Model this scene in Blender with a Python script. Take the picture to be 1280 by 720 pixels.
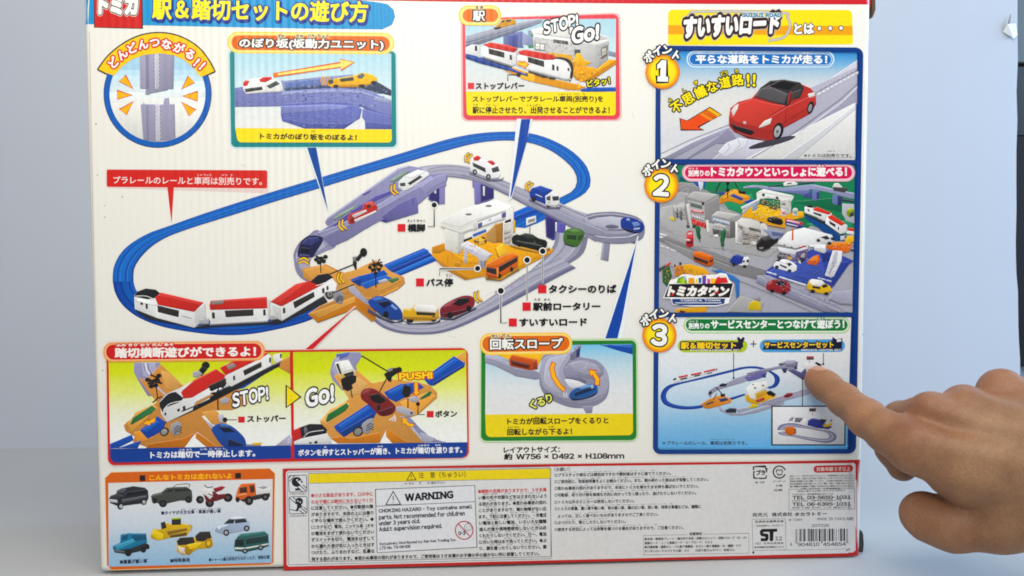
import bpy, bmesh, math, random
import numpy as np
from mathutils import Vector, Matrix
from mathutils.geometry import delaunay_2d_cdt

random.seed(7)
SC = bpy.context.scene
COL = SC.collection
for o in list(bpy.data.objects):
    bpy.data.objects.remove(o)

# ------------------------------------------------------------------ camera
FPX = 1100.0
CAM_ROT = (1.51642916, 0.00280481, -0.05603782)
CAM_LOC = (0.19640008, -0.47622594, 0.17896437)
BOX_W, BOX_H, BOX_D = 0.42, 0.318, 0.095
cam = bpy.data.cameras.new('camera')
cam.sensor_width = 36.0
cam.lens = 36.0 * FPX / 1280.0
cam.clip_start = 0.01
cam.clip_end = 50
cam_ob = bpy.data.objects.new('camera', cam)
COL.objects.link(cam_ob)
cam_ob.location = CAM_LOC
cam_ob.rotation_euler = CAM_ROT
SC.camera = cam_ob
SC.render.resolution_x, SC.render.resolution_y = 1024, 576

# ------------------------------------------------------------------ world, lamps, exposure
w = bpy.data.worlds.new('World')
SC.world = w
w.use_nodes = True
w.node_tree.nodes['Background'].inputs[0].default_value = (0.60, 0.74, 1.0, 1)
w.node_tree.nodes['Background'].inputs[1].default_value = 0.20


def area(name, loc, target, size, power, colour, size_y=None):
    l = bpy.data.lights.new(name, 'AREA')
    l.energy = power
    l.color = colour
    l.size = size
    if size_y:
        l.shape = 'RECTANGLE'
        l.size_y = size_y
    o = bpy.data.objects.new(name, l)
    o.location = loc
    o.rotation_euler = (Vector(target) - Vector(loc)).to_track_quat('-Z', 'Y').to_euler()
    COL.objects.link(o)
    return o


area('ceiling_light', (0.20, -0.34, 0.86), (0.16, 0.10, 0.16), 0.8, 5.6, (1.0, 0.955, 0.86), 0.45)
area('window_light', (1.45, 0.02, 0.52), (0.35, 0.14, 0.02), 0.8, 16.0, (0.47, 0.70, 1.0), 0.5)
area('fill_light', (0.05, -1.2, 0.75), (0.15, 0.0, 0.26), 0.5, 6.6, (1.0, 0.97, 0.91), 0.4)  # unseen fill behind the camera, added to lift the box face and wall
SC.view_settings.view_transform = 'Standard'
SC.view_settings.look = 'None'
SC.view_settings.exposure = 0.13
SC.view_settings.gamma = 1.0
SC.cycles.filter_width = 1.8

# ------------------------------------------------------------------ photograph pixel -> point on a real plane
CAM_M = np.array(Matrix.LocRotScale(Vector(CAM_LOC), cam_ob.rotation_euler, None))[:3, :3]
CAM_O = np.array(CAM_LOC)


def on_depth(px, py, y):
    """The point at depth y (metres, the printed face is y = 0) seen at photograph pixel px, py."""
    px = np.asarray(px, float)
    py = np.asarray(py, float)
    d = np.stack([(px - 640) / FPX, (360 - py) / FPX, -np.ones_like(px)], -1) @ CAM_M.T
    t = (y - CAM_O[1]) / d[..., 1]
    return CAM_O + d * t[..., None]


def px_scale(y):
    a = on_depth(600., 400., y)
    b = on_depth(601., 400., y)
    return float(np.linalg.norm(a - b))


# ------------------------------------------------------------------ materials
def lin(h):
    h = h.lstrip('#')
    v = [int(h[i:i + 2], 16) / 255 for i in (0, 2, 4)]
    return tuple(x / 12.92 if x <= 0.04045 else ((x + 0.055) / 1.055) ** 2.4 for x in v)


def ink(h):
    """printing inks are denser than they look on the screen: a little more chroma and depth"""
    c = np.array(lin(h)) if isinstance(h, str) else np.asarray(h, float)
    g = float(c @ np.array([.2126, .7152, .0722]))
    ch = (c.max() - c.min()) / max(c.max(), 1e-4)
    k = min(max((ch - .42) / .35, 0), 1)
    c = g + (c - g) * (.74 + .40 * k * k * (3 - 2 * k))
    c = np.clip(c, 0.0, 1.0)
    return tuple(np.clip(c ** 1.10 * 1.04, 0.0025, .93))


def new_mat(name):
    m = bpy.data.materials.new(name)
    m.use_nodes = True
    nt = m.node_tree
    return m, nt, nt.nodes, nt.links, nt.nodes['Principled BSDF']


def flute_bump(nt, strength=0.30):
    """Vertical ripples of corrugated card showing through the printed liner, plus soft dents."""
    N, L = nt.nodes, nt.links
    tc = N.new('ShaderNodeTexCoord')
    wv = N.new('ShaderNodeTexWave')
    wv.wave_type = 'BANDS'
    wv.bands_direction = 'X'
    wv.inputs['Scale'].default_value = 78.0
    wv.inputs['Distortion'].default_value = 0.5
    wv.inputs['Detail'].default_value = 1.0
    wv.inputs['Detail Scale'].default_value = 0.6
    L.new(tc.outputs['Object'], wv.inputs['Vector'])
    nz = N.new('ShaderNodeTexNoise')
    nz.inputs['Scale'].default_value = 9.0
    nz.inputs['Detail'].default_value = 2.0
    L.new(tc.outputs['Object'], nz.inputs['Vector'])
    fade = N.new('ShaderNodeTexNoise')
    fade.inputs['Scale'].default_value = 7.0
    L.new(tc.outputs['Object'], fade.inputs['Vector'])
    mul = N.new('ShaderNodeMath')
    mul.operation = 'MULTIPLY'
    L.new(wv.outputs['Fac'], mul.inputs[0])
    L.new(fade.outputs['Fac'], mul.inputs[1])
    # the flutes telegraph through most where the card was pressed, high on the left of the panel
    vd = N.new('ShaderNodeVectorMath')
    vd.operation = 'DISTANCE'
    L.new(tc.outputs['Object'], vd.inputs[0])
    vd.inputs[1].default_value = (0.155, 0.0, 0.275)
    mr = N.new('ShaderNodeMapRange')
    mr.inputs['From Min'].default_value = 0.02
    mr.inputs['From Max'].default_value = 0.15
    mr.inputs['To Min'].default_value = 1.0
    mr.inputs['To Max'].default_value = 0.16
    L.new(vd.outputs['Value'], mr.inputs['Value'])
    mul2 = N.new('ShaderNodeMath')
    mul2.operation = 'MULTIPLY'
    L.new(mul.outputs[0], mul2.inputs[0])
    L.new(mr.outputs[0], mul2.inputs[1])
    mul = mul2
    add = N.new('ShaderNodeMath')
    add.operation = 'MULTIPLY_ADD'
    L.new(nz.outputs['Fac'], add.inputs[0])
    add.inputs[1].default_value = 1.5
    L.new(mul.outputs[0], add.inputs[2])
    b = N.new('ShaderNodeBump')
    b.inputs['Strength'].default_value = strength
    b.inputs['Distance'].default_value = 0.0011
    L.new(add.outputs[0], b.inputs['Height'])
    return b


m, nt, N, L, bs = new_mat('printed_ink')
INK = m
at = N.new('ShaderNodeAttribute')
at.attribute_name = 'ink'
tc_ = N.new('ShaderNodeTexCoord')
g1 = N.new('ShaderNodeTexNoise')
g1.inputs['Scale'].default_value = 420
g1.inputs['Detail'].default_value = 3
L.new(tc_.outputs['Object'], g1.inputs['Vector'])
mr_ = N.new('ShaderNodeMapRange')
mr_.inputs['From Min'].default_value = .25
mr_.inputs['From Max'].default_value = .75
mr_.inputs['To Min'].default_value = .95
mr_.inputs['To Max'].default_value = 1.045
L.new(g1.outputs['Fac'], mr_.inputs['Value'])
vm_ = N.new('ShaderNodeVectorMath')
vm_.operation = 'SCALE'
L.new(at.outputs['Color'], vm_.inputs[0])
L.new(mr_.outputs[0], vm_.inputs['Scale'])
L.new(vm_.outputs[0], bs.inputs['Base Color'])
bs.inputs['Roughness'].default_value = 0.36
bs.inputs['Specular IOR Level'].default_value = 0.32
L.new(flute_bump(nt).outputs['Normal'], bs.inputs['Normal'])


def paper_mat(name, col, rough, mott=0.05, scale=30, bump=None):
    m, nt, N, L, bs = new_mat(name)
    tc = N.new('ShaderNodeTexCoord')
    nz = N.new('ShaderNodeTexNoise')
    nz.inputs['Scale'].default_value = scale
    nz.inputs['Detail'].default_value = 5
    L.new(tc.outputs['Object'], nz.inputs['Vector'])
    mx = N.new('ShaderNodeMix')
    mx.data_type = 'RGBA'
    c = lin(col)
    mx.inputs[6].default_value = (*[x * (1 - mott) for x in c], 1)
    mx.inputs[7].default_value = (*[min(1, x * (1 + mott)) for x in c], 1)
    L.new(nz.outputs['Fac'], mx.inputs[0])
    L.new(mx.outputs[2], bs.inputs['Base Color'])
    bs.inputs['Roughness'].default_value = rough
    if bump == 'flute':
        L.new(flute_bump(nt).outputs['Normal'], bs.inputs['Normal'])
    elif bump:
        n2 = N.new('ShaderNodeTexNoise')
        n2.inputs['Scale'].default_value = bump[0]
        n2.inputs['Detail'].default_value = 6
        L.new(tc.outputs['Object'], n2.inputs['Vector'])
        b = N.new('ShaderNodeBump')
        b.inputs['Strength'].default_value = bump[1]
        b.inputs['Distance'].default_value = bump[2]
        L.new(n2.outputs['Fac'], b.inputs['Height'])
        L.new(b.outputs['Normal'], bs.inputs['Normal'])
    return m


CARD = paper_mat('coated_white_card', 'E9E5DA', 0.36, 0.025, 14, 'flute')
CARD.node_tree.nodes['Principled BSDF'].inputs['Specular IOR Level'].default_value = 0.42
KRAFT = paper_mat('kraft_card', '59442F', 0.8, 0.12, 60, (200, 0.4, 0.0006))
BOARD = paper_mat('white_foam_board', 'B8BCC3', 0.7, 0.02, 6, (14, 0.12, 0.004))
TORN = paper_mat('torn_paper', 'DCE0E0', 0.85, 0.05, 90, (150, 0.5, 0.0006))
SHEET = paper_mat('white_table_sheet', 'B4B4B4', 0.62, 0.035, 9, (8, 0.15, 0.004))
DARKW = paper_mat('dark_cabinet', '0F0A0B', 0.8, 0.2, 12, (60, 0.1, 0.0005))
GREYP = paper_mat('grey_panel', '6C7375', 0.4, 0.08, 12, (60, 0.1, 0.0005))


def mesh_object(name, verts, faces, mat, parent=None, smooth=False):
    me = bpy.data.meshes.new(name)
    me.from_pydata([tuple(map(float, v)) for v in verts], [], faces)
    me.validate()
    me.materials.append(mat)
    if smooth:
        for p in me.polygons:
            p.use_smooth = True
    o = bpy.data.objects.new(name, me)
    COL.objects.link(o)
    if parent is not None:
        o.parent = parent
    return o


def tag(o, label=None, cat=None, group=None, kind=None):
    for k, v in (('label', label), ('category', cat), ('group', group), ('kind', kind)):
        if v:
            o[k] = v
    return o


def box_mesh(name, lo, hi, mat, parent=None, bevel=0.0, seg=3):
    bm = bmesh.new()
    bmesh.ops.create_cube(bm, size=1)
    for v in bm.verts:
        v.co = Vector([lo[i] + (v.co[i] + 0.5) * (hi[i] - lo[i]) for i in range(3)])
    if bevel:
        bmesh.ops.bevel(bm, geom=bm.edges[:], offset=bevel, segments=seg, profile=0.5, affect='EDGES')
    me = bpy.data.meshes.new(name)
    bm.to_mesh(me)
    bm.free()
    me.materials.append(mat)
    for p in me.polygons:
        p.use_smooth = bevel > 0
    o = bpy.data.objects.new(name, me)
    COL.objects.link(o)
    if parent is not None:
        o.parent = parent
    return o


# ------------------------------------------------------------------ setting: table, backdrop board, cabinet
def sheet(name, x0, x1, y0, y1, z, mat, n=30, amp=0.0):
    vs, fs = [], []
    for j in range(n + 1):
        for i in range(n + 1):
            x = x0 + (x1 - x0) * i / n
            y = y0 + (y1 - y0) * j / n
            vs.append((x, y, z + amp * (math.sin(x * 21 + 1.3 * y * 9) * math.sin(y * 17 + 0.7) - 1)))
    for j in range(n):
        for i in range(n):
            a = j * (n + 1) + i
            fs.append((a, a + 1, a + n + 2, a + n + 1))
    return mesh_object(name, vs, fs, mat, smooth=True)


tag(sheet('tabletop', -1.4, 1.8, -0.9, 0.62, 0.0, SHEET, 40, 0.0006), kind='structure')

BY = 0.302                                   # the board stands 30 cm behind the printed face
top_r = on_depth(1272.5, 0., BY)
mid_r = on_depth(1269.5, 300., BY)
bot_r = on_depth(1276., 470., BY)
slope = (bot_r[0] - mid_r[0]) / (bot_r[2] - mid_r[2])
brd = bpy.data.objects.new('backdrop_board', None)
COL.objects.link(brd)
brd.location = (0.2, BY, 0)
tag(brd, 'plain white board standing upright behind the printed box, torn at its right edge', 'board')
foot_x = bot_r[0] - slope * (bot_r[2] - 0.002)
edge = [(foot_x, -0.004), (bot_r[0], bot_r[2]), (mid_r[0], mid_r[2]), (top_r[0], top_r[2]), (top_r[0] + 0.004, 0.62)]
edge2 = []
for a, b in zip(edge[:-1], edge[1:]):
    for t in np.linspace(0, 1, 9)[:-1]:
        edge2.append((a[0] + (b[0] - a[0]) * t + random.uniform(-.0006, .0006), a[1] + (b[1] - a[1]) * t))
edge2.append(edge[-1])
vs, fs = [], []
for (x, z) in edge2:
    vs += [(-1.2, BY, z), (x, BY, z), (x, BY + 0.006, z), (-1.2, BY + 0.006, z)]
for i in range(len(edge2) - 1):
    a, b = 4 * i, 4 * i + 4
    fs += [(a, a + 1, b + 1, b), (a + 1, a + 2, b + 2, b + 1), (a + 2, a + 3, b + 3, b + 2), (a + 3, a, b, b + 3)]
k = 4 * (len(edge2) - 1)
fs += [(3, 2, 1, 0), (k, k + 1, k + 2, k + 3)]
pn = mesh_object('panel', [(x - 0.2, y - BY, z) for x, y, z in vs], fs, BOARD, brd)
# a torn, folded-back tab of the board's paper skin near its top right corner
Zt = lambda X, Y, d: tuple(on_depth(1230 + X / 8, Y / 8, BY - d) - np.array([0.2, BY, 0]))
vs = [Zt(188, 318, .0006), Zt(236, 238, .0022), Zt(318, 236, .0008), Zt(336, 346, .0004), Zt(298, 386, .0030), Zt(250, 262, .0034), Zt(286, 300, .0012)]
fs = [(0, 1, 5), (1, 2, 6), (1, 6, 5), (2, 3, 6), (3, 4, 6), (4, 5, 6), (4, 0, 5)]
tb = mesh_object('torn_tab', vs, [f[::-1] for f in fs], TORN, brd)
tag(tb, 'crumpled white paper tab torn from the board')
vs = [Zt(232, 240, .0006), Zt(262, 143, .0006), Zt(272, 150, .0012), Zt(262, 205, .0025), Zt(255, 236, .004)]
mesh_object('tear', vs, [(0, 4, 3), (0, 3, 1), (1, 3, 2)], paper_mat('torn_core', '9BA0A4', 0.9, 0.1, 80), brd)

cab = bpy.data.objects.new('cabinet', None)
COL.objects.link(cab)
CY = 0.46
c0 = on_depth(1262., 300., CY)
cab.location = (c0[0], CY, 0)
tag(cab, 'dark brown cabinet with grey upper panel, glimpsed past the right edge of the board', 'cabinet')
zs = on_depth(1275., 80., CY)[2]
z2 = on_depth(1275., 170., CY)[2]
zb = on_depth(1275., 459., CY)[2]
box_mesh('door', (0, 0, zb), (0.5, 0.03, z2 - 0.0), DARKW, cab, 0.002)
box_mesh('glass_panel', (0, 0.003, z2 + .001), (0.5, 0.03, zs - 0.002), paper_mat('grey_smoked', '3F4244', 0.3, 0.1, 8), cab, 0.001)
box_mesh('groove', (0, 0.012, zs - 0.002), (0.5, 0.03, zs + 0.002), DARKW, cab)
box_mesh('upper_panel', (0, 0.0, zs + 0.002), (0.5, 0.03, 0.75), GREYP, cab, 0.002)
box_mesh('plinth', (0, 0.02, 0.0), (0.5, 0.05, zb - .0005), paper_mat('pale_plinth', '9FA6B4', 0.6), cab)

# ------------------------------------------------------------------ the box
toy = bpy.data.objects.new('toy_box', None)
COL.objects.link(toy)
tag(toy, 'large white cardboard toy box showing its printed back with a blue oval train track', 'box')
RAD = 0.0035
body = box_mesh('carton', (0, 0, 0.0008), (BOX_W, BOX_D, BOX_H), CARD, toy, RAD, 5)
# worn kraft edge of the tuck flap at the upper right, and the dark flap end at the lower right corner
p = on_depth(np.array([1090., 1094.2, 1094.4, 1092.4, 1090.5]), np.array([-8., -8, 12, 18, 22]), 0.006)
vs = [tuple(q) for q in p] + [tuple(q + np.array([0, .02, 0])) for q in p]
n = len(p)
mesh_object('tuck_flap', vs, [tuple(range(n))[::-1], tuple(range(n, 2 * n))] + [(i, (i + 1) % n, n + (i + 1) % n, n + i) for i in range(n)], KRAFT, toy)
p = on_depth(np.array([1075., 1077.5, 1079, 1079.8, 1079, 1077, 1074]), np.array([665., 664, 668, 680, 689, 691, 690]), 0.004)
vs = [tuple(q) for q in p] + [tuple(q + np.array([0, .03, 0])) for q in p]
n = len(p)
mesh_object('flap_end', vs, [tuple(range(n))[::-1], tuple(range(n, 2 * n))] + [(i, (i + 1) % n, n + (i + 1) % n, n + i) for i in range(n)],
            paper_mat('dark_flap', '3A3836', 0.6, 0.2, 50), toy)

# ------------------------------------------------------------------ printing kit
STEP = 6e-6
BASE = 3e-5
LAY = []            # (x0, y0, x1, y1, layer) of everything printed so far
CUR = None
PRINTS = []


class Print:
    def __init__(self, name, parent, label=None):
        self.name, self.parent, self.label = name, parent, label
        self.v, self.f, self.c = [], [], []
        self.ob = None


FLAT = ('heading', 'caption', 'lettering', 'panel', 'banner', 'badge', 'pointer', 'call_out', 'note', 'frame', 'label', 'text', 'mark', 'arrow', 'ring', 'barcode', 'box', 'pictogram', 'background', 'divider', 'logo', 'footnote', 'arched_heading')


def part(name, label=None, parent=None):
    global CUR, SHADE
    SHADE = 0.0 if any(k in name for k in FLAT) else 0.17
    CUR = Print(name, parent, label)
    PRINTS.append(CUR)
    return CUR


def sub(name, label=None, of=None):
    p = of or CUR
    while p.parent is not None:
        p = p.parent
    return part(name, label, p)


ZX, ZY, ZK = 0.0, 0.0, 1.0


def Z(x=0, y=0, k=1.0):
    global ZX, ZY, ZK
    ZX, ZY, ZK = x, y, k


def pts(s):
    if isinstance(s, str):
        a = np.array([[float(q) for q in t.split(',')] for t in s.split()])
    else:
        a = np.array(s, float)
    return a / ZK + np.array([ZX, ZY])


def layer_for(a, thick=1):
    x0, y0 = a.min(0)
    x1, y1 = a.max(0)
    l = 0
    for b in LAY:
        if b[0] < x1 and b[2] > x0 and b[1] < y1 and b[3] > y0 and b[4] > l:
            l = b[4]
    LAY.append((x0, y0, x1, y1, l + thick))
    return l + 1


def put(a, faces, col, lay):
    """a: photograph pixels on the printed face; wraps round the box's left corner."""
    q = on_depth(a[:, 0], a[:, 1], 0.0)
    off = BASE + lay * STEP
    y = np.full(len(q), 0.0)
    u = q[:, 0]
    m_ = u < RAD
    y[m_] = RAD - np.sqrt(np.maximum(RAD ** 2 - (RAD - u[m_]) ** 2, 0))
    u2 = BOX_W - u
    m_ = u2 < RAD
    y[m_] = RAD - np.sqrt(np.maximum(RAD ** 2 - (RAD - np.maximum(u2[m_], 0)) ** 2, 0))
    q[:, 1] = y - off
    b = len(CUR.v)
    CUR.v.extend(map(tuple, q))
    CUR.f.extend([tuple(int(i) + b for i in f) for f in faces])
    c = np.asarray(col, float)
    if c.ndim == 1:
        c = np.repeat(c[None], len(q), 0)
    CUR.c.extend(map(tuple, c))


def smooth_pts(a, closed, n=6):
    m = len(a)
    out = []
    rng = range(m if closed else m - 1)
    for i in rng:
        if closed:
            p0, p1, p2, p3 = a[i - 1], a[i], a[(i + 1) % m], a[(i + 2) % m]
        else:
            p0, p1, p2, p3 = a[max(i - 1, 0)], a[i], a[i + 1], a[min(i + 2, m - 1)]
        for t in np.arange(n) / n:
            out.append(0.5 * (2 * p1 + (p2 - p0) * t + (2 * p0 - 5 * p1 + 4 * p2 - p3) * t * t + (3 * p1 - p0 - 3 * p2 + p3) * t ** 3))
    if not closed:
        out.append(a[-1])
    return np.array(out)


def winding(c, e0, e1):
    """winding number of points c about directed edges e0 -> e1"""
    out = np.zeros(len(c), int)
    cx, cy = c[:, 0][:, None], c[:, 1][:, None]
    up = (e0[:, 1] <= cy) & (e1[:, 1] > cy)
    dn = (e0[:, 1] > cy) & (e1[:, 1] <= cy)
    side = (e1[:, 0] - e0[:, 0]) * (cy - e0[:, 1]) - (cx - e0[:, 0]) * (e1[:, 1] - e0[:, 1])
    return (up & (side > 0)).sum(1) - (dn & (side < 0)).sum(1)


def cdt(a, edges, eps=1e-4):
    r = delaunay_2d_cdt([Vector((float(p[0]), float(p[1]))) for p in a], edges, [], 0, eps)
    v = np.array([(p.x, p.y) for p in r[0]])
    f = np.array([t for t in r[2] if len(t) == 3], int).reshape(-1, 3)
    return v, f


def ccw_px(v, f):
    """faces turned so that they look at the viewer when y runs down the picture"""
    p, q, r = v[f[:, 0]], v[f[:, 1]], v[f[:, 2]]
    cr = (q[:, 0] - p[:, 0]) * (r[:, 1] - p[:, 1]) - (q[:, 1] - p[:, 1]) * (r[:, 0] - p[:, 0])
    f = f.copy()
    f[cr > 0] = f[cr > 0][:, [0, 2, 1]]
    return f[np.abs(cr) > 1e-7]


def EDGE(col, rows):
    """rows of (x, y top, y bottom): a printed strip that wraps round the box's right corner"""
    a = np.array([(x, t) for x, t, b in rows] + [(x, b) for x, t, b in rows], float)
    n = len(rows)
    put(a, [(i, n + i, n + i + 1, i + 1) for i in range(n - 1)], ink(col), layer_for(a))


SHADE = 0.0
_rs = random.Random(3)


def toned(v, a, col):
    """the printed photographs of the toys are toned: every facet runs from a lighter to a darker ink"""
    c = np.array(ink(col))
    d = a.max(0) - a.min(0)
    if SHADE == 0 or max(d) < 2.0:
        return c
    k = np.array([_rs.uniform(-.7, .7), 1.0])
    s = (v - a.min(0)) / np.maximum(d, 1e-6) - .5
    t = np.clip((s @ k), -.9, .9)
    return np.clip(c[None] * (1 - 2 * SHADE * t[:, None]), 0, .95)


def fill(a, col, lay=None):
    n = len(a)
    v, f = cdt(a, [(i, (i + 1) % n) for i in range(n)])
    c = v[f].mean(1)
    f = ccw_px(v, f[winding(c, a, np.roll(a, -1, 0)) != 0])
    put(v, f, toned(v, a, col) if isinstance(col, str) else col, layer_for(a) if lay is None else lay)


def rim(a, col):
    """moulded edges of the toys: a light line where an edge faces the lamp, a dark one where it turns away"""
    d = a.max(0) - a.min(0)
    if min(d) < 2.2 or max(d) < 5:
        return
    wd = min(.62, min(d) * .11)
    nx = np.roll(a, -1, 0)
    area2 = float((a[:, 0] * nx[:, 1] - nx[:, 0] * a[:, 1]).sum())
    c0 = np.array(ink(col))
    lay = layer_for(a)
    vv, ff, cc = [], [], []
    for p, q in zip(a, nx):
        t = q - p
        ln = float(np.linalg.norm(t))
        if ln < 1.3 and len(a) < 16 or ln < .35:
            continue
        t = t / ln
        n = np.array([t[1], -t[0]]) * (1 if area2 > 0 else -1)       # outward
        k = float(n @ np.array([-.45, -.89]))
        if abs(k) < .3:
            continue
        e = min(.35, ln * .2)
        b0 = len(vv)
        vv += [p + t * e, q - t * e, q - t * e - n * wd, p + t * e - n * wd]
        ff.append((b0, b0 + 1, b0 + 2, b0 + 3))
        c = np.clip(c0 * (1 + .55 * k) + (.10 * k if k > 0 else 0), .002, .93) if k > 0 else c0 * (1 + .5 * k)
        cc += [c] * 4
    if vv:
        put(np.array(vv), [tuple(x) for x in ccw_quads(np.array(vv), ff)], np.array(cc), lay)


def ccw_quads(v, ff):
    out = []
    for f in ff:
        p, q, r = v[f[0]], v[f[1]], v[f[2]]
        cr = (q[0] - p[0]) * (r[1] - p[1]) - (q[1] - p[1]) * (r[0] - p[0])
        out.append(f if cr < 0 else f[::-1])
    return out


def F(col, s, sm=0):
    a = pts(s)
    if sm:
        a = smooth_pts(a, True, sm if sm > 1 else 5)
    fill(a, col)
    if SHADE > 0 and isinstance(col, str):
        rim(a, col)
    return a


def stroke(a, wd, col, closed=False, lay=None):
    m = len(a)
    wd = np.broadcast_to(np.asarray(wd, float), (m,))
    if closed:
        d = np.roll(a, -1, 0) - np.roll(a, 1, 0)
    else:
        d = np.gradient(a, axis=0)
    nrm = np.stack([-d[:, 1], d[:, 0]], 1)
    nrm /= np.maximum(np.linalg.norm(nrm, axis=1, keepdims=True), 1e-9)
    # mitre
    e = np.roll(a, -1, 0) - a
    e /= np.maximum(np.linalg.norm(e, axis=1, keepdims=True), 1e-9)
    en = np.stack([-e[:, 1], e[:, 0]], 1)
    cs = np.abs((nrm * en).sum(1))
    if not closed:
        cs[-1] = 1
    k = wd / 2 / np.clip(cs, 0.55, 1)
    l, r = a + nrm * k[:, None], a - nrm * k[:, None]
    vv = np.concatenate([l, r])
    fs = [(i, (i + 1) % m, m + (i + 1) % m, m + i) for i in range(m if closed else m - 1)]
    put(vv, fs, ink(col) if isinstance(col, str) else col, layer_for(vv) if lay is None else lay)


def S(col, wd, s, sm=0, closed=False):
    a = pts(s)
    if sm:
        a = smooth_pts(a, closed, 5)
    stroke(a, wd, col, closed)


def FO(col, oc, wd, s, sm=0):
    """filled shape with an outline"""
    a = F(col, s, sm)
    stroke(a, wd, oc, True)


def E(col, cx, cy, rx, ry=None, rot=0, n=28):
    ry = rx if ry is None else ry
    t = np.linspace(0, 2 * math.pi, n, endpoint=False)
    x, y = rx * np.cos(t), ry * np.sin(t)
    r = math.radians(rot)
    a = np.stack([cx + x * math.cos(r) - y * math.sin(r), cy + x * math.sin(r) + y * math.cos(r)], 1) / ZK + np.array([ZX, ZY])
    fill(a, col)
    return a


def quad_round(a, r, n=6):
    """four corners (tl tr br bl) in pixels -> outline with rounded corners, subdivided edges"""
    out = []
    rr = r if isinstance(r, (list, tuple)) else [r] * 4
    for i in range(4):
        p, c, nx = a[i - 1], a[i], a[(i + 1) % 4]
        u, v = (p - c), (nx - c)
        lu, lv = np.linalg.norm(u), np.linalg.norm(v)
        k = min(rr[i], lu / 2.001, lv / 2.001)
        if k <= 0:
            out.append(c)
            continue
        u, v = u / lu * k, v / lv * k
        for t in np.linspace(0, math.pi / 2, n + 1):
            out.append(c + u + v - (v * math.cos(t) + u * math.sin(t)))
    out2 = []
    for i in range(len(out)):
        p, q = out[i], out[(i + 1) % len(out)]
        out2.append(p)
        d = np.linalg.norm(q - p)
        if d > 60:
            k = int(d // 40) + 1
            out2 += [p + (q - p) * j / k for j in range(1, k)]
    return np.array(out2)


def Q(col, s, r=0, oc=None, ow=1.0):
    a = quad_round(pts(s), r)
    if col:
        fill(a, col)
    if oc:
        stroke(a, ow, oc, True)


def R(col, x0, y0, x1, y1, r=0, oc=None, ow=1.0):
    Q(col, [(x0, y0), (x1, y0), (x1, y1), (x0, y1)], r, oc, ow)


def G(cols, s, n=10, horiz=False):
    """printed gradient: list of colours from top to bottom of the quad tl tr br bl"""
    a = pts(s)
    if horiz:
        a = np.array([a[3], a[0], a[1], a[2]])
    cl = np.array([ink(c) for c in cols])
    vv, cc, fs = [], [], []
    for i in range(n + 1):
        t = i / n
        for j in range(5):
            s_ = j / 4
            vv.append((a[0] * (1 - s_) + a[1] * s_) * (1 - t) + (a[3] * (1 - s_) + a[2] * s_) * t)
            x = t * (len(cl) - 1)
            k = min(int(x), len(cl) - 2)
            cc.append(cl[k] * (1 - x + k) + cl[k + 1] * (x - k))
    for i in range(n):
        for j in range(4):
            b = i * 5 + j
            fs.append((b, b + 5, b + 6, b + 1))
    vv = np.array(vv)
    put(vv, fs, np.array(cc), layer_for(vv))


def resample(a, n):
    d = np.r_[0, np.cumsum(np.linalg.norm(np.diff(a, axis=0), axis=1))]
    t = np.linspace(0, d[-1], n)
    return np.stack([np.interp(t, d, a[:, 0]), np.interp(t, d, a[:, 1])], 1)


def BAND(s1, s2, bands, n=70):
    """strip between two edge lines, split across into (fraction, colour) lanes"""
    a = resample(smooth_pts(pts(s1), False, 6), n)
    b = resample(smooth_pts(pts(s2), False, 6), n)
    lay = layer_for(np.concatenate([a, b]))
    f0 = 0
    for f1, col in bands:
        l, r = a + (b - a) * f0, a + (b - a) * f1
        vv = np.concatenate([l, r])
        ar = (l[1] - l[0])[0] * (r[0] - l[0])[1] - (l[1] - l[0])[1] * (r[0] - l[0])[0]
        fs = [(i, i + 1, n + i + 1, n + i) if ar < 0 else (i, n + i, n + i + 1, i + 1) for i in range(n - 1)]
        put(vv, fs, ink(col), lay)
        f0 = f1


def GRAIN(s, cols, size, seed, ang=0.0, keep=.6, asp=1.8):
    """small fittings of the toys in a printed photograph: windows, ribs, lettering too small to read; one per cell of a skewed grid"""
    a = pts(s)
    rs = random.Random(seed)
    r = math.radians(ang)
    ux, uy = np.array([math.cos(r), math.sin(r)]), np.array([0.0, 1.0])
    lo, hi = a.min(0), a.max(0)
    lay = layer_for(a)
    vv, ff, cc = [], [], []
    sx, sy = size * asp, size
    span = hi - lo
    nx, ny = int(span[0] / sx) + 2, int((span[1] + span[0] * abs(math.sin(r))) / sy) + 3
    for i in range(-1, nx):
        for j in range(-ny, ny):
            c = lo + ux * i * sx + uy * (j * sy)
            if rs.random() > keep:
                continue
            w, hgt = sx * rs.uniform(.45, .85), sy * rs.uniform(.3, .75)
            q = [c, c + uy * hgt, c + uy * hgt + ux * w, c + ux * w]
            if (winding(np.array(q), a, np.roll(a, -1, 0)) == 0).any():
                continue
            b = len(vv)
            vv += q
            ff.append((b, b + 1, b + 2, b + 3))
            k = ink(rs.choice(cols))
            cc += [k] * 4
    if vv:
        put(np.array(vv), ff, np.array(cc), lay)


# lettering: every character's outline comes from a text curve once, is thickened as true geometry and kept as flat printed faces
_cu = bpy.data.curves.new('lettering_source', 'FONT')
_to = bpy.data.objects.new('lettering_source', _cu)
COL.objects.link(_to)
_cu.resolution_u = 3
_cu.fill_mode = 'FRONT'
_EV, _GL, _AD = {}, {}, {}


def text_eval(s):
    if s not in _EV:
        _cu.body = s
        bpy.context.view_layer.update()
        dg = bpy.context.evaluated_depsgraph_get()
        ev = _to.evaluated_get(dg)
        me = ev.to_mesh()
        v = np.array([(q.co.x, q.co.y) for q in me.vertices]).reshape(-1, 2)
        f = [tuple(p.vertices) for p in me.polygons]
        ev.to_mesh_clear()
        _EV[s] = (v, f)
    return _EV[s]


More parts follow.
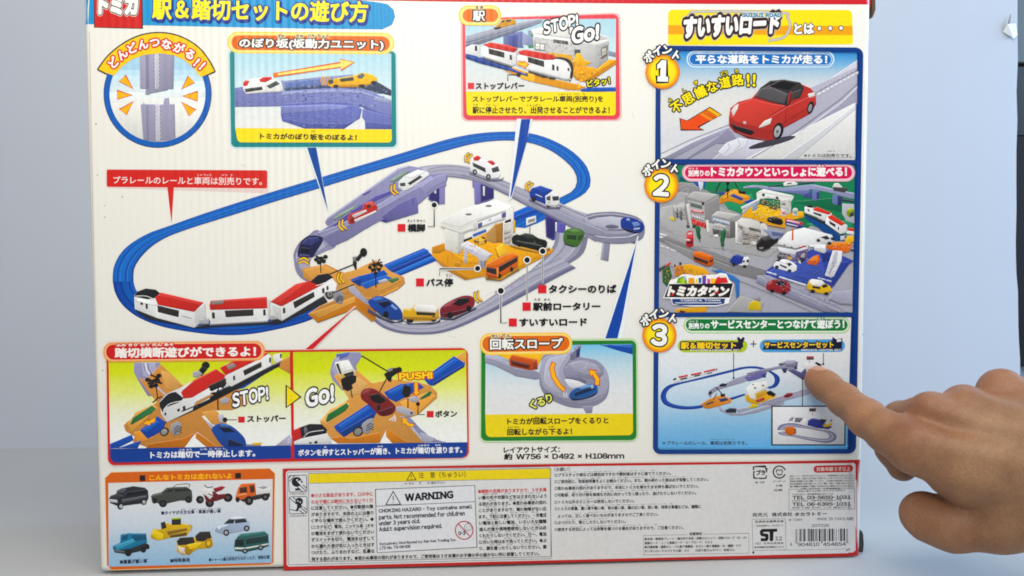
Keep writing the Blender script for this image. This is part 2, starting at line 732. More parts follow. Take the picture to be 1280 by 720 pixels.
FW = {c: chr(ord(c) + 0xFEE0) for c in '0123456789-' + 'ABCDEFGHIJKLMNOPQRSTUVWXYZabcdefghijklmnopqrstuvwxyz'}


def advance(c):
    if c in FW:
        if c.isdigit():
            return 0.60
        if c == '-':
            return 0.42
        v = text_eval(FW[c])[0]
        return float(v[:, 0].max() - v[:, 0].min()) + .13
    if c == ' ':
        return 0.36
    if c not in _AD:
        _AD[c] = float(text_eval(c + 'I')[0][:, 0].max() - text_eval('I')[0][:, 0].max())
    return _AD[c]


def glyph(c, d):
    """one character thickened outwards by d em: vertices, triangles"""
    key = (c, round(d, 3))
    if key in _GL:
        return _GL[key]
    if c in FW:
        v, f = text_eval(FW[c])
        v = v - np.array([v[:, 0].min() - (.10 if c == '1' else .05 if c.isdigit() or c == '-' else .065), 0])
        if c == '-':
            v = v * np.array([.45, 1])
    else:
        v, f = text_eval(c)
    if not len(v):
        _GL[key] = (v, np.zeros((0, 3), int))
        return _GL[key]
    uniq, inv = np.unique(np.round(v, 5), axis=0, return_inverse=True)
    inv = inv.reshape(-1)
    ff = []
    for t in f:
        t = [int(inv[i]) for i in t]
        p, q, r = uniq[t[0]], uniq[t[1]], uniq[t[2]]
        cr = (q[0] - p[0]) * (r[1] - p[1]) - (q[1] - p[1]) * (r[0] - p[0])
        if abs(cr) > 1e-10:
            ff.append(t if cr > 0 else [t[0], t[2], t[1]])
    if d < 0.004:
        _GL[key] = (uniq, np.array(ff, int).reshape(-1, 3))
        return _GL[key]
    es = set()
    for t in ff:
        for i in range(3):
            es.add((t[i], t[(i + 1) % 3]))
    bd = [e for e in es if (e[1], e[0]) not in es]
    e0, e1 = uniq[[e[0] for e in bd]], uniq[[e[1] for e in bd]]
    t = e1 - e0
    t /= np.maximum(np.linalg.norm(t, axis=1, keepdims=True), 1e-12)
    nr = np.stack([t[:, 1], -t[:, 0]], 1)            # outward of a face that turns left
    P, Ed = [], []
    for i in range(len(bd)):
        P += [e0[i] + nr[i] * d, e1[i] + nr[i] * d]
        Ed.append((len(P) - 2, len(P) - 1))
    nxt = {}
    for i, e in enumerate(bd):
        nxt.setdefault(e[0], []).append(i)
    for i, e in enumerate(bd):
        for j in nxt.get(e[1], []):
            cr = t[i][0] * t[j][1] - t[i][1] * t[j][0]
            a0 = math.atan2(nr[i][1], nr[i][0])
            da = math.atan2(nr[i][0] * nr[j][1] - nr[i][1] * nr[j][0], float(nr[i] @ nr[j]))
            k = max(1, int(abs(da) / 0.6))
            prev = 2 * i + 1
            if cr > 0:
                for q in range(1, k):
                    a_ = a0 + da * q / k
                    P.append(e1[i] + d * np.array([math.cos(a_), math.sin(a_)]))
                    Ed.append((prev, len(P) - 1))
                    prev = len(P) - 1
            Ed.append((prev, 2 * j))
    P = np.array(P)
    vv, tr = cdt(P, Ed, 1e-5)
    c_ = vv[tr].mean(1)
    inside = winding(c_, e0, e1) != 0
    L2 = np.maximum(((e1 - e0) ** 2).sum(1), 1e-12)
    w_ = c_[:, None, :] - e0[None]
    s_ = np.clip((w_ * (e1 - e0)[None]).sum(-1) / L2, 0, 1)
    dist = np.sqrt(((w_ - s_[..., None] * (e1 - e0)[None]) ** 2).sum(-1).min(1))
    _GL[key] = (vv, tr[inside | (dist < d * 0.985)])
    return _GL[key]


def place(v, fs, o, ux, uy, col, lay):
    if not len(fs):
        return
    a = o + v[:, :1] * ux + v[:, 1:] * uy
    put(a, ccw_px(a, fs), ink(col), lay)


def T(s, x0, y0, x1, y1, h, col='1A1A1A', bold=0.02, out=(), shear=0.0, space=1.0):
    """lettering whose ink box has its lower corners at (x0, y0) and (x1, y1) and is h pixels tall"""
    p0, p1 = pts([(x0, y0), (x1, y1)])
    h = h / ZK
    if h < 7.5:
        bold += (.010 if h > 3 else .008) * (.75 if s[:2].isascii() and s[-2:].isascii() else 1)
    elif not out and bold >= .018:
        bold += .014
    x, pos, lo, hi = 0.0, [], np.array([1e9, 1e9]), np.array([-1e9, -1e9])
    for c in s:
        g, _ = glyph(c, bold)
        if len(g):
            q = g + np.array([x, 0])
            q = q + np.stack([q[:, 1] * shear, q[:, 1] * 0], 1)
            lo, hi = np.minimum(lo, q.min(0)), np.maximum(hi, q.max(0))
        pos.append(x)
        x += advance(c) * space
    d = p1 - p0
    ux = d / (hi[0] - lo[0])
    n = np.array([d[1], -d[0]]) / np.linalg.norm(d)
    uy = n * h / (hi[1] - lo[1])
    o = p0 - ux * lo[0] - uy * lo[1]
    uy = uy + ux * shear
    sc = 0.5 * (np.linalg.norm(ux) + np.linalg.norm(n * h / (hi[1] - lo[1])))
    box = np.array([p0, p1, p0 + n * h, p1 + n * h])
    wmax = max([q[1] for q in out], default=0)
    lay = layer_for(np.array([box.min(0) - wmax, box.max(0) + wmax]), 2 * (1 + len(out)))
    lst = sorted(out, key=lambda q: -q[1])
    for i, (oc, ow) in enumerate(lst + [(col, 0)]):
        for j, c in enumerate(s):
            v, f = glyph(c, bold + ow / sc)
            place(v, f, o + ux * pos[j], ux, uy, oc, lay + 2 * i + j % 2)


def CH(s, cx, cy, em, ang, col, bold=0.03, out=(), sx=1.0):
    """one character centred on (cx, cy), turned by ang degrees clockwise"""
    c = pts([(cx, cy)])[0]
    em = em / ZK
    r = math.radians(ang)
    ux = np.array([math.cos(r), math.sin(r)]) * em * sx
    uy = np.array([math.sin(r), -math.cos(r)]) * em
    v0, f0 = glyph(s, bold)
    mid = (v0.min(0) + v0.max(0)) / 2
    o = c - ux * mid[0] - uy * mid[1]
    wmax = max([q[1] for q in out], default=0) + em * 0.6
    lay = layer_for(np.array([c - wmax, c + wmax]), 1 + len(out))
    lst = sorted(out, key=lambda q: -q[1])
    for i, (oc, ow) in enumerate(lst + [(col, 0)]):
        v, f = glyph(s, bold + ow / em)
        place(v, f, o, ux, uy, oc, lay + i)


def finish_prints():
    for p in PRINTS:
        if not p.v:
            p.ob = bpy.data.objects.new(p.name, None)
            COL.objects.link(p.ob)
        else:
            me = bpy.data.meshes.new(p.name)
            me.from_pydata(p.v, [], p.f)
            ca = me.color_attributes.new('ink', 'FLOAT_COLOR', 'POINT')
            ca.data.foreach_set('color', np.c_[np.array(p.c), np.ones(len(p.c))].astype(np.float32).ravel())
            me.materials.append(INK)
            p.ob = bpy.data.objects.new(p.name, me)
            COL.objects.link(p.ob)
        p.ob.parent = p.parent.ob if p.parent else toy
        if p.label:
            p.ob['label'] = p.label
    bpy.data.objects.remove(_to)
    bpy.data.curves.remove(_cu)
# ================================================================== PRINTED BACK OF THE BOX
PAPER = 'DEDACF'
# ---- title banner
part('title_banner', 'bright blue banner along the top edge')
F('3A95C4', '103.6,-12 105,-12 107,-12 109,-12 112,-12 115,-12 240,-10 400,-5 470,2.5 484,5 492,12 494,21 490,31 478,36.8 400,36 300,34.2 200,32 118,30.2 115,30.2 112,30.2 109,30.2 107,30.2 105,30.2 103.6,30.2')
EDGE('C4343A', [(x, -9, 5.6) for x in (1078, 1081, 1083, 1085, 1087, 1088.5, 1090, 1091, 1091.8)])
F('C4343A', '330,-8 470,-8 700,-8 1078,-8 1078,5.6 900,5 800,4.4 650,3.2 560,2 470,.6 400,-.6 330,-2')
sub('lettering', 'yellow title lettering outlined in navy')
T('駅＆踏切セットの遊び方', 191, 26.3, 461, 30.4, 27, '24408A', .03, [('24408A', 2.6)])
T('駅＆踏切セットの遊び方', 190, 24.3, 460, 28.4, 27, 'F6E53C', .034, [('2A4690', 1.5)])
# ---- maker's badge
part('maker_badge', 'red square badge at the top left corner')
Q('C5322D', '117.5,-14 177.5,-14 178,35.6 118,34.2', 0, '3A1414', 1.0)
sub('lettering')
T('トミカ', 122.5, 18.3, 172.5, 19.3, 27, 'F1EDE2', .085, [('1C1512', 1.1), ('EFE9DC', 1.7)])

# ---- round diagram: two road pieces joining
part('joining_diagram', 'round diagram with a blue ring and yellow arched heading')
E('14243E', 197, 117.3, 67.6, n=64)
E('1B62AC', 197, 117.3, 66.6, n=64)
E('9DC9DE', 197, 117.3, 60, n=64)
for i, c in enumerate(('A9D0E0', 'B6D6E1', 'C3DBE1', 'CEDDDE', 'D6DEDB', 'DCDED6', 'E0DED4')):
    t0 = math.asin((-30 + i * 7) / 60)
    th = np.linspace(t0, math.pi - t0, 30)
    a = np.stack([197 + 60 * np.cos(th), 117.3 + 60 * np.sin(th)], 1)
    fill(a, c)
sub('road_piece')
Z(0, 0, 4)
F('9C98B4', '698,262 872,268 868,445 842,447 838,452 752,470 745,476 726,474 728,445 700,442')
F('8A86A6', '726,262 742,262 744,444 728,444')
F('C3BFCC', '772,262 798,262 800,446 776,446')
for i in range(9):
    S('55506A', .55, [(770, 272 + i * 20), (772, 284 + i * 20)])
    S('55506A', .55, [(797, 270 + i * 20), (799, 282 + i * 20)])
S('6E6A88', .6, '700,442 728,444'), S('6E6A88', .5, '868,445 842,446')
sub('road_piece')
F('9C98B4', '703,522 716,520 718,510 724,520 815,522 822,492 845,488 848,520 874,520 878,690 850,700 780,708 716,700')
F('8A86A6', '728,524 742,524 744,704 730,702')
F('C3BFCC', '776,524 802,524 806,707 780,708')
for i in range(9):
    S('55506A' if i else 'A8433E', .55, [(776, 532 + i * 20), (778, 544 + i * 20)])
    S('55506A', .55, [(801, 530 + i * 20), (803, 542 + i * 20)])
sub('ring')
Z()
th = np.linspace(0, 2 * math.pi, 72, endpoint=False)
stroke(np.stack([197 + 63.4 * np.cos(th), 117.3 + 63.4 * np.sin(th)], 1), 6.8, '1B62AC', True)
sub('arrowhead')
Z(0, 0, 4)
first_ = True
for s in ('628,376 596,407 665,443', '586,452 587,497 662,476', '598,547 633,574 667,507',
          '941,381 974,414 908,446', '988,457 988,506 915,480', '979,549 946,579 909,511'):
    if CUR.v:
        sub('arrowhead')
    FO('F3B531', 'C13426', .9, s)
sub('arched_heading')
a = F('F1C92E', '488,348 530,290 580,243 640,203 710,174 790,163 870,172 940,200 1000,243 1045,300 1077,358 1002,386 970,340 925,302 870,277 800,267 720,275 660,297 610,333 570,379', 0)
a = pts('488,348 530,290 580,243 640,203 710,174 790,163 870,172 940,200 1000,243 1045,300 1077,358 1002,386')
stroke(smooth_pts(a[:11], False), 1.6, '1E1A16')
S('1E1A16', 1.6, '488,348 535,372'), S('1E1A16', 1.6, '1077,358 1030,378')
sub('lettering')
for ch, x, y, an in (('ど', 568, 312, -48), ('ん', 612, 272, -40), ('ど', 662, 240, -26), ('ん', 716, 222, -14), ('つ', 774, 214, -2),
                     ('な', 834, 222, 10), ('が', 896, 240, 22), ('る', 950, 272, 34), ('!', 984, 312, 40), ('!', 1012, 330, 42)):
    CH(ch, x, y, 54 if ch != '!' else 62, an, 'F4E9E0', .045, [('C82A2C', 1.7)])

# ---- left red note
part('red_note', 'red note with white lettering and a long pointer')
Z(0, 180, 4)
Q('E8C9BE', '530,124 1340,130 1340,246 530,220', 2)
F('C93530', '836,210 870,212 858,398')
Q('C93530', '534,128 1336,132 1336,222 534,214', 2.2)
sub('lettering')
T('プラレールのレールと車両は別売りです。', 566, 199, 1310, 206, 38, 'F0E3DA', .012)
T('しゃ りょう', 988, 160, 1056, 161, 11, 'EBCFC6', .01), T('べつ  う', 1106, 161, 1162, 162, 11, 'EBCFC6', .01)

# ---- slope panel
part('slope_panel', 'picture panel with a teal frame')
Z(280, 0, 4)
Q('BFE0E2', '18,240 866,250 872,745 30,745', 7)
Q('0F8585', '28,250 858,256 862,735 36,736', 6)
sub('picture')
G(['A9D8E4', 'B9DEE6', 'CFE3E4', 'E0E3DE', 'E6E4DC'], '52,262 836,268 838,650 56,645')
F('8F99C0', '285,402 330,400 480,385 520,382 640,370 840,452 838,470 300,470')
F('6D80B4', '300,412 480,392 490,425 310,440')
F('A5AED0', '300,402 480,382 480,390 300,411')
F('41516F', '300,440 490,425 700,430 836,470 836,480 700,445 490,446 310,456')
F('3D4A60', '690,440 760,405 836,450 836,478 770,462')
F('7C82BA', '54,440 95,432 300,456 400,448 560,440 700,448 760,470 836,500 838,580 760,570 700,545 690,530 520,520 400,528 290,532 54,535')
F('979DCC', '290,462 400,455 560,448 690,456 750,478 750,490 690,470 560,462 400,470 290,478')
F('666CA6', '290,520 400,512 520,506 690,518 760,552 838,572 838,580 760,572 690,536 520,524 400,530 290,534')
F('6A72B0', '284,530 400,526 520,520 660,528 690,545 680,590 600,645 410,645 290,605 284,570')
F('8289C2', '284,532 520,524 620,530 610,545 420,560 290,570')
F('565E9C', '290,605 410,645 600,645 680,590 660,600 600,618 420,615 300,590')
F('6E76B2', '692,545 750,560 838,580 838,646 706,645 704,605 690,585')
F('5B63A0', '706,605 838,620 838,646 706,645')
F('9AA2C8', '750,480 836,500 836,520 750,500')
GRAIN('290,410 480,385 640,375 830,455 760,540 520,515 300,520', ('5C6AA0', 'A9B2D6', '4A5688', '8A92C4'), 1.2, 44, 4, .3, 3)
GRAIN('300,535 640,535 670,590 590,640 420,640 295,600', ('5A62A0', '7E86C0', '8C94C8'), 1.2, 45, 4, .3, 3)
GRAIN('60,445 285,450 285,525 60,528', ('6A70AA', '9298CC'), 1.2, 46, 3, .3, 3)
sub('toy_ambulance', 'white toy ambulance with red roof lights')
F('E9E6E0', '94,432 108,406 140,392 200,388 240,384 262,398 290,420 296,446 286,456 230,458 110,468 98,452')
F('C8393A', '96,414 108,402 128,404 118,428 98,432'), F('C8393A', '176,398 196,386 238,384 240,396 206,412 182,410')
F('3C4340', '104,444 200,432 202,448 108,462'), F('4C5652', '212,430 262,404 280,420 230,444')
F('A9A9AC', '110,466 230,456 286,454 284,462 230,464 112,472'), F('F7F5EE', '190,425 205,423 208,455 196,456')
sub('toy_car', 'yellow toy car seen from the side')
F('E5B63B', '512,402 560,392 640,380 660,374 690,362 740,372 764,388 768,402 730,422 700,436 540,438 514,424')
F('55503F', '578,394 646,384 650,402 584,410'), F('6C7076', '664,380 690,364 706,376 690,394 672,392')
F('C99524', '540,420 700,418 730,414 700,434 540,436'), F('4B4A48', '512,402 546,396 548,416 516,424')
E('3B3A38', 560, 432, 14, 9), E('3B3A38', 690, 430, 16, 9), E('3B3A38', 748, 412, 14, 8)
for x in (488, 504, 520):
    S('E0A11F', 1.6, [(x + 8, 382), (x - 3, 404), (x + 6, 428)], 1)
sub('arrow')
FO('F6DD86', 'D8622F', 1.0, '246,368 582,313 580,296 652,311 586,352 585,336 248,384')
F('E8853A', '246,368 270,364 270,380 248,384')
sub('caption')
Q('F2DA3E', '57,640 838,648 840,713 68,712', [0, 0, 5, 5])
T('トミカがのぼり坂をのぼるよ！', 180, 697, 664, 704, 32, '2A2420', .03), T('ざか', 434, 662, 458, 662, 9, '2A2420')
sub('heading')
Q('F3CE62', '16,158 852,164 852,272 18,266', 14), Q('F9DF92', '22,163 846,169 846,266 24,260', 13)
Q('D8743A', '36,176 828,182 830,256 38,250', 9.5)
T('のぼり坂(坂動力ユニット)', 76, 246, 798, 254, 56, 'F2EEE4', .04, [('40302A', 1.5)])
for s, x0, x1 in (('ざか', 268, 304), ('さか', 360, 398), ('どう', 418, 452), ('りょく', 468, 524)):
    T(s, x0, 189, x1, 190, 17, '2A221E', .03, [('F3D9A6', .8)])

# ---- station panel (top middle)
part('station_panel', 'picture panel with a coral red frame')
Z(560, 0, 4)
Q('EDB6B2', '62,92 862,62 870,606 66,608', 8)
Q('D95560', '72,95 852,70 860,598 76,600', 7)
sub('picture')
G(['A5D3E0', 'B4D9E2', 'C9DEDF', 'D8DDD8', 'DEDBD2'], '86,98 840,94 838,462 90,460')
F('8E99B4', '400,150 500,160 500,200 400,190')
F('3E8F5E', '400,176 424,168 428,240 402,240')
F('7079A8', '276,168 372,156 372,220 380,240 276,240'), F('505A90', '300,178 350,170 350,236 300,232'), F('8D95BD', '372,160 430,190 420,232 372,222')
F('8E93A6', '88,200 240,158 420,106 470,100 470,112 380,140 150,222 88,240')
F('A7ABBA', '88,180 260,130 450,92 470,100 240,160 88,206'), F('737A92', '88,222 380,132 468,112 430,128 150,226 88,246')
F('8087A0', '90,206 300,146 440,108 440,113 300,154 90,216')
F('D3D0CA', '415,150 490,130 690,170 805,190 804,222 640,222 430,186')
F('C6C4C0', '424,184 640,216 640,330 560,300 500,262 430,244'), F('BDBBB8', '640,218 744,224 746,350 640,330')
F('DFDCD4', '415,148 560,120 700,150 806,188 805,200 640,196 430,168'), F('A9AAAC', '744,224 804,212 800,300 746,340')
F('ECE9E2', '430,170 640,200 740,206 805,196 805,206 744,226 640,220 428,186')
F('5E5B56', '526,196 600,206 600,224 526,214'), F('8A8880', '432,212 486,218 486,256 432,250')
F('E8E4DC', '438,218 458,220 458,248 438,246'), F('E8E4DC', '462,222 482,224 482,252 462,249')
F('55544E', '632,246 662,248 662,310 632,304'), F('D9D6CE', '636,276 658,278 658,306 636,300'), F('6B675E', '764,238 798,226 796,280 764,296'), F('B9B3A5', '770,246 792,238 792,272 770,284')
F('D8A53E', '500,262 560,268 620,276 624,320 560,300 500,290'), F('C98B2E', '560,290 640,322 746,342 806,296 842,300 842,320 740,390 690,412 640,400')
F('E2A83C', '640,318 746,346 806,298 840,302 690,404 620,380')
F('D79A33', '256,336 300,330 440,376 640,420 690,436 660,452 600,450 430,412 400,405 300,362')
F('EBB74B', '390,368 430,374 436,392 428,412 372,396 340,372 372,362')
F('8D92A8', '800,252 838,262 838,286 800,276')
F('E9B443', '640,268 660,265 680,300 720,312 690,330 620,318')
GRAIN('430,186 640,220 640,320 500,280 430,244', ('8E8A84', 'DEDAD4', '6E6A64', 'B0ACA6'), 1.0, 41, 10, .35)
GRAIN('744,226 804,214 800,300 746,345', ('7E7A76', 'D8D2C8', 'B08A4A'), 1.0, 42, -10, .45)
GRAIN('520,270 620,290 740,345 838,304 700,400 620,390', ('B87E24', 'EFC260', '8E5E1A'), 1.1, 43, 14, .3, 2)
sub('blue_rail')
F('2A4E97', '88,266 180,290 262,318 340,352 400,374 400,384 330,362 240,336 160,318 88,290'), F('1F3F82', '88,276 200,306 330,356 330,362 240,338 160,318 88,292')
sub('blue_rail')
F('2B56A4', '664,446 700,438 838,436 838,456 690,460 664,456')
sub('toy_train', 'white toy train with a red roof')
F('D9D8D6', '88,238 120,222 160,226 158,290 140,280 88,270'), F('3A3836', '134,228 146,230 146,256 134,254')
F('E3E1DE', '164,236 200,226 340,262 346,322 322,332 170,284')
F('C43A35', '176,222 214,212 300,226 350,244 330,264 200,238'), F('D9504A', '214,212 300,226 350,244 340,248 210,220')
F('3A3634', '202,242 282,262 282,290 204,270'), F('3A3634', '308,274 320,276 320,302 308,298'), F('B4B2B2', '340,258 358,250 352,318 340,326')
F('C9C7C5', '170,284 322,332 320,322 170,274'), F('45464A', '180,290 320,334 320,342 180,298')
F('E6E4E0', '346,278 400,262 520,284 600,316 616,350 614,396 590,402 400,350 346,330')
F('C83C36', '350,258 384,248 500,268 540,284 530,300 480,300 360,274'), F('DC5650', '384,248 500,268 530,280 380,256')
F('393533', '398,284 480,306 480,336 400,312'), F('393533', '520,322 532,325 532,354 520,350'), F('393533', '542,330 552,332 552,356 542,352')
F('2B2A2E', '524,292 560,286 600,296 622,320 626,370 614,404 606,404 612,350 600,316 560,300', 1)
S('E8E4DE', .8, '545,296 585,306 606,330 614,356', 1), F('3D3A38', '598,338 608,344 606,358 597,352')
F('BDBBBA', '400,340 590,392 612,386 610,400 590,404 400,352'), F('4A4644', '404,354 500,382 500,392 470,388 400,362'), F('4A4644', '500,384 540,388 536,400 505,396')
E('C8B79A', 612, 398, 5, 4)
sub('toy_car', 'yellow toy car on the raised road')
F('C9952F', '228,138 258,116 270,98 320,92 340,104 338,122 300,130 262,142'), F('4A4438', '268,104 284,100 282,110 266,116'), F('4A4438', '292,100 316,96 314,108 290,110'), F('2E2C2C', '228,140 262,132 264,142 236,150')
sub('arrow')
FO('F3C23A', 'C65A22', .9, '350,306 378,312 378,304 404,322 382,344 380,334 350,326')
for s in ('666,346 655,368 682,368', '659,390 680,402 660,410', '646,414 668,436 650,444'):
    FO('F5C648', 'D86A28', .6, s)
sub('lettering')
T('STOP!', 480, 176, 662, 130, 66, 'F3F0EA', .05, [('1C1A22', 1.6)], .25)
T('＆', 610, 172, 640, 164, 34, 'F3F0EA', .05, [('1C1A22', 1.4)])
T('Go!', 624, 222, 768, 196, 84, 'F3F0EA', .055, [('1C1A22', 1.8)], .25)
T('ピタッ！', 698, 438, 812, 420, 36, 'EFE33C', .03, [('1F1C1A', 1.4)])
S('201E1C', 1.0, '299,406 299,374 350,374'), E('201E1C', 353, 374, 11), E('5E5C5A', 392, 373, 8)
Q('D23F46', '99,414 131,414 131,446 99,446')
T('ストップレバー', 138, 447, 382, 446, 34, '1E1B1A', .035)
sub('caption')
Q('F0DA33', '90,458 838,460 838,578 94,578', [0, 0, 4, 4])
T('ストップレバーでプラレール車両(別売り)を', 122, 516, 776, 515, 36, '2A2218', .022)
T('駅に停止させたり、出発させることができるよ！', 122, 569, 808, 569, 36, '2A2218', .022)
for s, x0, x1, y in (('しゃりょう', 552, 614, 477), ('べつ', 630, 656, 477), ('う', 672, 684, 477), ('えき', 124, 148, 530), ('てい', 188, 212, 530), ('し', 228, 240, 530), ('しゅっぱつ', 394, 462, 532)):
    T(s, x0, y, x1, y, 11, '2A2218', .01)
sub('heading')
Q('F4CB5A', '52,28 266,26 268,128 54,128', 12), Q('F9DE92', '58,33 260,31 262,123 60,123', 11)
Q('DB7A33', '72,46 250,44 252,110 74,111', 8.5)
T('駅', 124, 106, 186, 106, 52, 'F2EEE4', .022, [('2E2622', 1.7)]), T('えき', 137, 47, 176, 47, 17, '2A221E', .03, [('F3D9A6', .8)])
# ================================================================== main picture: the track layout
part('track_picture', 'large picture of the blue oval track with a raised road')
Z()
BLUE = [(.07, '1E56A4'), (.22, '2B6BB8'), (.29, '1A4C98'), (.42, '3575BE'), (.60, '2F6FBA'), (.68, '1A4C98'), (.72, '4A86C8'), (.92, '2C68B4'), (1, '17458E')]
sub('oval_rail', 'blue oval toy rail')
BAND('141,352 142,335 150,318 163,305 185,292 214,281.5 255,267 320,246 400,222 440,210 500,192 560,174 600,166.5 640,164.5 665,167 690,175 715,189 732,206 738,222 737,234 729,243 715,251 700,258 680,268',
     '167,352 168,335 180,317 200,301 230,288 290,269 340,253 400,235 445,221 500,205 545,192 590,180 620,176 645,176 668,180 688,188 704,199 716,211 721,222 720,232 714,240 700,247 680,258', BLUE, 90)
BAND('141,352 144,366 153,381 170,395 195,406 225,413 270,418.5 310,418 350,411 380,403 402,394',
     '167,352 171,364 183,377 200,387 225,395 280,402 330,399 360,391 378,383 395,374', [(.1, '153E86'), (.35, '1B4E9E'), (.42, '12397E'), (.75, '235CA8'), (.82, '17458E'), (1, '2A62AE')], 50)
BAND('636,283 665,266 690,252', '656,285 680,275 704,258', [(.2, '1E56A4'), (.5, '2F6FBA'), (.6, '1A4C98'), (1, '2C68B4')], 8)
Z(520, 170, 4)
F('2060B4', '490,380 570,345 640,352 640,384 560,415 495,442 480,420'), F('1A4C98', '490,405 600,360 640,365 560,398 492,426')
Z(350, 320, 4)
F('1C4FA0', '360,110 720,-40 790,20 430,170'), F('2A64B4', '400,100 730,-36 745,-25 420,118'), F('16428C', '420,125 748,-15 760,-5 440,140'), F('2F6FBC', '445,140 765,-2 780,10 462,152')
# purple bridge piers
Z(520, 170, 4)
sub('bridge_pier')
F('7570A6', '62,188 158,190 158,215 145,250 145,340 100,345 60,318 66,240'), F('37336E', '68,222 118,226 118,338 66,316'), F('DAD6CC', '92,240 101,240 101,288 92,286'), F('8C86BE', '118,226 156,214 144,250 144,340 118,342')
sub('bridge_pier')
F('7570A6', '280,190 390,240 390,312 320,348 292,340 290,262 282,254'), F('37336E', '322,240 386,250 386,310 324,330'), F('DAD6CC', '335,250 344,252 344,300 335,298'), F('7D77B4', '292,214 322,240 322,346 294,338')
sub('bridge_pier')
F('4A4586', '642,382 750,420 744,500 684,522 650,505 646,420'), F('332F68', '650,400 700,420 700,510 654,502'), F('5E58A0', '700,430 746,438 744,498 690,520'), F('DAD6CC', '696,430 704,432 704,478 696,476')
sub('bridge_pier')
F('8C8AA2', '934,520 972,530 962,628 921,618'), F('A6A4B8', '934,520 946,524 936,620 921,618'), F('77758E', '1072,500 1108,520 1106,545 1074,535')
# raised road
sub('raised_road', 'lavender grey raised road')
LAV = [(.08, 'B9B7C8'), (.16, '8E8CA6'), (.36, 'A9A7BC'), (.50, '9A98B0'), (.56, 'B4B2C4'), (.74, 'A6A4B8'), (.80, '8A88A2'), (.90, '9F9DB6'), (1, '7F7C9C')]
Z(280, 170, 4)
BAND('900,195 960,160 1020,148 1100,142 1180,146 1260,160', '1040,232 1062,212 1110,200 1170,200 1220,212 1262,232', [(.1, 'A3A1BE'), (.35, 'BAB8CC'), (.45, '9290B4'), (.8, 'AAA8C0'), (1, '8480AE')], 30)
Z(520, 170, 4)
BAND('60,160 130,144 210,145 280,160 370,190 450,225 540,265 640,305 720,335 800,370 880,395',
     '90,212 150,205 230,212 290,225 380,262 460,300 545,345 640,388 740,440 830,490 900,530', LAV, 50)
BAND('700,480 690,540 640,610 560,680 500,720', '860,505 840,580 780,630 680,680 560,740', [(.12, '8C8AA4'), (.3, 'B0AEC0'), (.36, '8F8DA6'), (.62, 'A8A6BA'), (.68, 'B8B6C6'), (.84, '9896AE'), (1, '7E7C96')], 16)
a = F('8F8DA8', '835,400 880,385 960,380 1040,388 1110,408 1140,440 1142,490 1120,520 1060,536 980,538 900,525 850,500 820,470 830,430', 1)
F('ABA9BE', '850,400 900,390 980,388 1050,396 1105,412 1126,432 1118,464 1080,482 1010,492 940,488 880,470 850,440', 1)
F('B9B7C8', '870,404 940,398 1010,402 1060,416 1072,440 1030,462 960,466 900,450 870,425', 1)
F('77758F', '852,402 900,390 975,384 1045,392 1106,412 1128,436 1108,432 1050,410 975,401 905,407 864,420')
F('C3C1CE', '838,470 880,496 960,508 1058,504 1108,487 1136,462 1137,470 1110,495 1060,513 960,517 878,505 836,480')
F('8A88A2', '900,440 960,462 1030,462 1076,440 1074,452 1034,474 958,474 896,452')
F('6B6982', '945,450 975,442 1010,450 1006,460 965,462', 1)
S('7D7B95', 1.1, '845,402 900,387 975,381 1045,389 1108,409 1138,440', 1)
S('C4C2D0', .8, '850,408 905,394 978,390 1045,399 1100,416', 1)
S('6F6D88', 1.0, '828,470 880,500 960,512 1060,508 1110,490 1136,470', 1)
F('9A98B0', '560,290 640,340 760,400 850,440 940,474 930,500 860,490 740,430 620,370 560,320')
S('C2C0CE', .8, '300,180 440,235 560,285 700,345 830,405 900,445 960,470', 1), S('7A7894', .8, '230,196 300,215 440,282 560,345 720,425 840,482 930,512', 1)
# front road, running along the bottom
sub('front_road', 'lavender grey road along the front')
Z(350, 320, 4)
BAND('480,250 520,300 600,335 700,345 790,335 880,300 1000,240 1120,160 1240,80 1280,62 1400,8',
     '470,325 520,360 600,385 700,392 800,385 900,355 1020,300 1140,240 1280,165 1400,100 1480,60', [(.12, '9A98B0'), (.34, 'AFADBE'), (.40, '8E8CA6'), (.62, 'A5A3B8'), (.70, 'B7B5C4'), (.82, '8886A2'), (1, '6F6D90')], 60)
for i in range(16):
    S('D8D6DE', .7, [(1030 + i * 20, 198 - i * 11.4), (1042 + i * 20, 191.5 - i * 11.4)])
for x, y in ((1085, 178), (1162, 152), (1215, 116)):
    E('B79AB0', x, y, 12, 6, -28)
# low road loop at the left
sub('road_loop')
Z(280, 170, 4)
F('8D8BAE', '348,610 352,580 375,535 420,500 470,470 560,545 500,580 430,620 420,700 450,730 400,720 362,680', 1)
F('A9A7C2', '362,620 368,580 400,540 450,510 520,520 500,560 450,590 430,640 440,700 400,690', 1)
F('9E9CBA', '480,500 560,460 640,470 560,530 510,556')
S('6F6C9A', .9, '350,606 354,578 378,534 422,500 470,470', 1)
# slope unit
sub('slope_unit', 'purple slope unit carrying cars up')
F('908DBA', '505,430 520,405 870,160 920,148 985,158 1005,178 870,262 640,366 545,446 515,448')
F('A5A3C6', '520,406 870,162 920,150 930,156 880,172 540,408 520,420')
F('6F8C7C', '545,416 562,396 660,345 668,366 640,372 552,424'), F('7F9C84', '552,412 570,397 650,354 650,366 560,418')
F('6F8C7C', '828,226 896,178 932,172 930,180 850,236'), F('7F9C84', '840,220 898,184 920,180 850,228')
F('827EAE', '540,555 500,520 465,486 540,440 640,384 700,360 760,300 870,255 990,215 1030,190 1110,185 1112,250 1062,268 1020,302 970,345 972,385 812,434 780,425 700,470 620,520')
F('5A5596', '540,448 640,372 760,300 860,262 860,280 770,320 660,390 560,455')
F('9C99C2', '470,484 560,450 700,385 860,290 1000,225 1034,200 1050,215 1000,250 870,318 700,415 560,480 500,512')
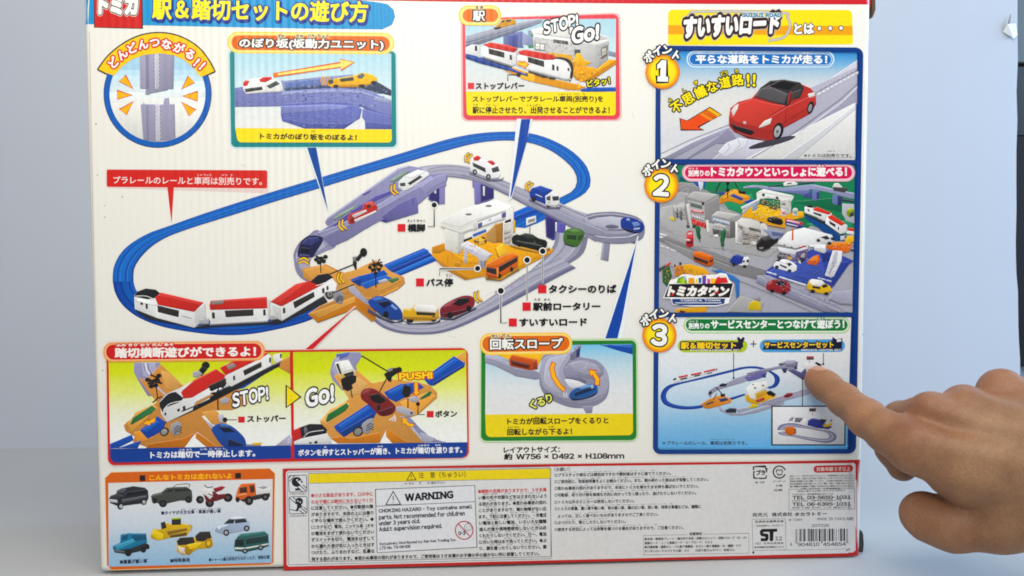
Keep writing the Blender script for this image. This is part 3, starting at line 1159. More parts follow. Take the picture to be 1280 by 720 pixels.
F('6B679E', '790,400 870,340 960,300 970,345 972,385 812,434 790,425'), F('4A4588', '780,424 815,405 812,434')
F('9491BE', '980,256 1060,200 1112,190 1112,225 1060,250 1010,290'), S('4A4588', .7, '940,312 950,348')
S('A7A4D0', .7, '480,502 570,468 700,402 870,305 1010,236'), F('5A5596', '690,292 735,268 730,280 700,298')
# crossing
sub('level_crossing', 'orange level crossing with black signals')
Z(350, 320, 4)
F('C08B4E', '110,60 180,50 230,40 330,90 480,20 520,60 560,80 620,105 626,135 600,160 520,200 470,230 480,320 460,330 380,265 190,335 140,290 200,250 300,210 120,110', 0)
F('CF9C5B', '120,70 220,46 300,88 410,60 500,30 560,84 600,106 610,124 500,180 400,140 330,190 220,190')
F('C07F34', '150,290 290,250 380,200 430,220 480,300 470,322 390,262 190,330')
F('CD9A58', '150,286 220,262 380,200 376,232 200,310'), F('B67530', '380,205 480,262 478,315 388,240')
F('CE9147', '390,205 470,210 540,180 600,150 590,168 510,205 470,225')
F('A6A3B6', '340,155 372,150 440,225 470,240 450,250 420,235 350,180')
F('1F54A4', '350,118 395,100 520,70 540,92 440,130 400,150'), F('173F84', '355,125 400,110 410,145 400,152'), F('2C66B2', '400,140 530,95 560,110 430,165')
F('4E7A4C', '536,118 590,106 596,118 560,136'), F('B5B2BC', '490,125 530,112 544,124 500,138')
F('55503A', '232,168 266,160 274,205 240,215'), E('3E3A36', 248, 190, 22, 26), E('8F8A80', 250, 190, 13, 15), E('4A4642', 250, 190, 5, 6)
F('8F8D93', '268,172 300,168 322,200 312,240 280,236 266,210')
for i in range(3):
    S('2B2926', 1.0, [(282, 214 + i * 9), (298, 198 + i * 9), (316, 206 + i * 9)])
sub('crossing_signal')
S('1E1D1C', 1.3, '203,10 205,84'), S('23221F', 2.2, '176,20 236,4'), S('23221F', 2.2, '180,0 230,26')
for x, y in ((182, 18), (206, 12), (228, 4), (196, 32), (218, 26)):
    E('23221F', x, y, 12, 10)
E('4A4844', 190, 18, 4), E('4A4844', 216, 12, 4)
sub('crossing_signal')
S('1E1D1C', 1.4, '478,60 480,158'), S('23221F', 1.6, '448,44 512,30'), S('23221F', 1.6, '452,66 508,62'), S('23221F', 1.4, '462,18 500,80'), S('23221F', 1.4, '500,14 458,84')
for x, y in ((450, 56), (470, 46), (492, 40), (506, 48), (466, 70), (494, 68), (478, 86)):
    E('23221F', x, y, 10, 9)
sub('crossing_barrier')
S('24221F', 1.5, '230,98 300,70 384,36'), F('8C8A88', '362,4 392,0 396,24 366,28'), F('2A2826', '366,20 384,30 384,70 376,68 364,40'), S('2A2826', 4.6, '384,22 408,-8 414,-16'), E('1E1D1C', 418, -18, 18, 22)
S('24221F', 1.3, '266,184 330,158 372,142')
# station
sub('toy_station', 'white toy station on a yellow base')
Z(540, 240, 6.54)
F('D59A2C', '0,450 100,418 130,440 240,400 340,380 450,330 640,440 700,450 830,450 1000,468 980,500 860,560 560,720 420,690 280,720 120,600 40,560 0,520')
F('E2A838', '120,470 330,380 660,440 820,460 960,480 700,620 480,700 420,600 240,560')
F('C48A24', '0,450 90,420 120,470 60,500 0,500'), F('E9BC54', '520,460 580,420 620,500 540,540'), F('B87E20', '520,460 545,520 552,545 530,520')
F('B88124', '30,560 120,600 300,700 270,720 120,640'), S('A8741E', .6, '130,520 130,590'), F('C68C28', '180,560 236,580 230,612 180,600')
F('B48E5C', '440,340 520,260 580,250 578,410 500,420 450,400'), F('A6783C', '512,270 576,248 574,405 520,416')
F('D6D2C6', '104,300 234,318 240,500 210,508 108,470'), F('C2BFB6', '210,330 236,318 262,340 262,420 240,500 210,506')
F('E4E1D6', '66,240 80,225 280,130 520,62 668,120 668,180 600,160 370,240 360,310 210,330 70,285'), F('EEEBE1', '80,228 282,132 520,64 662,120 610,150 350,230 230,290 76,250')
F('CFCCC2', '70,262 210,316 236,320 340,270 344,300 236,346 205,330 72,288')
F('C9C6BE', '340,240 372,244 372,300 340,312')
E('6F6A68', 300, 183, 26, 9), E('6F6A68', 463, 114, 26, 9), E('8D8886', 300, 180, 18, 5), E('8D8886', 463, 111, 18, 5)
F('DCD9D0', '370,250 606,160 606,215 370,300'), F('5D568E', '374,258 410,246 410,284 376,298'), F('5D568E', '570,176 604,162 604,204 572,216'), F('E6E4E6', '412,246 568,184 568,216 414,280')
T('駅', 470, 240, 490, 232, 20, 'AEAAC0', .01)
for i in range(6):
    S('B9B4C8', .5, [(440 + i * 18, 246 - i * 6.6), (450 + i * 18, 240 - i * 6.6)])
F('DEDBD2', '606,150 668,120 668,200 660,330 640,440 584,420 580,250 606,215'), F('C9C5BB', '584,258 654,240 650,330 640,436 584,420'), F('2E2C2A', '596,236 646,218 646,242 596,256')
F('A9A29A', '588,330 640,312 640,334 590,350'), F('8F8880', '588,372 640,356 640,372 590,390'), F('B49A86', '592,404 636,390 634,426 596,416')
F('3F66AC', '332,345 440,302 446,322 336,366'), F('2B2A2C', '256,390 326,364 330,382 260,410'), F('BCB8B0', '654,230 680,240 680,325 660,330'), F('C7A848', '664,224 682,236 680,330 664,332')
F('C7C6D2', '236,430 290,400 496,510 440,560 400,560 380,540 240,462'), F('DAD9E2', '244,430 290,406 490,512 440,536 250,446'), F('B9B7C4', '262,478 290,490 286,585 256,572'), F('A9A8B4', '380,540 440,562 436,630 384,600')
F('7F8AA0', '392,560 420,572 418,622 394,610'), F('5B6880', '428,560 438,562 436,612 426,606')
F('E0A83C', '340,384 400,362 450,380 440,420 400,436 350,420'), F('2F2C28', '340,396 376,402 384,416 350,412'), F('2F2C28', '400,362 440,374 440,386 410,378'), F('2F2C28', '430,400 446,386 448,410 436,424'), F('F0C75E', '372,386 410,380 430,400 390,408')
F('D9D7D2', '770,215 850,192 852,245 770,278'), F('8F8C88', '786,226 840,210 840,236 786,252'), S('5E5C58', .9, '802,262 798,352'), F('DAD8D2', '788,350 804,340 802,362 790,366')
GRAIN('590,320 655,300 645,430 590,415', ('6E6660', 'B49A86', 'DEDAD2', '8E4A40'), .8, 21, -18, .6)
GRAIN('120,480 330,390 520,440 560,560 420,640 200,580', ('C48A24', 'B47A1E', 'EBC060', '8E5E16'), 1.0, 22, 14, .18, 2)
GRAIN('340,385 450,372 440,430 350,425', ('2F2C28', 'F0D080', '8E6A20', 'DEDAD0'), .8, 23, 10, .55)
GRAIN('650,450 960,480 700,620 560,690 520,600', ('D89A2A', 'ECC05A', 'C98E26'), 1.2, 24, -12, .2, 2.2)
# cars of the picture
sub('toy_taxi', 'black toy taxi')
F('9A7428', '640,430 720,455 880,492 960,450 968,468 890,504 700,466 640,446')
F('20241E', '650,380 660,360 690,345 720,352 760,336 820,345 870,378 925,392 942,410 938,445 900,478 860,476 700,440 655,420'), F('3A4038', '730,350 770,342 820,352 850,376 780,380'), F('4E544A', '690,395 760,410 840,420 900,440 900,446 760,422 690,404'), E('141412', 712, 432, 14, 16), E('141412', 872, 470, 16, 16), F('565C52', '830,398 850,410 838,420')
sub('toy_bus', 'orange toy bus')
F('8E6A24', '436,690 560,720 700,620 716,640 560,730 440,716')
F('C6652C', '440,620 450,585 600,510 660,498 704,520 700,610 620,660 540,705 460,700 440,670'), F('D87A3A', '450,590 600,512 660,500 700,520 540,600 470,612'), F('3A2A24', '544,610 696,528 698,566 548,660'), F('33302E', '444,612 524,626 528,668 516,674 444,652'), F('A85020', '444,660 520,680 520,704 460,702'), E('2C2624', 650, 632, 14, 20), E('2C2624', 552, 685, 16, 20), F('E09858', '530,620 540,616 544,690 532,690')
sub('toy_ambulance', 'white toy ambulance on the raised road')
Z(520, 170, 4)
F('6E6C84', '268,178 330,210 420,218 440,206 430,226 360,228 268,192')
F('E6E4E0', '270,152 284,116 320,98 384,120 412,150 424,190 414,212 370,216 330,200 272,176'), F('C23A38', '286,108 308,98 330,104 312,124 290,124'), F('C23A38', '354,128 378,118 398,138 384,148'), F('3B3E44', '282,132 346,160 350,184 286,152'), F('454850', '376,162 410,150 418,176 384,184'), F('C9CACD', '272,166 330,190 372,206 416,202 412,212 370,216 330,200')
E('2B2A2C', 294, 180, 11, 14), E('2B2A2C', 362, 204, 12, 14), E('A7A7A8', 294, 180, 5, 7), E('A7A7A8', 362, 204, 5, 7), F('F6F5F1', '320,98 384,120 380,126 316,104')
sub('toy_truck', 'blue and white toy truck')
F('6E6C84', '566,312 650,354 720,352 730,344 720,366 650,366 566,326')
F('21408E', '566,280 580,260 622,248 684,270 660,290 646,340 570,310'), F('2F52A4', '580,262 622,250 682,270 640,286'), F('DCDAD6', '646,300 680,278 714,296 718,340 696,358 650,346'), F('3C4046', '680,302 712,300 714,322 684,324'), F('4E5258', '652,304 672,298 672,324 652,320'), E('29282A', 588, 316, 12, 14), E('29282A', 662, 344, 12, 14), F('C2C0BE', '652,332 700,340 716,336 696,358 650,346'), F('E7E6EA', '598,290 632,304 632,308 598,294')
sub('toy_car', 'blue toy car on the turning slope')
F('253E86', '1022,432 1030,412 1060,404 1110,420 1138,446 1136,470 1110,486 1070,482 1030,462', 1), F('6E86B8', '1078,432 1110,430 1122,446 1090,456'), F('8C9CC4', '1050,414 1066,410 1070,426 1054,424'), F('141C40', '1030,456 1110,480 1100,488 1050,476'), F('A6B0CA', '1086,462 1120,458 1118,466 1090,470')
sub('toy_car', 'green toy car under the raised road')
F('4B7038', '738,490 752,468 800,460 836,474 840,500 815,545 790,556 745,540 736,515', 1), F('6A8A50', '760,472 800,466 826,478 790,484'), F('2C4626', '752,490 800,494 800,520 754,514'), F('35502C', '806,494 836,488 826,516 806,524'), F('1E2A1C', '742,536 790,548 786,556 745,544')
sub('toy_van', 'white toy van climbing the slope')
Z(280, 170, 4)
F('E2E0DC', '872,232 900,200 970,168 1020,178 1026,196 950,250 900,278 876,262'), F('3A3C3E', '918,236 980,196 992,206 930,246'), F('4A4D50', '876,236 906,232 908,250 884,252'), F('BDBBB9', '876,256 900,270 950,244 948,256 900,278'), F('F3F2EE', '900,202 968,170 1010,178 940,212')
sub('toy_fire_engine', 'red toy fire engine climbing the slope')
F('B23A34', '618,418 628,390 690,370 700,340 740,324 768,352 766,376 640,440 624,440'), F('CDB9B4', '640,396 710,368 716,378 650,412'), F('7A2822', '630,410 650,404 650,430 630,434'), F('D05A50', '706,336 740,326 760,348 720,360'), F('D8CFCB', '650,420 760,372 764,380 660,432'), F('4A2420', '712,346 730,340 736,354 718,360')
sub('toy_car', 'dark blue toy car on the road loop')
F('23264A', '368,590 380,540 410,505 450,496 490,505 492,530 460,580 440,606 380,606', 1), F('3C4070', '390,540 416,510 470,506 478,520 440,550'), F('14162E', '384,556 434,562 420,584 376,580'), F('4A4E78', '376,590 430,596 428,604 378,602')
sub('toy_car', 'blue toy car waiting at the crossing')
Z(350, 320, 4)
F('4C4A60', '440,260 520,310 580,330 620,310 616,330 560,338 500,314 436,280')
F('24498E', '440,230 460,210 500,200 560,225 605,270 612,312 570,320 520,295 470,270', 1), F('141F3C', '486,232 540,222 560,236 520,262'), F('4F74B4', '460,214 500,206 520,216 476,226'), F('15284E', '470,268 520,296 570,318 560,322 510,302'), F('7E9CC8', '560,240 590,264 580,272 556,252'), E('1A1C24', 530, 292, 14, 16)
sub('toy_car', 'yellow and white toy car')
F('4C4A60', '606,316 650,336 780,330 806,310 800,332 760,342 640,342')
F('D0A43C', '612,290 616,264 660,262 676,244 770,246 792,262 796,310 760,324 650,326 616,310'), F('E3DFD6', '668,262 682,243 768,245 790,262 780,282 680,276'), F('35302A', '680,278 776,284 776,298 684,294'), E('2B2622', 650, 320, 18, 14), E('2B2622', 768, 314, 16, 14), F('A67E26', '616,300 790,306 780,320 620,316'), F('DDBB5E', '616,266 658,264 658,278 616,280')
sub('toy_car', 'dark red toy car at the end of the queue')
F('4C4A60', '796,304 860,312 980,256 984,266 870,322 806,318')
F('7E2A34', '800,290 806,256 860,220 920,198 965,206 972,244 940,274 860,304 812,306', 1), F('25191E', '862,240 890,212 940,208 950,226 900,252'), F('9C4450', '810,258 858,228 880,224 850,254'), F('4E1820', '806,290 940,262 930,276 850,304'), E('241A1C', 850, 296, 16, 16), E('241A1C', 944, 262, 13, 15)
# the train
sub('toy_train', 'three-carriage white toy train with red roofs')
Z(110, 330, 4)
F('2E2F36', '240,226 340,262 540,314 600,296 610,306 900,290 960,262 1180,160 1200,190 960,300 700,312 540,322 300,276 244,240')
F('DEDCD8', '232,158 250,136 300,124 360,140 350,180 346,270 236,226'), F('DEDCD8', '340,170 580,192 590,200 588,262 530,318 346,270 340,200'), F('C8C6C4', '530,236 584,196 592,268 534,320')
F('BE3832', '336,168 364,142 580,192 532,240 350,204'), F('D04C44', '364,142 580,192 560,206 350,160'), F('26262A', '232,162 246,138 290,122 340,128 362,146 334,170 300,176'), S('E6E4E0', .8, '240,160 290,160 330,176 340,190', 1)
F('36302E', '348,206 456,232 454,266 350,240'), F('36302E', '263,186 276,188 276,206 264,202'), F('36302E', '288,194 300,196 300,226 290,222'), F('9AA0B0', '470,256 518,268 518,274 470,262'), F('F2F0EC', '236,180 260,170 336,188 350,206 340,210 260,190')
F('E0DEDA', '608,206 612,180 900,162 910,180 910,276 880,290 614,302'), F('BE3832', '608,208 614,182 894,163 900,222 612,230'), F('CF4A42', '614,184 892,165 894,178 612,198'), F('8A867C', '622,184 684,180 676,198 620,204')
F('38322E', '684,232 828,226 828,258 690,266'), F('38322E', '620,242 634,242 636,272 622,272'), F('38322E', '876,228 888,226 890,256 877,258'), F('BDBBBA', '612,294 900,278 900,288 612,304'), F('C6C4C2', '896,166 912,182 912,274 900,282')
F('A9A9AE', '556,278 606,272 606,300 560,300'), F('A9A9AE', '912,258 940,250 944,276 914,280')
F('E0DEDA', '914,190 960,214 1120,120 1220,72 1246,100 1240,136 1190,140 1180,158 972,284 940,270 916,230'), F('BE3832', '912,188 1040,100 1120,80 1180,100 970,212'), F('D04C44', '912,188 1040,100 1110,84 960,196'), F('25252A', '1110,88 1150,54 1200,46 1226,66 1190,90 1150,104'), S('E8E6E2', .8, '1140,108 1190,94 1228,72', 1)
F('38322E', '1026,190 1130,138 1134,164 1034,222'), F('38322E', '974,222 986,216 988,244 976,248'), F('38322E', '1170,124 1182,118 1184,144 1172,148'), F('38322E', '1192,112 1202,108 1204,128 1194,132'), F('C4C2C0', '916,200 962,216 970,284 940,270')
# motion marks
sub('motion_marks')
Z(280, 170, 4)
def marks(x, y, ang, n=2, ln=26):
    if CUR.v:
        sub('motion_marks')
    r = math.radians(ang)
    for i in range(n):
        ox = x + i * 17 * math.cos(r)
        oy = y + i * 17 * math.sin(r)
        d = np.array([-math.sin(r), math.cos(r)]) * ln
        c = np.array([ox, oy])
        b = np.array([math.cos(r), math.sin(r)]) * 12
        S('4A3A10', 3.0, [tuple(c - d * 1.12), tuple(c - b), tuple(c + d * 1.12)], 1)
        S('F5C22C', 1.9, [tuple(c - d), tuple(c - b), tuple(c + d)], 1)
marks(588, 448, -22), marks(848, 270, -22), marks(1218, 108, 20, 2, 22), marks(400, 622, 95)
Z(520, 170, 4)
marks(562, 250, 28, 2, 22)
Z(350, 320, 4)
marks(985, 206, -20), marks(300, 112, -12, 2, 26)
# call-outs
Z(280, 170, 4)
sub('pointer', 'long dark blue pointer below the slope panel')
F('DCEDF0', '408,58 466,58 522,386'), F('1C4E94', '416,58 462,58 521,378')
Z(520, 170, 4)
sub('pointer', 'dark blue pointer below the station panel')
F('E4E8EA', '504,-86 582,-84 478,312 462,326'), F('1D4C9C', '526,-84 572,-84 556,20 478,300 470,310')
Z(520, 350, 4)
sub('pointer', 'dark blue pointer above the turning slope panel')
F('E4E8EA', '932,306 1108,-220 1112,-220 1030,306'), F('1C4A9A', '942,304 1100,-180 1106,-206 1030,196 1004,304')
Z(350, 320, 4)
sub('pointer', 'red pointer above the crossing panel')
F('EBD8CC', '380,252 374,250 110,470 168,470'), F('C23036', '378,254 124,468 164,468')
def dot(x, y, r=13):
    E('EDEAE2', x, y, r + 5), E('191817', x, y, r)
def lead(s):
    S('EDEAE2', 2.0, s), S('191817', 1.0, s)
Z(280, 170, 4)
sub('call_out', 'label reading bridge pier')
lead('1051,345 1051,452 1020,452'), dot(1051, 345)
Q('CE3038', '868,440 907,440 907,478 868,478'), T('橋脚', 918, 479, 1006, 479, 40, '1A1817', .035), T('きょう', 918, 430, 956, 430, 13, '1A1817', .01), T('きゃく', 964, 430, 1006, 430, 13, '1A1817', .01)
Z(350, 320, 4)
sub('call_out', 'label reading bus stop')
lead('986,64 798,64 798,96'), dot(988, 62)
Q('CE3038', '680,112 720,112 720,152 680,152'), T('バス停', 730, 152, 866, 152, 40, '1A1817', .035), T('てい', 828, 104, 860, 104, 13, '1A1817', .01)
sub('call_out', 'label for the road')
lead('1104,176 1104,334 1134,334'), dot(1104, 174, 15)
Q('CE3038', '1144,312 1184,312 1184,352 1144,352'), T('すいすいロード', 1196, 352, 1535, 350, 40, '1A1817', .035)
Z(520, 350, 4)
sub('call_out', 'label reading station rotary')
Q('CE3038', '532,112 574,112 574,154 532,154'), T('駅前ロータリー', 584, 154, 922, 152, 42, '1A1817', .035), T('えき', 590, 103, 622, 103, 11, '1A1817', .01), T('まえ', 640, 103, 672, 103, 11, '1A1817', .01)
sub('call_out', 'label reading taxi rank')
Q('CE3038', '610,25 652,25 652,66 610,66'), T('タクシーのりば', 663, 66, 1002, 65, 42, '1A1817', .035)
Z(520, 170, 4)
sub('call_out')
lead('555,622 555,820'), dot(555, 620, 14)
sub('call_out')
lead('633,578 633,738'), dot(633, 576, 14)
# ================================================================== right-hand column
NAVY = '17407F'
part('road_heading', 'yellow heading block at the top right')
Z(800, 0, 4)
Q('EFDA45', '140,48 1060,50 1066,222 140,226', [6, 6, 3, 3])
F('E3A62C', '140,126 1062,130 1064,176 140,172')
F('EFD94A', '140,172 1064,176 1064,182 140,180')
sub('lettering', 'slanted white logo lettering with dark outlines')
for k in (0, 1):
    S(('8D8478', 'C9C4B8')[k], (3.4, 2.4)[k], '216,140 226,100 250,72 300,58 700,62 738,90 750,124 740,160 712,190 640,204', 1)
T('すいすいロード', 222, 194, 706, 168, 110, 'F3F0EA', .07, [('BDB6AA', 3.9), ('3E2624', 3.1)], .22)
T('SUISUI ROAD', 512, 86, 706, 86, 21, '2A7A98', .06, [('DDE3DC', .7)])
T('とは・・・', 770, 172, 1014, 168, 54, 'F4F1E9', .055, [('4E443C', 1.1)])

part('point_panels', 'tall navy-framed strip of three picture panels')
Z()
# outer navy frame: left edge x=820..826, right 1079..1073
a = quad_round(pts('820,57 1078.5,59.5 1069.5,567 816,567.5'), [1, 9, 9, 9])
fill(a, NAVY)
sub('picture_frame')
F(NAVY, '825,199 1074,200 1074,206 825,206')
# ------ picture 1
sub('red_car_picture', 'picture of a red toy convertible on a grey road')
Z(800, 0, 4)
G(['3C83C0', '6FA9D0', 'A3C4D6', 'CAD3D8', 'D8D6CF', 'DEDAD0'], '102,254 1086,256 1080,520 102,520', 8)
G(['DEDAD0', 'DAD8D6', 'D2D2D6', 'DCDAD4'], '102,519 1080,519 1074,800 104,798', 6)
F('C4C0CC', '480,700 860,455 1086,300 1086,345 880,480 560,720'), F('B2AEC0', '102,798 250,720 440,640 600,560 820,450 1086,330 1086,520 900,640 560,798')
F('A29EB4', '580,798 760,690 1000,520 1086,440 1086,520 900,660 690,798'), F('9B97B0', '102,798 250,718 440,630 450,650 300,720 160,798')
F('C9C6D4', '360,798 440,730 540,690 700,700 620,750 560,798'), F('8E8AA4', '440,640 480,690 460,720 380,720 240,798 220,798 380,690')
S('77748C', .7, '870,470 960,420 1086,352', 1)
for i in range(9):
    S('66637C', 1.0, [(900 + i * 22, 452 - i * 12), (910 + i * 22, 446 - i * 12)])
F('D6D4DC', '390,760 430,715 500,688 540,700 530,730 430,785'), S('A9A6B8', .7, '420,770 450,740 440,716'), S('A9A6B8', .7, '470,755 500,725 490,698')
F('DEDCD6', '400,798 520,798 1078,512 1076,560 1076,790 700,798')
F('CFCDD0', '700,798 900,660 1078,520 1078,545 780,798')
S('8A86A0', .9, '102,770 250,700 450,622'), S('6E6A86', .8, '560,790 760,672 1000,498 1086,420'), S('D9D7E0', 1.2, '590,790 780,676 1010,508 1086,434'), S('E3E1E8', .9, '120,780 260,712 446,634')
for i in range(10):
    F('D2D0DA', [(886 + i * 21, 470 - i * 11.6), (902 + i * 21, 460 - i * 11.6), (906 + i * 21, 472 - i * 11.6), (890 + i * 21, 482 - i * 11.6)])
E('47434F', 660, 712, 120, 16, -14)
sub('toy_convertible', 'red toy convertible with a dark cockpit')
F('A83A34', '444,590 452,540 490,510 560,490 590,455 640,412 700,398 780,410 850,440 878,470 880,520 850,570 720,640 690,690 640,705 540,690 470,660 444,630', 0)
F('C0483F', '454,560 470,528 560,494 660,520 730,530 650,580 600,640 480,610 452,590'), F('B03E38', '590,640 650,585 735,535 850,480 880,490 876,520 720,610 690,650 620,660')
F('3A3436', '574,484 600,440 650,404 720,398 800,412 820,440 800,490 760,500 740,530 660,512'), F('5B5658', '580,482 604,446 640,430 740,470 720,520 660,508'), F('211E20', '650,408 720,402 790,416 740,450 640,430'), F('47423F', '760,462 806,446 800,486 762,498'), F('8A2C2A', '742,470 760,452 756,500 736,528')
S('7A7678', .6, '600,446 660,440 730,474'), S('8E8A8A', .5, '700,404 640,432')
F('DAD2C8', '456,552 474,530 494,518 488,545 466,584'), F('DAD2C8', '590,640 622,604 660,590 650,620 610,636'), F('2A2020', '446,612 476,628 560,650 574,664 550,676 470,648'), F('7C2824', '470,656 560,684 640,700 640,706 540,694')
F('BDB4AE', '514,608 528,606 532,620 516,620'), E('221E20', 690, 655, 26, 42, 14), E('A6A2A4', 686, 658, 16, 30, 14), E('47424A', 686, 658, 5, 9, 14), E('221E20', 852, 538, 16, 32, 14), E('8F8B8E', 850, 540, 9, 20, 14)
F('D8CEC6', '838,470 872,462 876,480 846,490'), S('7C2824', .7, '730,540 726,620')
sub('arrow')
FO('DD5A2A', '2A1A16', .9, '200,592 236,604 350,536 408,572 290,636 318,650 204,650')
F('EFB53A', '330,552 350,540 404,572 384,586'), F('E68A30', '296,572 320,556 372,592 350,604')
for i in range(3):
    S('5A2A16', .8, [(316 + i * 18, 562 - i * 11), (366 + i * 18, 592 - i * 11)])
sub('lettering', 'curved yellow lettering')
for ch, x, y, an in (('不', 184, 534, -34), ('思', 240, 494, -30), ('議', 302, 460, -25), ('な', 360, 434, -18), ('道', 424, 412, -12), ('路', 488, 400, -7), ('!', 540, 402, -2), ('!', 570, 402, 2)):
    CH(ch, x, y, 60 if ch != '!' else 84, an, 'F2DE3C', .03, [('26221C', 1.5)])
for ch, x, y in (('ふ', 150, 500), ('し', 222, 452), ('ぎ', 280, 414), ('どう', 412, 368), ('ろ', 482, 356)):
    for i, c in enumerate(ch):
        CH(c, x + 18 * i, y - 4 * i, 22, -20, 'F2DE3C', .03, [('26221C', .9)])
sub('heading')
Q('BFE0EE', '232,254 972,256 972,338 232,338', 10.5), Q('2D78B8', '240,262 964,264 964,331 240,330', 9), Q('DCECF0', '245,266 959,268 959,327 245,326', 8.4), Q('2C72B2', '248,269 956,271 956,324 248,323', 7.6)
T('平らな道路をトミカが走る！', 278, 319, 936, 320, 46, 'F0EEE6', .03), T('たい', 288, 264, 318, 264, 10, 'F0EEE6', .02), T('どう ろ', 446, 266, 520, 266, 12, 'F0EEE6', .02), T('はし', 812, 267, 846, 267, 10, 'F0EEE6', .02)
Z(800, 170, 4)
T('※トミカは別売りです。', 820, 107, 1056, 108, 19, '33302C', .01), T('べつ う', 936, 80, 972, 80, 7, '33302C')
# ------ picture 2: the town
sub('town_picture', 'picture of a toy town with streets, shops and cars')
G(['8E8A8C', '9C9897', 'A5A2A2', 'ABA8AE', 'ABA9B6', 'A9A7B4'], '100,146 1074,148 1062,882 94,882', 10)
F('2F7E58', '180,146 1074,148 1072,490 1040,470 900,400 830,470 700,440 560,390 500,380 440,360 400,310 330,270 190,240')
F('3B9068', '400,310 560,290 600,420 560,410 440,365'), F('276B4C', '740,330 960,310 1060,360 1000,380 860,345'), F('3A8C66', '820,440 1060,420 1066,490 1000,500 880,455')
F('24579E', '262,226 330,226 322,262 284,250'), F('C9CFDA', '290,228 318,226 314,262 300,276'), F('1F5A70', '196,200 240,205 230,226 196,226')
F('8F8B8E', '140,270 200,232 270,236 300,270 230,300 160,310'), S('BDB9BB', .5, '190,300 215,270 240,262 236,290', 1), S('B9B5B7', .5, '160,290 220,245 300,258', 1)
F('A6A2A0', '100,330 200,280 260,290 640,470 700,560 640,600 420,560 250,540 100,420')
F('B0ADAB', '104,360 230,330 420,470 560,540 700,560 640,610 440,570 260,550 104,450')
Z(820, 255, 9.14)
F('8C8888', '40,340 130,360 340,440 700,560 860,620 960,660 1280,760 1280,900 760,760 420,640 40,420')
F('7F7B7C', '40,350 300,440 640,600 900,700 900,720 640,640 300,500 40,420'), S('C9C6C4', .5, '60,320 300,400 620,500 900,600'), S('CFCCC8', .5, '100,425 420,545 760,680 840,710'), S('C4C1BE', .5, '40,530 280,640 480,720')
for s in ('40,330 130,355 110,372 40,350', '40,362 90,378 70,394 40,384', '50,468 110,490 90,500 50,486', '120,488 160,505 140,516 110,504', '170,512 235,535 215,545 165,528'):
    F('D6D4D2', s)
for i in range(4):
    S('CBC8C6', .7, [(40, 92 + i * 22), (120 - i * 14, 66 + i * 22)])
F('9E9B98', '180,0 330,0 350,180 230,150 220,200 190,190'), F('C2BEB8', '190,20 330,10 330,60 220,90'), F('4E4C4C', '230,90 256,96 252,170 232,150'), F('56545A', '270,80 300,84 300,190 276,180'), F('C8B33E', '150,150 210,150 214,200 170,190'), F('7A7670', '240,36 250,40 250,80 238,76')
Z(820, 190, 9.846)
F('9A9794', '360,530 480,480 770,525 780,560 600,640 400,600'), F('B2AEAA', '470,490 760,528 600,625 380,560'), F('8C8886', '590,640 780,555 780,760 660,960 600,800'), F('A5A29E', '380,590 600,640 610,900 400,830'), F('5B6E62', '420,620 570,660 565,705 425,665'), F('33312F', '560,610 592,618 590,660 562,650'), F('8F8B88', '350,540 380,560 420,860 390,940 350,700')
Z(820, 255, 9.14)
F('BDA9A8', '385,50 545,75 550,120 395,95'), F('C23D48', '400,62 540,85 540,110 402,88'), F('E7D8D4', '420,72 520,90 520,98 420,80'), F('9E9C9C', '395,100 560,150 565,200 400,160'), F('DAD9D6', '410,120 550,165 550,190 410,146')
for i in range(5):
    S('77787A', .6, [(430 + i * 25, 126 + i * 8), (430 + i * 25, 156 + i * 8)])
F('C03430', '405,165 570,220 572,280 410,225'), F('393431', '415,230 480,250 480,285 415,270'), F('DAD5D0', '570,180 600,190 610,320 585,330'), F('C9C5C0', '340,0 380,0 410,270 395,290 370,180'), F('4A4644', '345,240 385,250 380,275 350,270')
F('A7A39E', '625,140 700,80 880,110 960,120 960,170 900,200 830,190'), F('BDB9B2', '640,135 705,86 880,116 950,128 830,180'), F('8B95A8', '632,142 850,200 850,250 640,200'), F('C9D2DC', '650,160 840,212 840,235 650,182'), F('6F6B68', '850,190 930,200 915,380 830,390')
F('BAB6AE', '600,220 640,225 660,240 720,220 800,260 800,280 660,250 640,370 610,370'), F('57504E', '640,280 740,300 740,370 660,350'), F('E6E4E0', '665,350 710,345 712,380 660,372'), F('77706A', '740,300 830,310 830,390 750,370')
F('D3CFC4', '920,195 1010,140 1200,190 1260,230 1200,290 1000,260'), F('C3BEB2', '920,200 1060,260 1190,290 1190,420 1060,500 930,420'), F('8D867C', '935,235 990,250 990,285 940,270'), F('5E5953', '1060,262 1200,295 1196,330 1065,295'), F('9B948A', '980,310 1180,350 1170,420 980,370')
for i in range(3):
    F('6A645C', [(990, 330 + i * 55), (1185, 362 + i * 50), (1185, 382 + i * 50), (990, 350 + i * 55)]), F('B7B0A4', [(1060, 345 + i * 55), (1150, 360 + i * 52), (1150, 372 + i * 52), (1060, 357 + i * 55)])
F('B9B8BE', '935,320 975,310 985,420 950,440'), F('E3E0DA', '905,200 925,200 925,430 905,420'), F('C9C5BD', '1190,240 1270,225 1280,380 1200,360'), E('3A3632', 1198, 212, 16, 10), F('DEDBD6', '900,425 970,445 980,460 905,438'), F('E0DDD8', '1090,420 1145,440 1140,470 1085,450')
GRAIN('395,95 560,145 565,200 400,150', ('6E7078', 'E3E1DE', '8F8F94', 'B04048'), .9, 1, 17)
GRAIN('425,625 570,660 572,710 425,670', ('2F3A34', '8A9A90'), .9, 2, 15)
GRAIN('640,290 740,300 835,320 830,385 650,350', ('3B3634', '8E8882', 'C9C5BE', 'B0483E', '55606E'), .8, 3, 10)
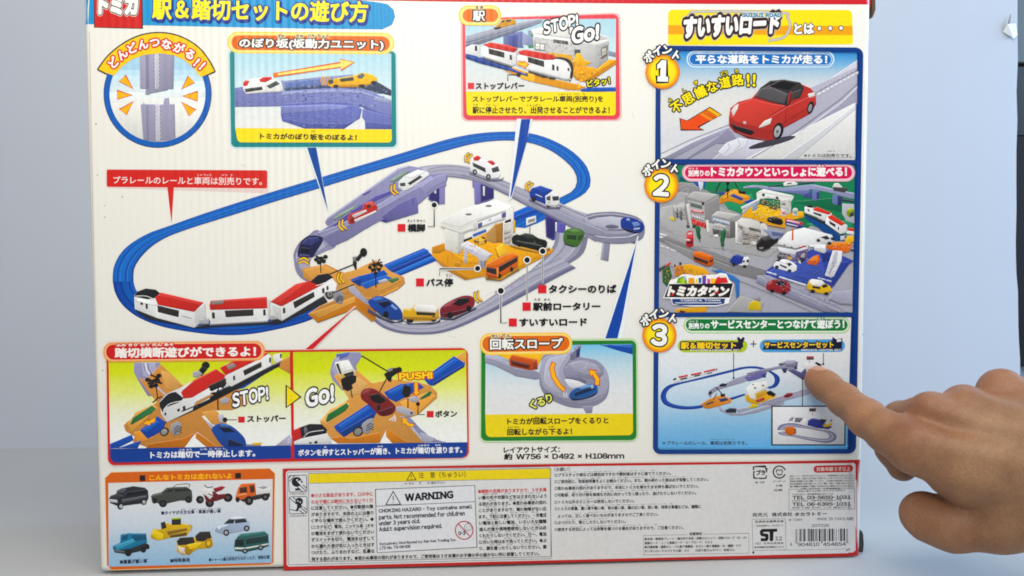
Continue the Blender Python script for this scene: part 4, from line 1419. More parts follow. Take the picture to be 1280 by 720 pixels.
GRAIN('935,240 1190,295 1180,410 1060,480 940,415', ('4A4540', '8E877C', 'D9D4C8', '6E675E', 'A7604A'), .85, 4, 14)
GRAIN('640,160 850,212 850,245 645,195', ('E3E8EC', '6E7A90', '4E586C'), .8, 5, 14)
GRAIN('190,20 330,15 340,180 240,170', ('4A4848', '8E8A86', 'D3D0CA', '70747C'), .9, 6, 5)
GRAIN('410,170 565,220 570,275 415,225', ('7E2424', 'D86A5E', 'E8D8D0'), .8, 7, 18, .35)
GRAIN('60,200 330,330 330,380 60,310', ('A09C9A', 'BEBAB6', '8E8A88'), 1.1, 8, 22, .3, 3)
GRAIN('440,440 1180,600 1180,660 700,545', ('B6B2AE', '9C9894', 'C8C4C0'), 1.1, 9, 20, .3, 3)
sub('toy_tree', 'small green toy tree')
F('2F6A46', '445,265 480,245 510,280 500,330 515,390 490,410 465,370'), F('245638', '470,300 500,300 505,390 485,400'), S('3B4A36', .9, '498,390 500,440')
sub('toy_tree', 'small green toy tree by the shops')
F('2F6A46', '740,310 775,285 800,300 790,370 775,440 780,480 745,490 730,400'), F('245638', '765,320 795,310 780,400 772,470 758,470'), S('3B4A36', .9, '762,485 764,525')
sub('toy_fire_engine', 'small red toy fire engine')
F('B23034', '340,480 350,320 380,305 420,312 430,420 425,485 380,498'), F('D9B8B4', '360,330 415,325 412,345 362,350'), F('E6DAD6', '350,400 390,405 380,420 348,415'), F('4A2022', '345,430 420,425 418,450 348,455'), F('D04A4A', '352,352 418,348 420,395 355,398')
sub('toy_bus', 'orange toy bus in the street')
F('C56226', '420,560 440,540 520,545 650,600 660,680 620,712 560,700 425,640'), F('DB7830', '440,545 520,548 648,602 600,625 430,575'), F('4A2A1E', '425,590 590,650 590,690 430,632'), F('6A3420', '605,640 650,622 652,650 608,672'), F('8E421C', '430,640 560,698 620,712 600,716 540,700')
sub('toy_truck', 'blue and white toy truck in the street')
F('2B3A86', '842,640 880,590 925,575 1000,600 980,690 900,700 845,670'), F('3B4C9A', '882,592 926,578 996,600 950,625'), F('DAD8D6', '985,650 1005,605 1050,600 1070,640 1050,700 1000,716 930,690 985,680'), F('2A2C30', '1030,640 1062,632 1060,660 1035,672'), E('2A282A', 890, 690, 20, 18), E('2A282A', 1010, 712, 24, 16), E('2A2C30', 1000, 655, 14, 14)
sub('toy_car', 'black toy car parked by the shops')
F('2A2524', '1150,440 1190,390 1240,370 1340,330 1400,370 1390,430 1300,500 1210,530 1150,500'), F('47403E', '1230,380 1330,340 1380,370 1290,400'), F('8A8078', '1165,485 1220,492 1215,508 1165,500'), F('191615', '1150,500 1215,532 1300,500 1300,512 1215,545')
Z(940, 215, 9.14)
sub('toy_road_bridge', 'grey blue toy bridge')
F('8C93B8', '-100,170 0,150 110,155 200,170 360,180 700,140 920,190 1168,240 1168,310 1100,300 900,240 700,200 560,215 380,220 180,215 60,180 -100,190'), F('A3A9C8', '-90,165 0,152 110,160 -10,172'), F('6F78A8', '180,200 380,208 660,200 640,250 560,260 400,235'), F('9DA2BE', '700,150 920,195 1168,245 1168,262 920,215 720,175')
F('4A5488', '575,255 680,215 690,300 580,290'), F('6A76A8', '690,200 765,215 770,300 725,335 690,325'), F('3C4674', '735,225 770,230 768,300 735,310'), F('6A76A8', '920,260 975,265 985,375 950,380 920,360'), F('333C66', '975,270 1030,280 1020,380 975,378'), F('3C3A5A', '1020,300 1168,330 1168,350 1030,330'), F('B2B0BE', '1030,360 1168,370 1168,590 1080,560 1030,480', 0)
F('2B3358', '180,165 360,135 360,150 190,175'), F('2B3358', '520,130 690,115 720,125 530,145'), F('DEDCD8', '355,130 385,110 480,108 520,130 515,150 365,162'), F('3C3A3C', '400,128 450,120 455,132 400,142')
F('CFCEC4', '915,180 940,130 985,125 1030,170 1020,200 950,205'), F('4A4542', '920,170 1080,180 1090,200 1060,235 930,210'), F('8C9A3A', '1075,450 1120,400 1165,430 1165,500 1110,520 1080,490'), F('B6C24E', '1085,430 1130,410 1160,425 1120,450'), F('3E4A28', '1110,470 1160,450 1165,500 1115,515')
Z(820, 190, 9.846)
sub('level_crossing')
F('D29038', '780,570 860,500 960,455 1010,470 1160,555 1150,590 1040,645 900,605 780,645'), F('DFA24A', '800,580 900,510 980,470 1140,560 1030,600 900,570'), F('3C4C8C', '905,540 950,512 1080,570 1050,598'), F('3C4C8C', '740,500 800,490 865,495 830,530 790,520'), F('2B4F94', '1080,610 1160,580 1220,590 1130,640')
S('1D1C1A', 1.1, '795,365 740,470 742,495'), S('1D1C1A', 1.1, '960,360 1010,450'), S('1D1C1A', 1.3, '880,400 882,565'), F('1F1D1C', '855,368 910,368 900,400 870,410'), F('1F1D1C', '858,455 905,455 900,490 865,485'), F('1F1D1C', '1010,455 1040,480 1100,480 1100,520 1050,515 1015,505'), S('6A6460', .7, '680,480 860,468')
Z(940, 215, 9.14)
sub('toy_station', 'white toy station on a yellow base')
F('DFA834', '-110,430 80,370 200,400 450,440 590,460 590,520 400,560 380,630 160,590 -20,530 -110,520'), F('EDBD46', '-20,470 100,400 300,420 330,500 160,540'), F('B98427', '160,590 380,630 380,650 150,605')
F('D9D7CC', '48,235 130,195 475,270 470,330 430,480 330,500 320,320 180,300 90,310 60,380'), F('E6E4DA', '48,235 130,197 475,270 440,290 110,240'), F('C4C2BA', '320,320 440,300 430,480 330,490'), F('3E3A38', '112,245 145,250 142,280 112,275'), F('3E3A38', '270,280 300,285 300,312 270,306'), F('E9E6E2', '146,255 270,280 268,300 145,278'), F('49805E', '190,325 310,345 310,385 190,365'), F('5B4A38', '100,320 180,335 178,380 100,365'), F('6E5638', '190,385 305,405 280,440 190,415'), F('332E2C', '330,358 380,362 376,376 332,372')
F('2F7E58', '440,340 480,280 478,440 445,480'), F('D8C9C6', '330,420 385,430 380,510 330,500'), F('B25A64', '335,455 380,465 378,482 335,474'), F('A9B4BC', '-120,470 -60,390 70,310 75,335 -40,420 -90,480'), F('D9DCDC', '-130,400 70,305 74,325 -120,430'), F('8A98A8', '0,390 60,350 60,430 0,450')
F('C9CCC6', '462,425 490,408 522,425 518,500 465,505'), F('8F9890', '470,440 512,445 510,480 470,475'), F('E3B24A', '520,450 580,450 590,515 525,510')
F('231F1D', '165,545 190,515 260,508 340,540 355,580 330,608 240,590 170,565'), F('4A4441', '200,520 260,514 320,540 250,545')
GRAIN('60,380 90,310 320,320 330,500 160,590 -20,530', ('8E6A26', 'F3CE6A', '5B4A38', 'C9952F', 'E9E4DA'), .9, 11, 12, .3)
GRAIN('330,340 440,320 430,480 330,500', ('8E8C84', 'B25A64', 'E9E6DE', '55504A'), .8, 12, 6, .4)
GRAIN('395,540 570,585 566,640 390,595', ('F0ECEC', '7E2E3C', '1F2A5E'), .6, 13, 14, .6, 1.4)
sub('sign_board', 'small red and blue shop sign on an orange post')
F('C05E24', '452,650 474,650 474,740 450,740'), F('B5404A', '375,525 580,575 575,655 375,600'), F('2E3D7E', '378,560 578,612 576,652 378,600'), F('E9DEDC', '395,545 540,578 538,590 395,560'), F('D9DAE6', '392,585 520,615 520,625 392,598')
sub('toy_train', 'white toy train with red roofs')
F('1F4C80', '600,480 830,580 1000,720 1060,790 950,790 830,700 600,520'), F('2B2C34', '600,470 840,570 1060,720 1100,760 1040,740 830,600 600,490')
F('DEDCD8', '600,400 620,385 700,400 720,430 910,470 910,500 840,560 700,500 600,465'), F('CC4234', '695,420 740,398 905,465 880,490 705,440'), F('262426', '610,390 640,372 700,385 700,410 650,405'), F('3A3432', '700,455 795,485 790,510 700,475'), F('3A3432', '625,420 655,430 655,455 645,450'), F('E0DEDA', '840,545 865,500 910,490 1060,590 1090,610 1080,690 1010,710 840,590'), F('CC4234', '860,510 910,488 1065,590 1020,615 885,540'), F('3A3432', '880,555 955,600 950,632 885,590'), F('3A3432', '980,625 995,632 990,665 980,658'), F('CC4234', '1090,640 1165,640 1165,680 1095,670'), F('D9D7D5', '1085,670 1165,680 1165,720 1080,705')
Z(940, 280, 9.14)
sub('service_station', 'white and blue toy service station')
F('8A92B4', '120,60 370,90 340,150 240,180 180,120'), F('5F6A90', '220,80 360,105 340,140 230,130'), F('3A4B94', '150,540 240,470 560,340 700,280 900,300 1160,420 1100,470 930,713 850,760 640,713 160,590'), F('4A5CA6', '200,530 560,400 800,400 840,600 640,690 180,560'), F('2C3A7A', '780,310 940,320 900,420 800,440'), F('33428A', '880,440 1100,430 920,690 900,640')
F('C9CBDE', '170,540 280,570 275,590 160,555'), F('C9CBDE', '310,595 620,690 610,712 305,612'), F('B9BCD4', '750,605 910,650 900,665 745,620'), F('2C3A7A', '700,580 770,515 775,530 720,580'), S('2C3A7A', .7, '470,590 640,640')
F('D7D5D6', '290,260 500,300 640,250 640,300 500,350 310,310'), F('B8B4C4', '320,300 500,340 500,390 330,340'), F('57507A', '500,320 640,280 620,400 520,450 480,400'), F('2C2C3C', '540,380 600,340 610,410 560,440'), F('B5A0A8', '560,350 600,330 600,380 565,385'), F('C9C5B4', '520,420 545,415 560,445 540,460')
F('E7E5E2', '290,210 400,90 590,40 910,125 920,150 870,240 720,240 640,245 480,255'), F('D2CFCE', '290,212 480,256 640,245 640,262 490,280 290,232'), F('B8323A', '530,262 610,245 612,262 530,275'), F('3A3A44', '355,232 375,236 375,250 358,246'), F('3A3A44', '440,255 460,258 460,272 442,268'), F('E1DFDD', '650,235 840,235 845,320 820,335 710,300 705,265 650,265'), F('C9C7C6', '705,262 842,268 840,325 715,300')
F('C8612A', '455,70 472,70 470,185 450,185')
F('4A4A50', '285,360 320,320 430,350 460,400 400,420 290,390'), F('8E8890', '300,350 400,360 400,380 300,370'), F('C8A24E', '400,365 460,390 450,415 405,405'), F('D26A22', '625,430 690,370 760,350 775,420 735,465 630,450'), F('E88A38', '640,425 700,380 750,370 740,430'), F('A64E18', '625,445 735,465 735,475 630,460')
F('D46E24', '850,245 900,210 1100,205 1140,250 1110,310 1060,330 880,290 840,265'), F('E5893A', '900,212 1095,208 1120,240 900,250'), F('E0B234', '1060,180 1090,140 1160,135 1160,200 1120,230 1065,210'), F('D9D7DA', '920,300 1030,310 1020,420 930,600 900,610 830,590 850,520'), F('B4B2BA', '940,310 975,312 960,430 880,580 870,570'), F('BFBDC6', '1010,140 1060,130 1060,180 1010,190'), F('2B2A2C', '1110,290 1160,290 1160,310 1115,305')
GRAIN('310,310 500,345 640,290 630,400 500,450 330,390', ('2C2C48', '8E8AB0', 'D6D2DC', 'B5606A', '5F6FA8', 'C8A24E'), .8, 14, 8, .55)
GRAIN('160,560 560,400 800,410 1000,440 900,640 640,690', ('3A4B94', '5C6EB4', '33428A'), 1.0, 15, 16, .25, 2.5)
GRAIN('850,240 1095,208 1150,150 1160,290 1060,325', ('A6521A', 'F0B060', 'E9C23C', '6E3A18', 'DAD6D4'), .9, 16, 4, .4)
sub('toy_car', 'white toy car on the blue forecourt')
F('E2E1E0', '240,470 270,430 340,400 400,405 470,440 510,480 505,530 460,550 400,540 250,500'), F('33322F', '265,420 310,395 340,400 300,430'), F('33322F', '310,455 400,490 385,508 320,478'), F('33322F', '390,450 430,440 455,460 420,485'), F('F0EFED', '300,430 350,402 410,412 380,460'), E('3A3A44', 280, 492, 24, 20), E('3A3A44', 425, 535, 24, 18)
sub('toy_car', 'silver toy car on the station roof')
F('CFCDCC', '725,150 760,130 850,125 920,160 930,200 860,235 760,200 730,180'), F('3A3836', '780,150 850,130 890,170 840,180'), E('3A3836', 755, 188, 22, 18), E('3A3836', 880, 222, 26, 20), F('2E2C2C', '895,150 930,160 940,190 900,185')
sub('toy_car', 'black toy car in front of the shop')
F('272120', '45,240 100,170 180,140 240,170 235,220 150,290 90,305 55,290'), F('47403E', '110,180 180,150 220,175 150,200'), F('8A8078', '75,270 130,262 125,285 85,290')
Z(800, 320, 4)
sub('town_road')
F('9C9AB0', '580,98 640,96 840,180 980,240 1040,280 1000,284 860,240 720,180 600,140'), F('8886A2', '580,110 720,170 900,250 960,280 920,280 700,190 580,130'), S('C4C2D0', .8, '590,100 740,160 900,230 1000,275'), F('A3A1B8', '960,180 1060,170 1060,245 1000,240 940,215'), S('807E98', .6, '950,215 1000,235 1058,240', 1), S('6E6C80', .7, '460,110 560,150 700,210 860,280')
F('A9A6A4', '430,280 500,200 620,230 600,284'), F('C9B23C', '538,270 545,235 570,222 600,230 604,272', 0), F('8E8890', '560,215 600,200 600,230')
F('D9A538', '176,264 340,250 330,282 180,284'), F('5B3A24', '200,270 230,276 220,284 196,282')
F('30623F', '112,60 146,40 160,100 140,160 112,130'), F('4C4A48', '96,60 150,30 152,40 96,80'), F('BE4E34', '126,48 152,28 156,38 130,56'), F('D0873E', '176,50 260,40 256,110 170,100'), F('DDA63C', '210,44 250,40 320,60 350,90 300,110 220,80'), F('2B2826', '170,40 180,46 178,56 170,52'), F('2B2826', '196,30 208,34 206,46 196,44')
F('3F6FA8', '355,70 400,68 470,100 496,120 496,200 480,210 472,130 400,90')
sub('toy_car', 'dark red toy car on the road')
F('8E2A2C', '630,150 640,126 680,116 730,124 752,150 748,176 720,190 660,176 632,166', 1), F('2B1D20', '668,128 710,122 730,140 700,152'), E('231A1C', 660, 174, 11, 9), E('231A1C', 718, 186, 11, 9), F('B04A48', '640,132 664,122 660,140 640,150')
sub('toy_car', 'yellow toy car with a white roof')
F('D9B23A', '832,150 846,118 900,122 950,152 956,176 920,190 870,180 836,166'), F('E6E2DA', '846,130 856,114 906,120 922,136 900,152 860,146'), F('33302A', '858,148 900,154 900,166 862,160'), F('33302A', '905,148 926,138 940,152 915,160'), E('2B2622', 862, 176, 12, 9), E('2B2622', 930, 188, 12, 8)
GRAIN('580,110 720,105 980,240 1030,280 900,250 640,140', ('B4B2C6', '7E7C98', '908EAA'), 1.0, 17, 24, .3, 3)
GRAIN('100,60 160,40 256,60 330,90 300,108 170,140 110,130', ('3B4A3A', 'C0703A', 'E3C060', '5A4A3A', '8E8A84'), 1.1, 18, 10, .45)
sub('town_logo', 'town logo with coloured toy buildings above the lettering')
F('EFEBE4', '114,210 150,120 180,112 210,92 240,90 270,98 330,94 380,92 400,84 430,88 446,120 468,140 450,206 442,236 380,252 260,252 160,242 154,214')
F('6FA83E', '180,136 190,110 214,100 230,112 236,138'), F('B9C63E', '200,118 214,108 226,138 206,138'), F('9FB8D0', '214,106 226,100 232,116 220,124'), F('E0A23C', '240,110 270,108 272,138 240,138'), F('2F6CA8', '290,110 306,108 306,134 292,136'), F('6A4A9A', '310,98 330,96 328,138 310,138'), F('C85A9C', '334,112 350,116 350,138 334,138'), F('F0C23C', '352,110 380,114 378,138 352,138'), F('CC3A3A', '370,138 382,108 404,96 430,104 440,134'), F('E9D5D2', '398,96 430,98 428,108 396,108'), F('E8D24A', '276,116 288,114 288,136 276,136')
F('231C1C', '120,206 146,140 464,136 446,208')
T('トミカタウン', 134, 202, 446, 202, 54, 'EDE6D8', .075, [('231C1C', 1.2)], .25)
F('CC3A3A', '150,196 168,182 166,200'), F('CC3A3A', '372,178 392,176 386,188 368,188')
F('21427C', '158,214 424,212 420,238 380,246 200,246 162,238'), F('E3E2E0', '170,232 410,232 400,236 180,236')
T('TOMICA TOWN', 200, 227, 400, 226, 10, 'E3E2E0', .03)
sub('heading', 'pink heading strip')
Z(800, 170, 4)
Q('E7A2B2', '208,138 1074,138 1076,228 210,228', 11.5), Q('EFC4CC', '216,144 1068,144 1068,223 218,223', 10), Q('C92A58', '224,152 1060,152 1060,214 224,214', 8)
T('別売りの', 240, 202, 348, 202, 32, 'F0E9E4', .03), T('トミカタウンといっしょに遊べる！', 354, 204, 1034, 203, 50, 'F0E9E4', .04)
T('べつ う', 240, 168, 288, 168, 10, 'F0E9E4', .02), T('あそ', 888, 156, 920, 156, 13, 'F0E9E4', .03, [('C92A58', .8)])
# ------ picture 3: two sets joined
sub('joined_sets_picture', 'picture of two toy sets joined together on a pale blue ground')
Z(800, 430, 4)
G(['E4E2DE', 'E4E2DE', 'D8DEE2', 'B8D2E2', '88BADA', '6CA8D2'], '92,-134 1056,-134 1036,528 90,528', 12)
Q('6CA8D2', '90,505 1040,505 1036,530 96,530', [0, 0, 3, 5])
Z(820, 430, 8)
sub('oval_rail')
BAND('45,520 60,470 110,420 180,395 340,360 560,305 760,255 860,230 980,222 1080,240 1180,285 1235,330 1235,380 1200,430 1130,450', '100,520 110,480 150,440 220,410 360,375 560,330 760,280 880,250 970,245 1060,258 1140,290 1180,330 1185,380 1160,415 1110,430', [(.5, '23418C'), (.7, '30559E'), (1, '2A4A92')], 50)
BAND('45,520 55,570 90,610 170,640 280,655 400,650 490,630', '100,520 110,560 150,590 220,612 320,622 420,615 480,600', [(.5, '23418C'), (1, '30559E')], 20)
F('2A4A92', '730,540 880,495 900,510 760,560')
sub('raised_road')
F('9C9AB4', '515,500 530,460 580,430 700,390 800,340 930,300 1090,255 1280,195 1290,220 1100,285 1000,330 860,390 720,430 620,460 560,500 545,540'), F('6F6AA6', '880,330 1000,270 1090,255 1110,300 1080,330 1000,360 920,375'), F('8A86BA', '890,320 1000,262 1080,252 1000,300'), F('4A4684', '1050,300 1095,290 1100,335 1065,335')
for x, y in ((945, 300), (980, 296), (935, 318)):
    E('DAD8E2', x, y, 9, 9)
F('A3A1B8', '610,600 660,650 760,690 860,690 1000,650 1280,560 1280,600 1000,690 860,715 740,715 640,670'), F('B3B1C4', '800,650 960,620 1280,530 1280,560 960,650 820,690')
F('2E3440', '690,660 740,640 805,645 800,690 700,685'), F('252A38', '630,410 660,392 710,398 700,422 640,428'), F('1F2126', '525,480 560,470 555,500 530,505')
sub('level_crossing')
F('CE8A44', '450,600 520,555 600,520 680,510 760,560 740,590 640,620 520,650 480,640'), F('33456E', '620,550 700,535 730,560 650,580'), F('4E4438', '490,600 560,570 590,580 510,610'), S('24221F', 1.2, '600,430 660,500'), S('24221F', 1.0, '570,560 610,490'), F('24242A', '640,500 690,495 690,525 650,530')
sub('toy_station')
F('D6A93C', '890,520 960,480 1130,470 1220,540 1120,590 980,610 900,570'), F('E2E0DA', '900,440 960,390 1110,370 1120,430 990,500 1000,560 940,540'), F('C9A24E', '1000,490 1100,450 1100,500 1010,540'), F('A8463C', '990,560 1080,530 1085,560 1010,585'), F('20201E', '1105,480 1140,470 1200,500 1180,525 1120,510'), E('4A4846', 990, 440, 12, 8), E('4A4846', 1070, 415, 12, 8), E('4A4846', 970, 405, 10, 6), F('C9B83C', '925,630 960,600 1020,610 1015,630 950,645')
sub('toy_train', 'tiny white and red toy train')
F('D9D6D6', '168,345 320,310 460,280 610,245 615,265 470,310 330,345 180,390'), F('B8323C', '220,325 315,305 320,322 230,342'), F('B8323C', '345,300 455,278 458,296 350,318'), F('B8323C', '475,272 590,245 595,262 480,288'), F('3A3438', '240,345 310,330 310,345 245,360'), F('3A3438', '380,315 440,302 440,315 385,328'), F('3A3438', '510,290 560,278 560,290 515,302'), F('2E2C34', '170,350 200,335 205,352 175,368'), F('2E2C34', '595,250 612,244 614,256 600,262')
Z(940, 430, 9.14)
sub('raised_road')
F('8A88A6', '-60,330 100,290 260,262 380,240 500,250 520,290 480,290 330,280 60,330 -60,380'), F('7C7A9C', '350,210 400,188 480,186 525,205 515,270 400,260'), F('A2A0B8', '365,212 410,195 480,194 505,210 470,235 390,235'), F('3C3A60', '335,280 400,270 390,330 360,330'), F('5C5884', '390,290 480,290 560,325 620,260 620,400 580,410 500,360'), F('33315A', '480,265 515,250 510,290 490,290'), F('5A5862', '300,225 340,215 380,235 320,250')
F('A3A1B8', '60,690 350,590 590,520 690,500 700,550 590,590 400,640 240,700'), F('B3B1C4', '80,680 350,580 590,510 590,530 350,605'), F('7E2A38', '360,590 400,560 460,555 465,585 420,610 365,612'), F('A3444E', '385,570 450,560 440,580'), F('1F1E20', '165,545 210,530 270,570 240,600 170,570')
sub('sign_board')
F('A8454C', '622,140 705,140 705,160 622,160'), F('4A3A48', '622,160 705,158 705,180 622,180'), S('7A4A4A', .6, '655,180 655,230'), F('DAD8D8', '590,235 690,215 760,250 700,300 610,290'), F('201E20', '715,215 740,205 795,235 790,250 750,245')
Z(800, 430, 4)
S('191A2A', 1.0, '468,46 468,166'), E('191A2A', 468, 170, 5.5), S('191A2A', 1.0, '917,46 917,98'), E('191A2A', 916, 100, 5.5), S('191A2A', 1.0, '812,170 812,310')
sub('inset_picture', 'framed inset of a small oval road')
Q('161C3A', '656,308 1028,308 1026,507 656,507'), Q('D6D5D6', '663,314 1022,314 1020,501 663,501')
Z(950, 500, 9.846)
BAND('210,370 230,320 300,290 420,285 600,325 760,365 860,380 930,420 940,470 900,510 820,530 700,515 520,480 400,450 260,430 215,400', '290,370 320,345 380,330 440,335 560,350 700,375 800,395 850,430 845,465 800,475 700,470 560,450 450,430 380,420 310,400 292,385', [(.4, '7E7C98'), (.7, 'A6A4BA'), (1, '8886A0')], 60)
F('C26A24', '300,360 330,330 400,325 430,350 415,430 370,438 310,410'), F('A45418', '415,350 440,345 445,410 415,425')
F('3A3F84', '590,250 640,225 740,240 800,290 890,330 840,360 700,345 580,310'), F('DAD8DA', '590,205 710,205 720,225 600,230'), F('3A3440', '740,230 820,240 800,280 740,275'), F('D6B048', '770,310 880,275 895,290 850,330 790,335'), F('55535C', '865,240 885,240 880,265 862,268'), F('8E8A94', '380,210 420,208 400,250 345,260'), F('77737E', '430,215 530,220 490,275 425,270'), F('DEDCDC', '530,230 580,230 575,300 545,300')
F('5A4A52', '605,100 690,100 685,140 602,138'), S('8E4A4A', .6, '645,140 645,195')
sub('heading', 'green heading strip')
Z(800, 320, 4)
Q('A9CE8C', '216,304 1050,304 1050,388 218,388', 11), Q('D6E6C4', '222,309 1044,309 1044,382 224,382', 9.5), Q('1E7A42', '228,316 1038,316 1038,374 230,374', 7.6)
T('別売りの', 242, 364, 348, 364, 30, 'ECEEE6', .03), T('サービスセンターとつなげて遊ぼう！', 354, 365, 1022, 363, 46, 'ECEEE6', .035), T('べつ う', 244, 332, 288, 332, 9, 'ECEEE6', .02), T('あそ', 890, 318, 920, 318, 13, 'ECEEE6', .03, [('1E7A42', .8)])
sub('set_label', 'yellow-green set label')
Q('B4C24A', '186,420 540,420 534,482 192,482', 8), F('26203A', '196,470 220,430 500,430 510,456 500,474')
T('駅＆踏切セット', 204, 466, 480, 464, 36, 'EDC93A', .05, [('26203A', 1.4)]), T('STATION & CROSSING SET', 250, 475, 500, 475, 9, 'D8D6DA', .05)
F('26203A', '484,410 494,404 504,416 516,404 524,412 514,436 516,458 498,456 494,436')
sub('set_label', 'blue set label')
Q('5FA0CC', '598,418 1024,416 1026,480 598,482', 8), F('1B2038', '612,468 630,432 960,432 962,404 980,416 1012,410 1008,472')
T('サービスセンターセット', 620, 462, 968, 460, 34, 'EDC95A', .045, [('1B2038', 1.2)]), T('SERVICE CENTER SET', 804, 474, 1006, 474, 9, 'D8D6DA', .05), F('DAD9DC', '984,416 1006,414 1006,428 984,430')
S('1C2032', 1.3, '552,440 582,440'), S('1C2032', 1.3, '567,424 567,456')
sub('footnote')
Z(800, 430, 4)
T('＊プラレールのレール、車両は別売りです。', 112, 506, 534, 506, 21, '2B3440', .012), T('しゃりょう べつ う', 348, 480, 470, 480, 6, '2B3440')
# frame edges laid over the pictures
sub('picture_frame')
Z()
stroke(quad_round(pts('823,60 1075.8,62.5 1066.6,564 819,564.5'), [1, 7, 7, 7]), 5.6, NAVY, True)
F(NAVY, '822,199 1074.5,200 1074.5,205.5 822,205.5'), F(NAVY, '820,391 1069.5,390.5 1069,395.5 820,396')
# ------ numbered points
for nm, cx, cy in (('1', 828, 90), ('2', 826.5, 232), ('3', 824, 419)):
    part('point_badge', 'yellow badge numbered ' + nm)
    for r_, c in ((21.5, 'D9892A'), (20, 'E69B2E'), (18.4, 'EDB43A'), (16.8, 'F3CC3C'), (15, 'F5DD42')):
        E(c, cx, cy, r_)
    sub('lettering')
    if nm == '1':
        for c_, wd in (('23201C', 3.4), ('F1EEE6', 0)):
            a = pts([(cx - 7, cy - 8.5), (cx - 1.2, cy - 14.5), (cx + 4.6, cy - 14.6), (cx + 4, cy + 6), (cx + 7, cy + 6.4), (cx + 6.6, cy + 12.5), (cx - 6.6, cy + 12), (cx - 6.4, cy + 5.8), (cx - 3.2, cy + 5.8), (cx - 2.6, cy - 5.4), (cx - 6.8, cy - 3.4)])
            if wd:
                stroke(a, wd, c_, True)
            fill(a, c_)
    else:
        CH(nm, cx - .2, cy - .5, 33, 4, 'F1EEE6', .045, [('23201C', 1.7)])
    for i, ch in enumerate('ポイント'):
        an = (-36, -12, 10, 34)[i]
        CH(ch, cx + (-17.5, -7, 5.5, 17.5)[i], cy + (-18.5, -26, -27, -20)[i], 13.4, an, 'F1EEE6', .045, [('23201C', 1.5)])
# ================================================================== crossing panel (lower left)
part('crossing_panel', 'wide red-framed panel with two crossing pictures')
Z(110, 430, 4)
Z(350, 430, 4)
Q('C2302F', '-868,40 940,18 946,570 -860,608', [2, 9, 9, 9])
stroke(quad_round(pts('-868,40 940,18 946,570 -860,608'), [2, 9, 9, 9]), .8, 'E6B9AC', True)
sub('picture', 'train stopping traffic at the crossing')
Z(110, 430, 4)
G(['C6CE2E', 'D2D84E', 'DDE084', 'E4E4B8', 'E8E8DA', 'EAEAE4'], '104,52 1010,40 1018,512 112,524')
sub('road_piece')
F('8F8CB4', '232,92 360,92 366,130 380,170 440,220 400,260 300,260 250,180 230,140'), F('A8A5C6', '270,92 340,92 346,140 380,180 340,200 280,160'), S('E0DEE8', 2.0, '288,96 296,130 318,160'), S('2E2C38', .8, '300,96 304,128 326,158'), S('2E2C38', .6, '280,96 286,134')
F('8F8CB4', '520,345 550,350 640,420 720,470 800,500 870,500 860,512 700,512 610,440'), F('B5B2C6', '526,345 545,345 640,430 620,440'), F('A9A7BC', '930,512 1010,450 1018,512')
sub('crossing_base')
F('C48D52', '250,165 300,235 345,290 330,300 200,385 180,405 190,435 235,462 225,490 300,516 480,516 545,437 660,520 700,512 600,400 570,360 640,330 720,330 800,300 790,250 740,215 560,250 470,200 366,100 320,150 280,180')
F('D2A266', '366,130 400,140 470,205 440,240 390,220'), F('C07C34', '540,440 560,450 660,520 600,520 540,470'), F('CC9759', '570,340 640,330 690,380 700,420 620,400'), F('B87430', '300,500 480,470 540,440 480,522 290,522'), F('DEA55C', '200,400 240,340 330,300 350,320 330,340 220,440')
S('A9A6B8', 2.4, '300,170 400,262'), S('C9C6D2', 1.6, '300,172 398,262')
F('C48D52', '930,100 1010,60 1012,150 940,110'), F('D7964C', '230,440 280,430 330,470 250,500')
F('3F7448', '212,400 226,368 320,306 342,322 320,346 222,402'), F('3F7448', '712,262 790,230 796,244 720,276')
F('2450A0', '112,498 220,452 230,480 150,520 112,522'), F('2450A0', '150,520 270,480 250,520'), F('1F489A', '260,430 350,360 390,390 380,430 300,474'), F('2C62B0', '270,432 340,378 360,390 300,440'), F('2450A0', '560,250 700,215 860,120 968,90 900,140 780,220 690,240')
sub('crossing_signal')
S('1F1D1B', 1.3, '340,190 350,270'), S('1F1D1B', 1.6, '325,292 352,270 372,262')
S('23211E', 2.6, '296,176 372,196'), S('23211E', 2.6, '300,200 366,158'), S('23211E', 2.0, '312,152 344,166')
for x, y in ((300, 178), (322, 190), (350, 182), (340, 206), (318, 210), (356, 158)):
    E('23211E', x, y, 13, 11)
E('4A3A30', 318, 188, 4, 4), E('4A3A30', 350, 184, 4, 4)
E('26241F', 590, 106, 20, 18), F('26241F', '570,110 600,124 570,160 540,150'), F('A4A2A4', '524,140 556,132 574,150 550,168 526,164')
sub('toy_train', 'white toy train with a red roof crossing the road')
F('24252C', '380,400 540,330 700,250 960,110 960,90 700,210 500,330 390,380')
F('E0DEDA', '360,290 380,260 470,214 640,124 690,156 700,210 540,290 524,330 396,392 368,350'), F('C23833', '466,240 530,180 640,124 690,156 680,176 520,268 480,272'), F('D04C44', '470,236 530,180 640,124 652,130 530,196'), F('25262B', '358,282 400,244 440,238 480,270 460,290 390,316 374,340 360,310'), S('E6E4E0', .9, '378,330 410,298 470,284 500,278', 1), S('E6E4E0', .8, '358,290 400,248 470,216')
F('38322E', '600,210 690,168 694,200 620,236'), F('38322E', '474,312 488,306 490,332 478,336'), F('4E2C2A', '446,326 460,320 462,334 450,338'), F('38322E', '382,346 392,340 394,354 386,358'), F('C6C4C2', '690,156 700,160 704,214 696,214'), S('DCDAD8', 1.2, '540,310 610,270')
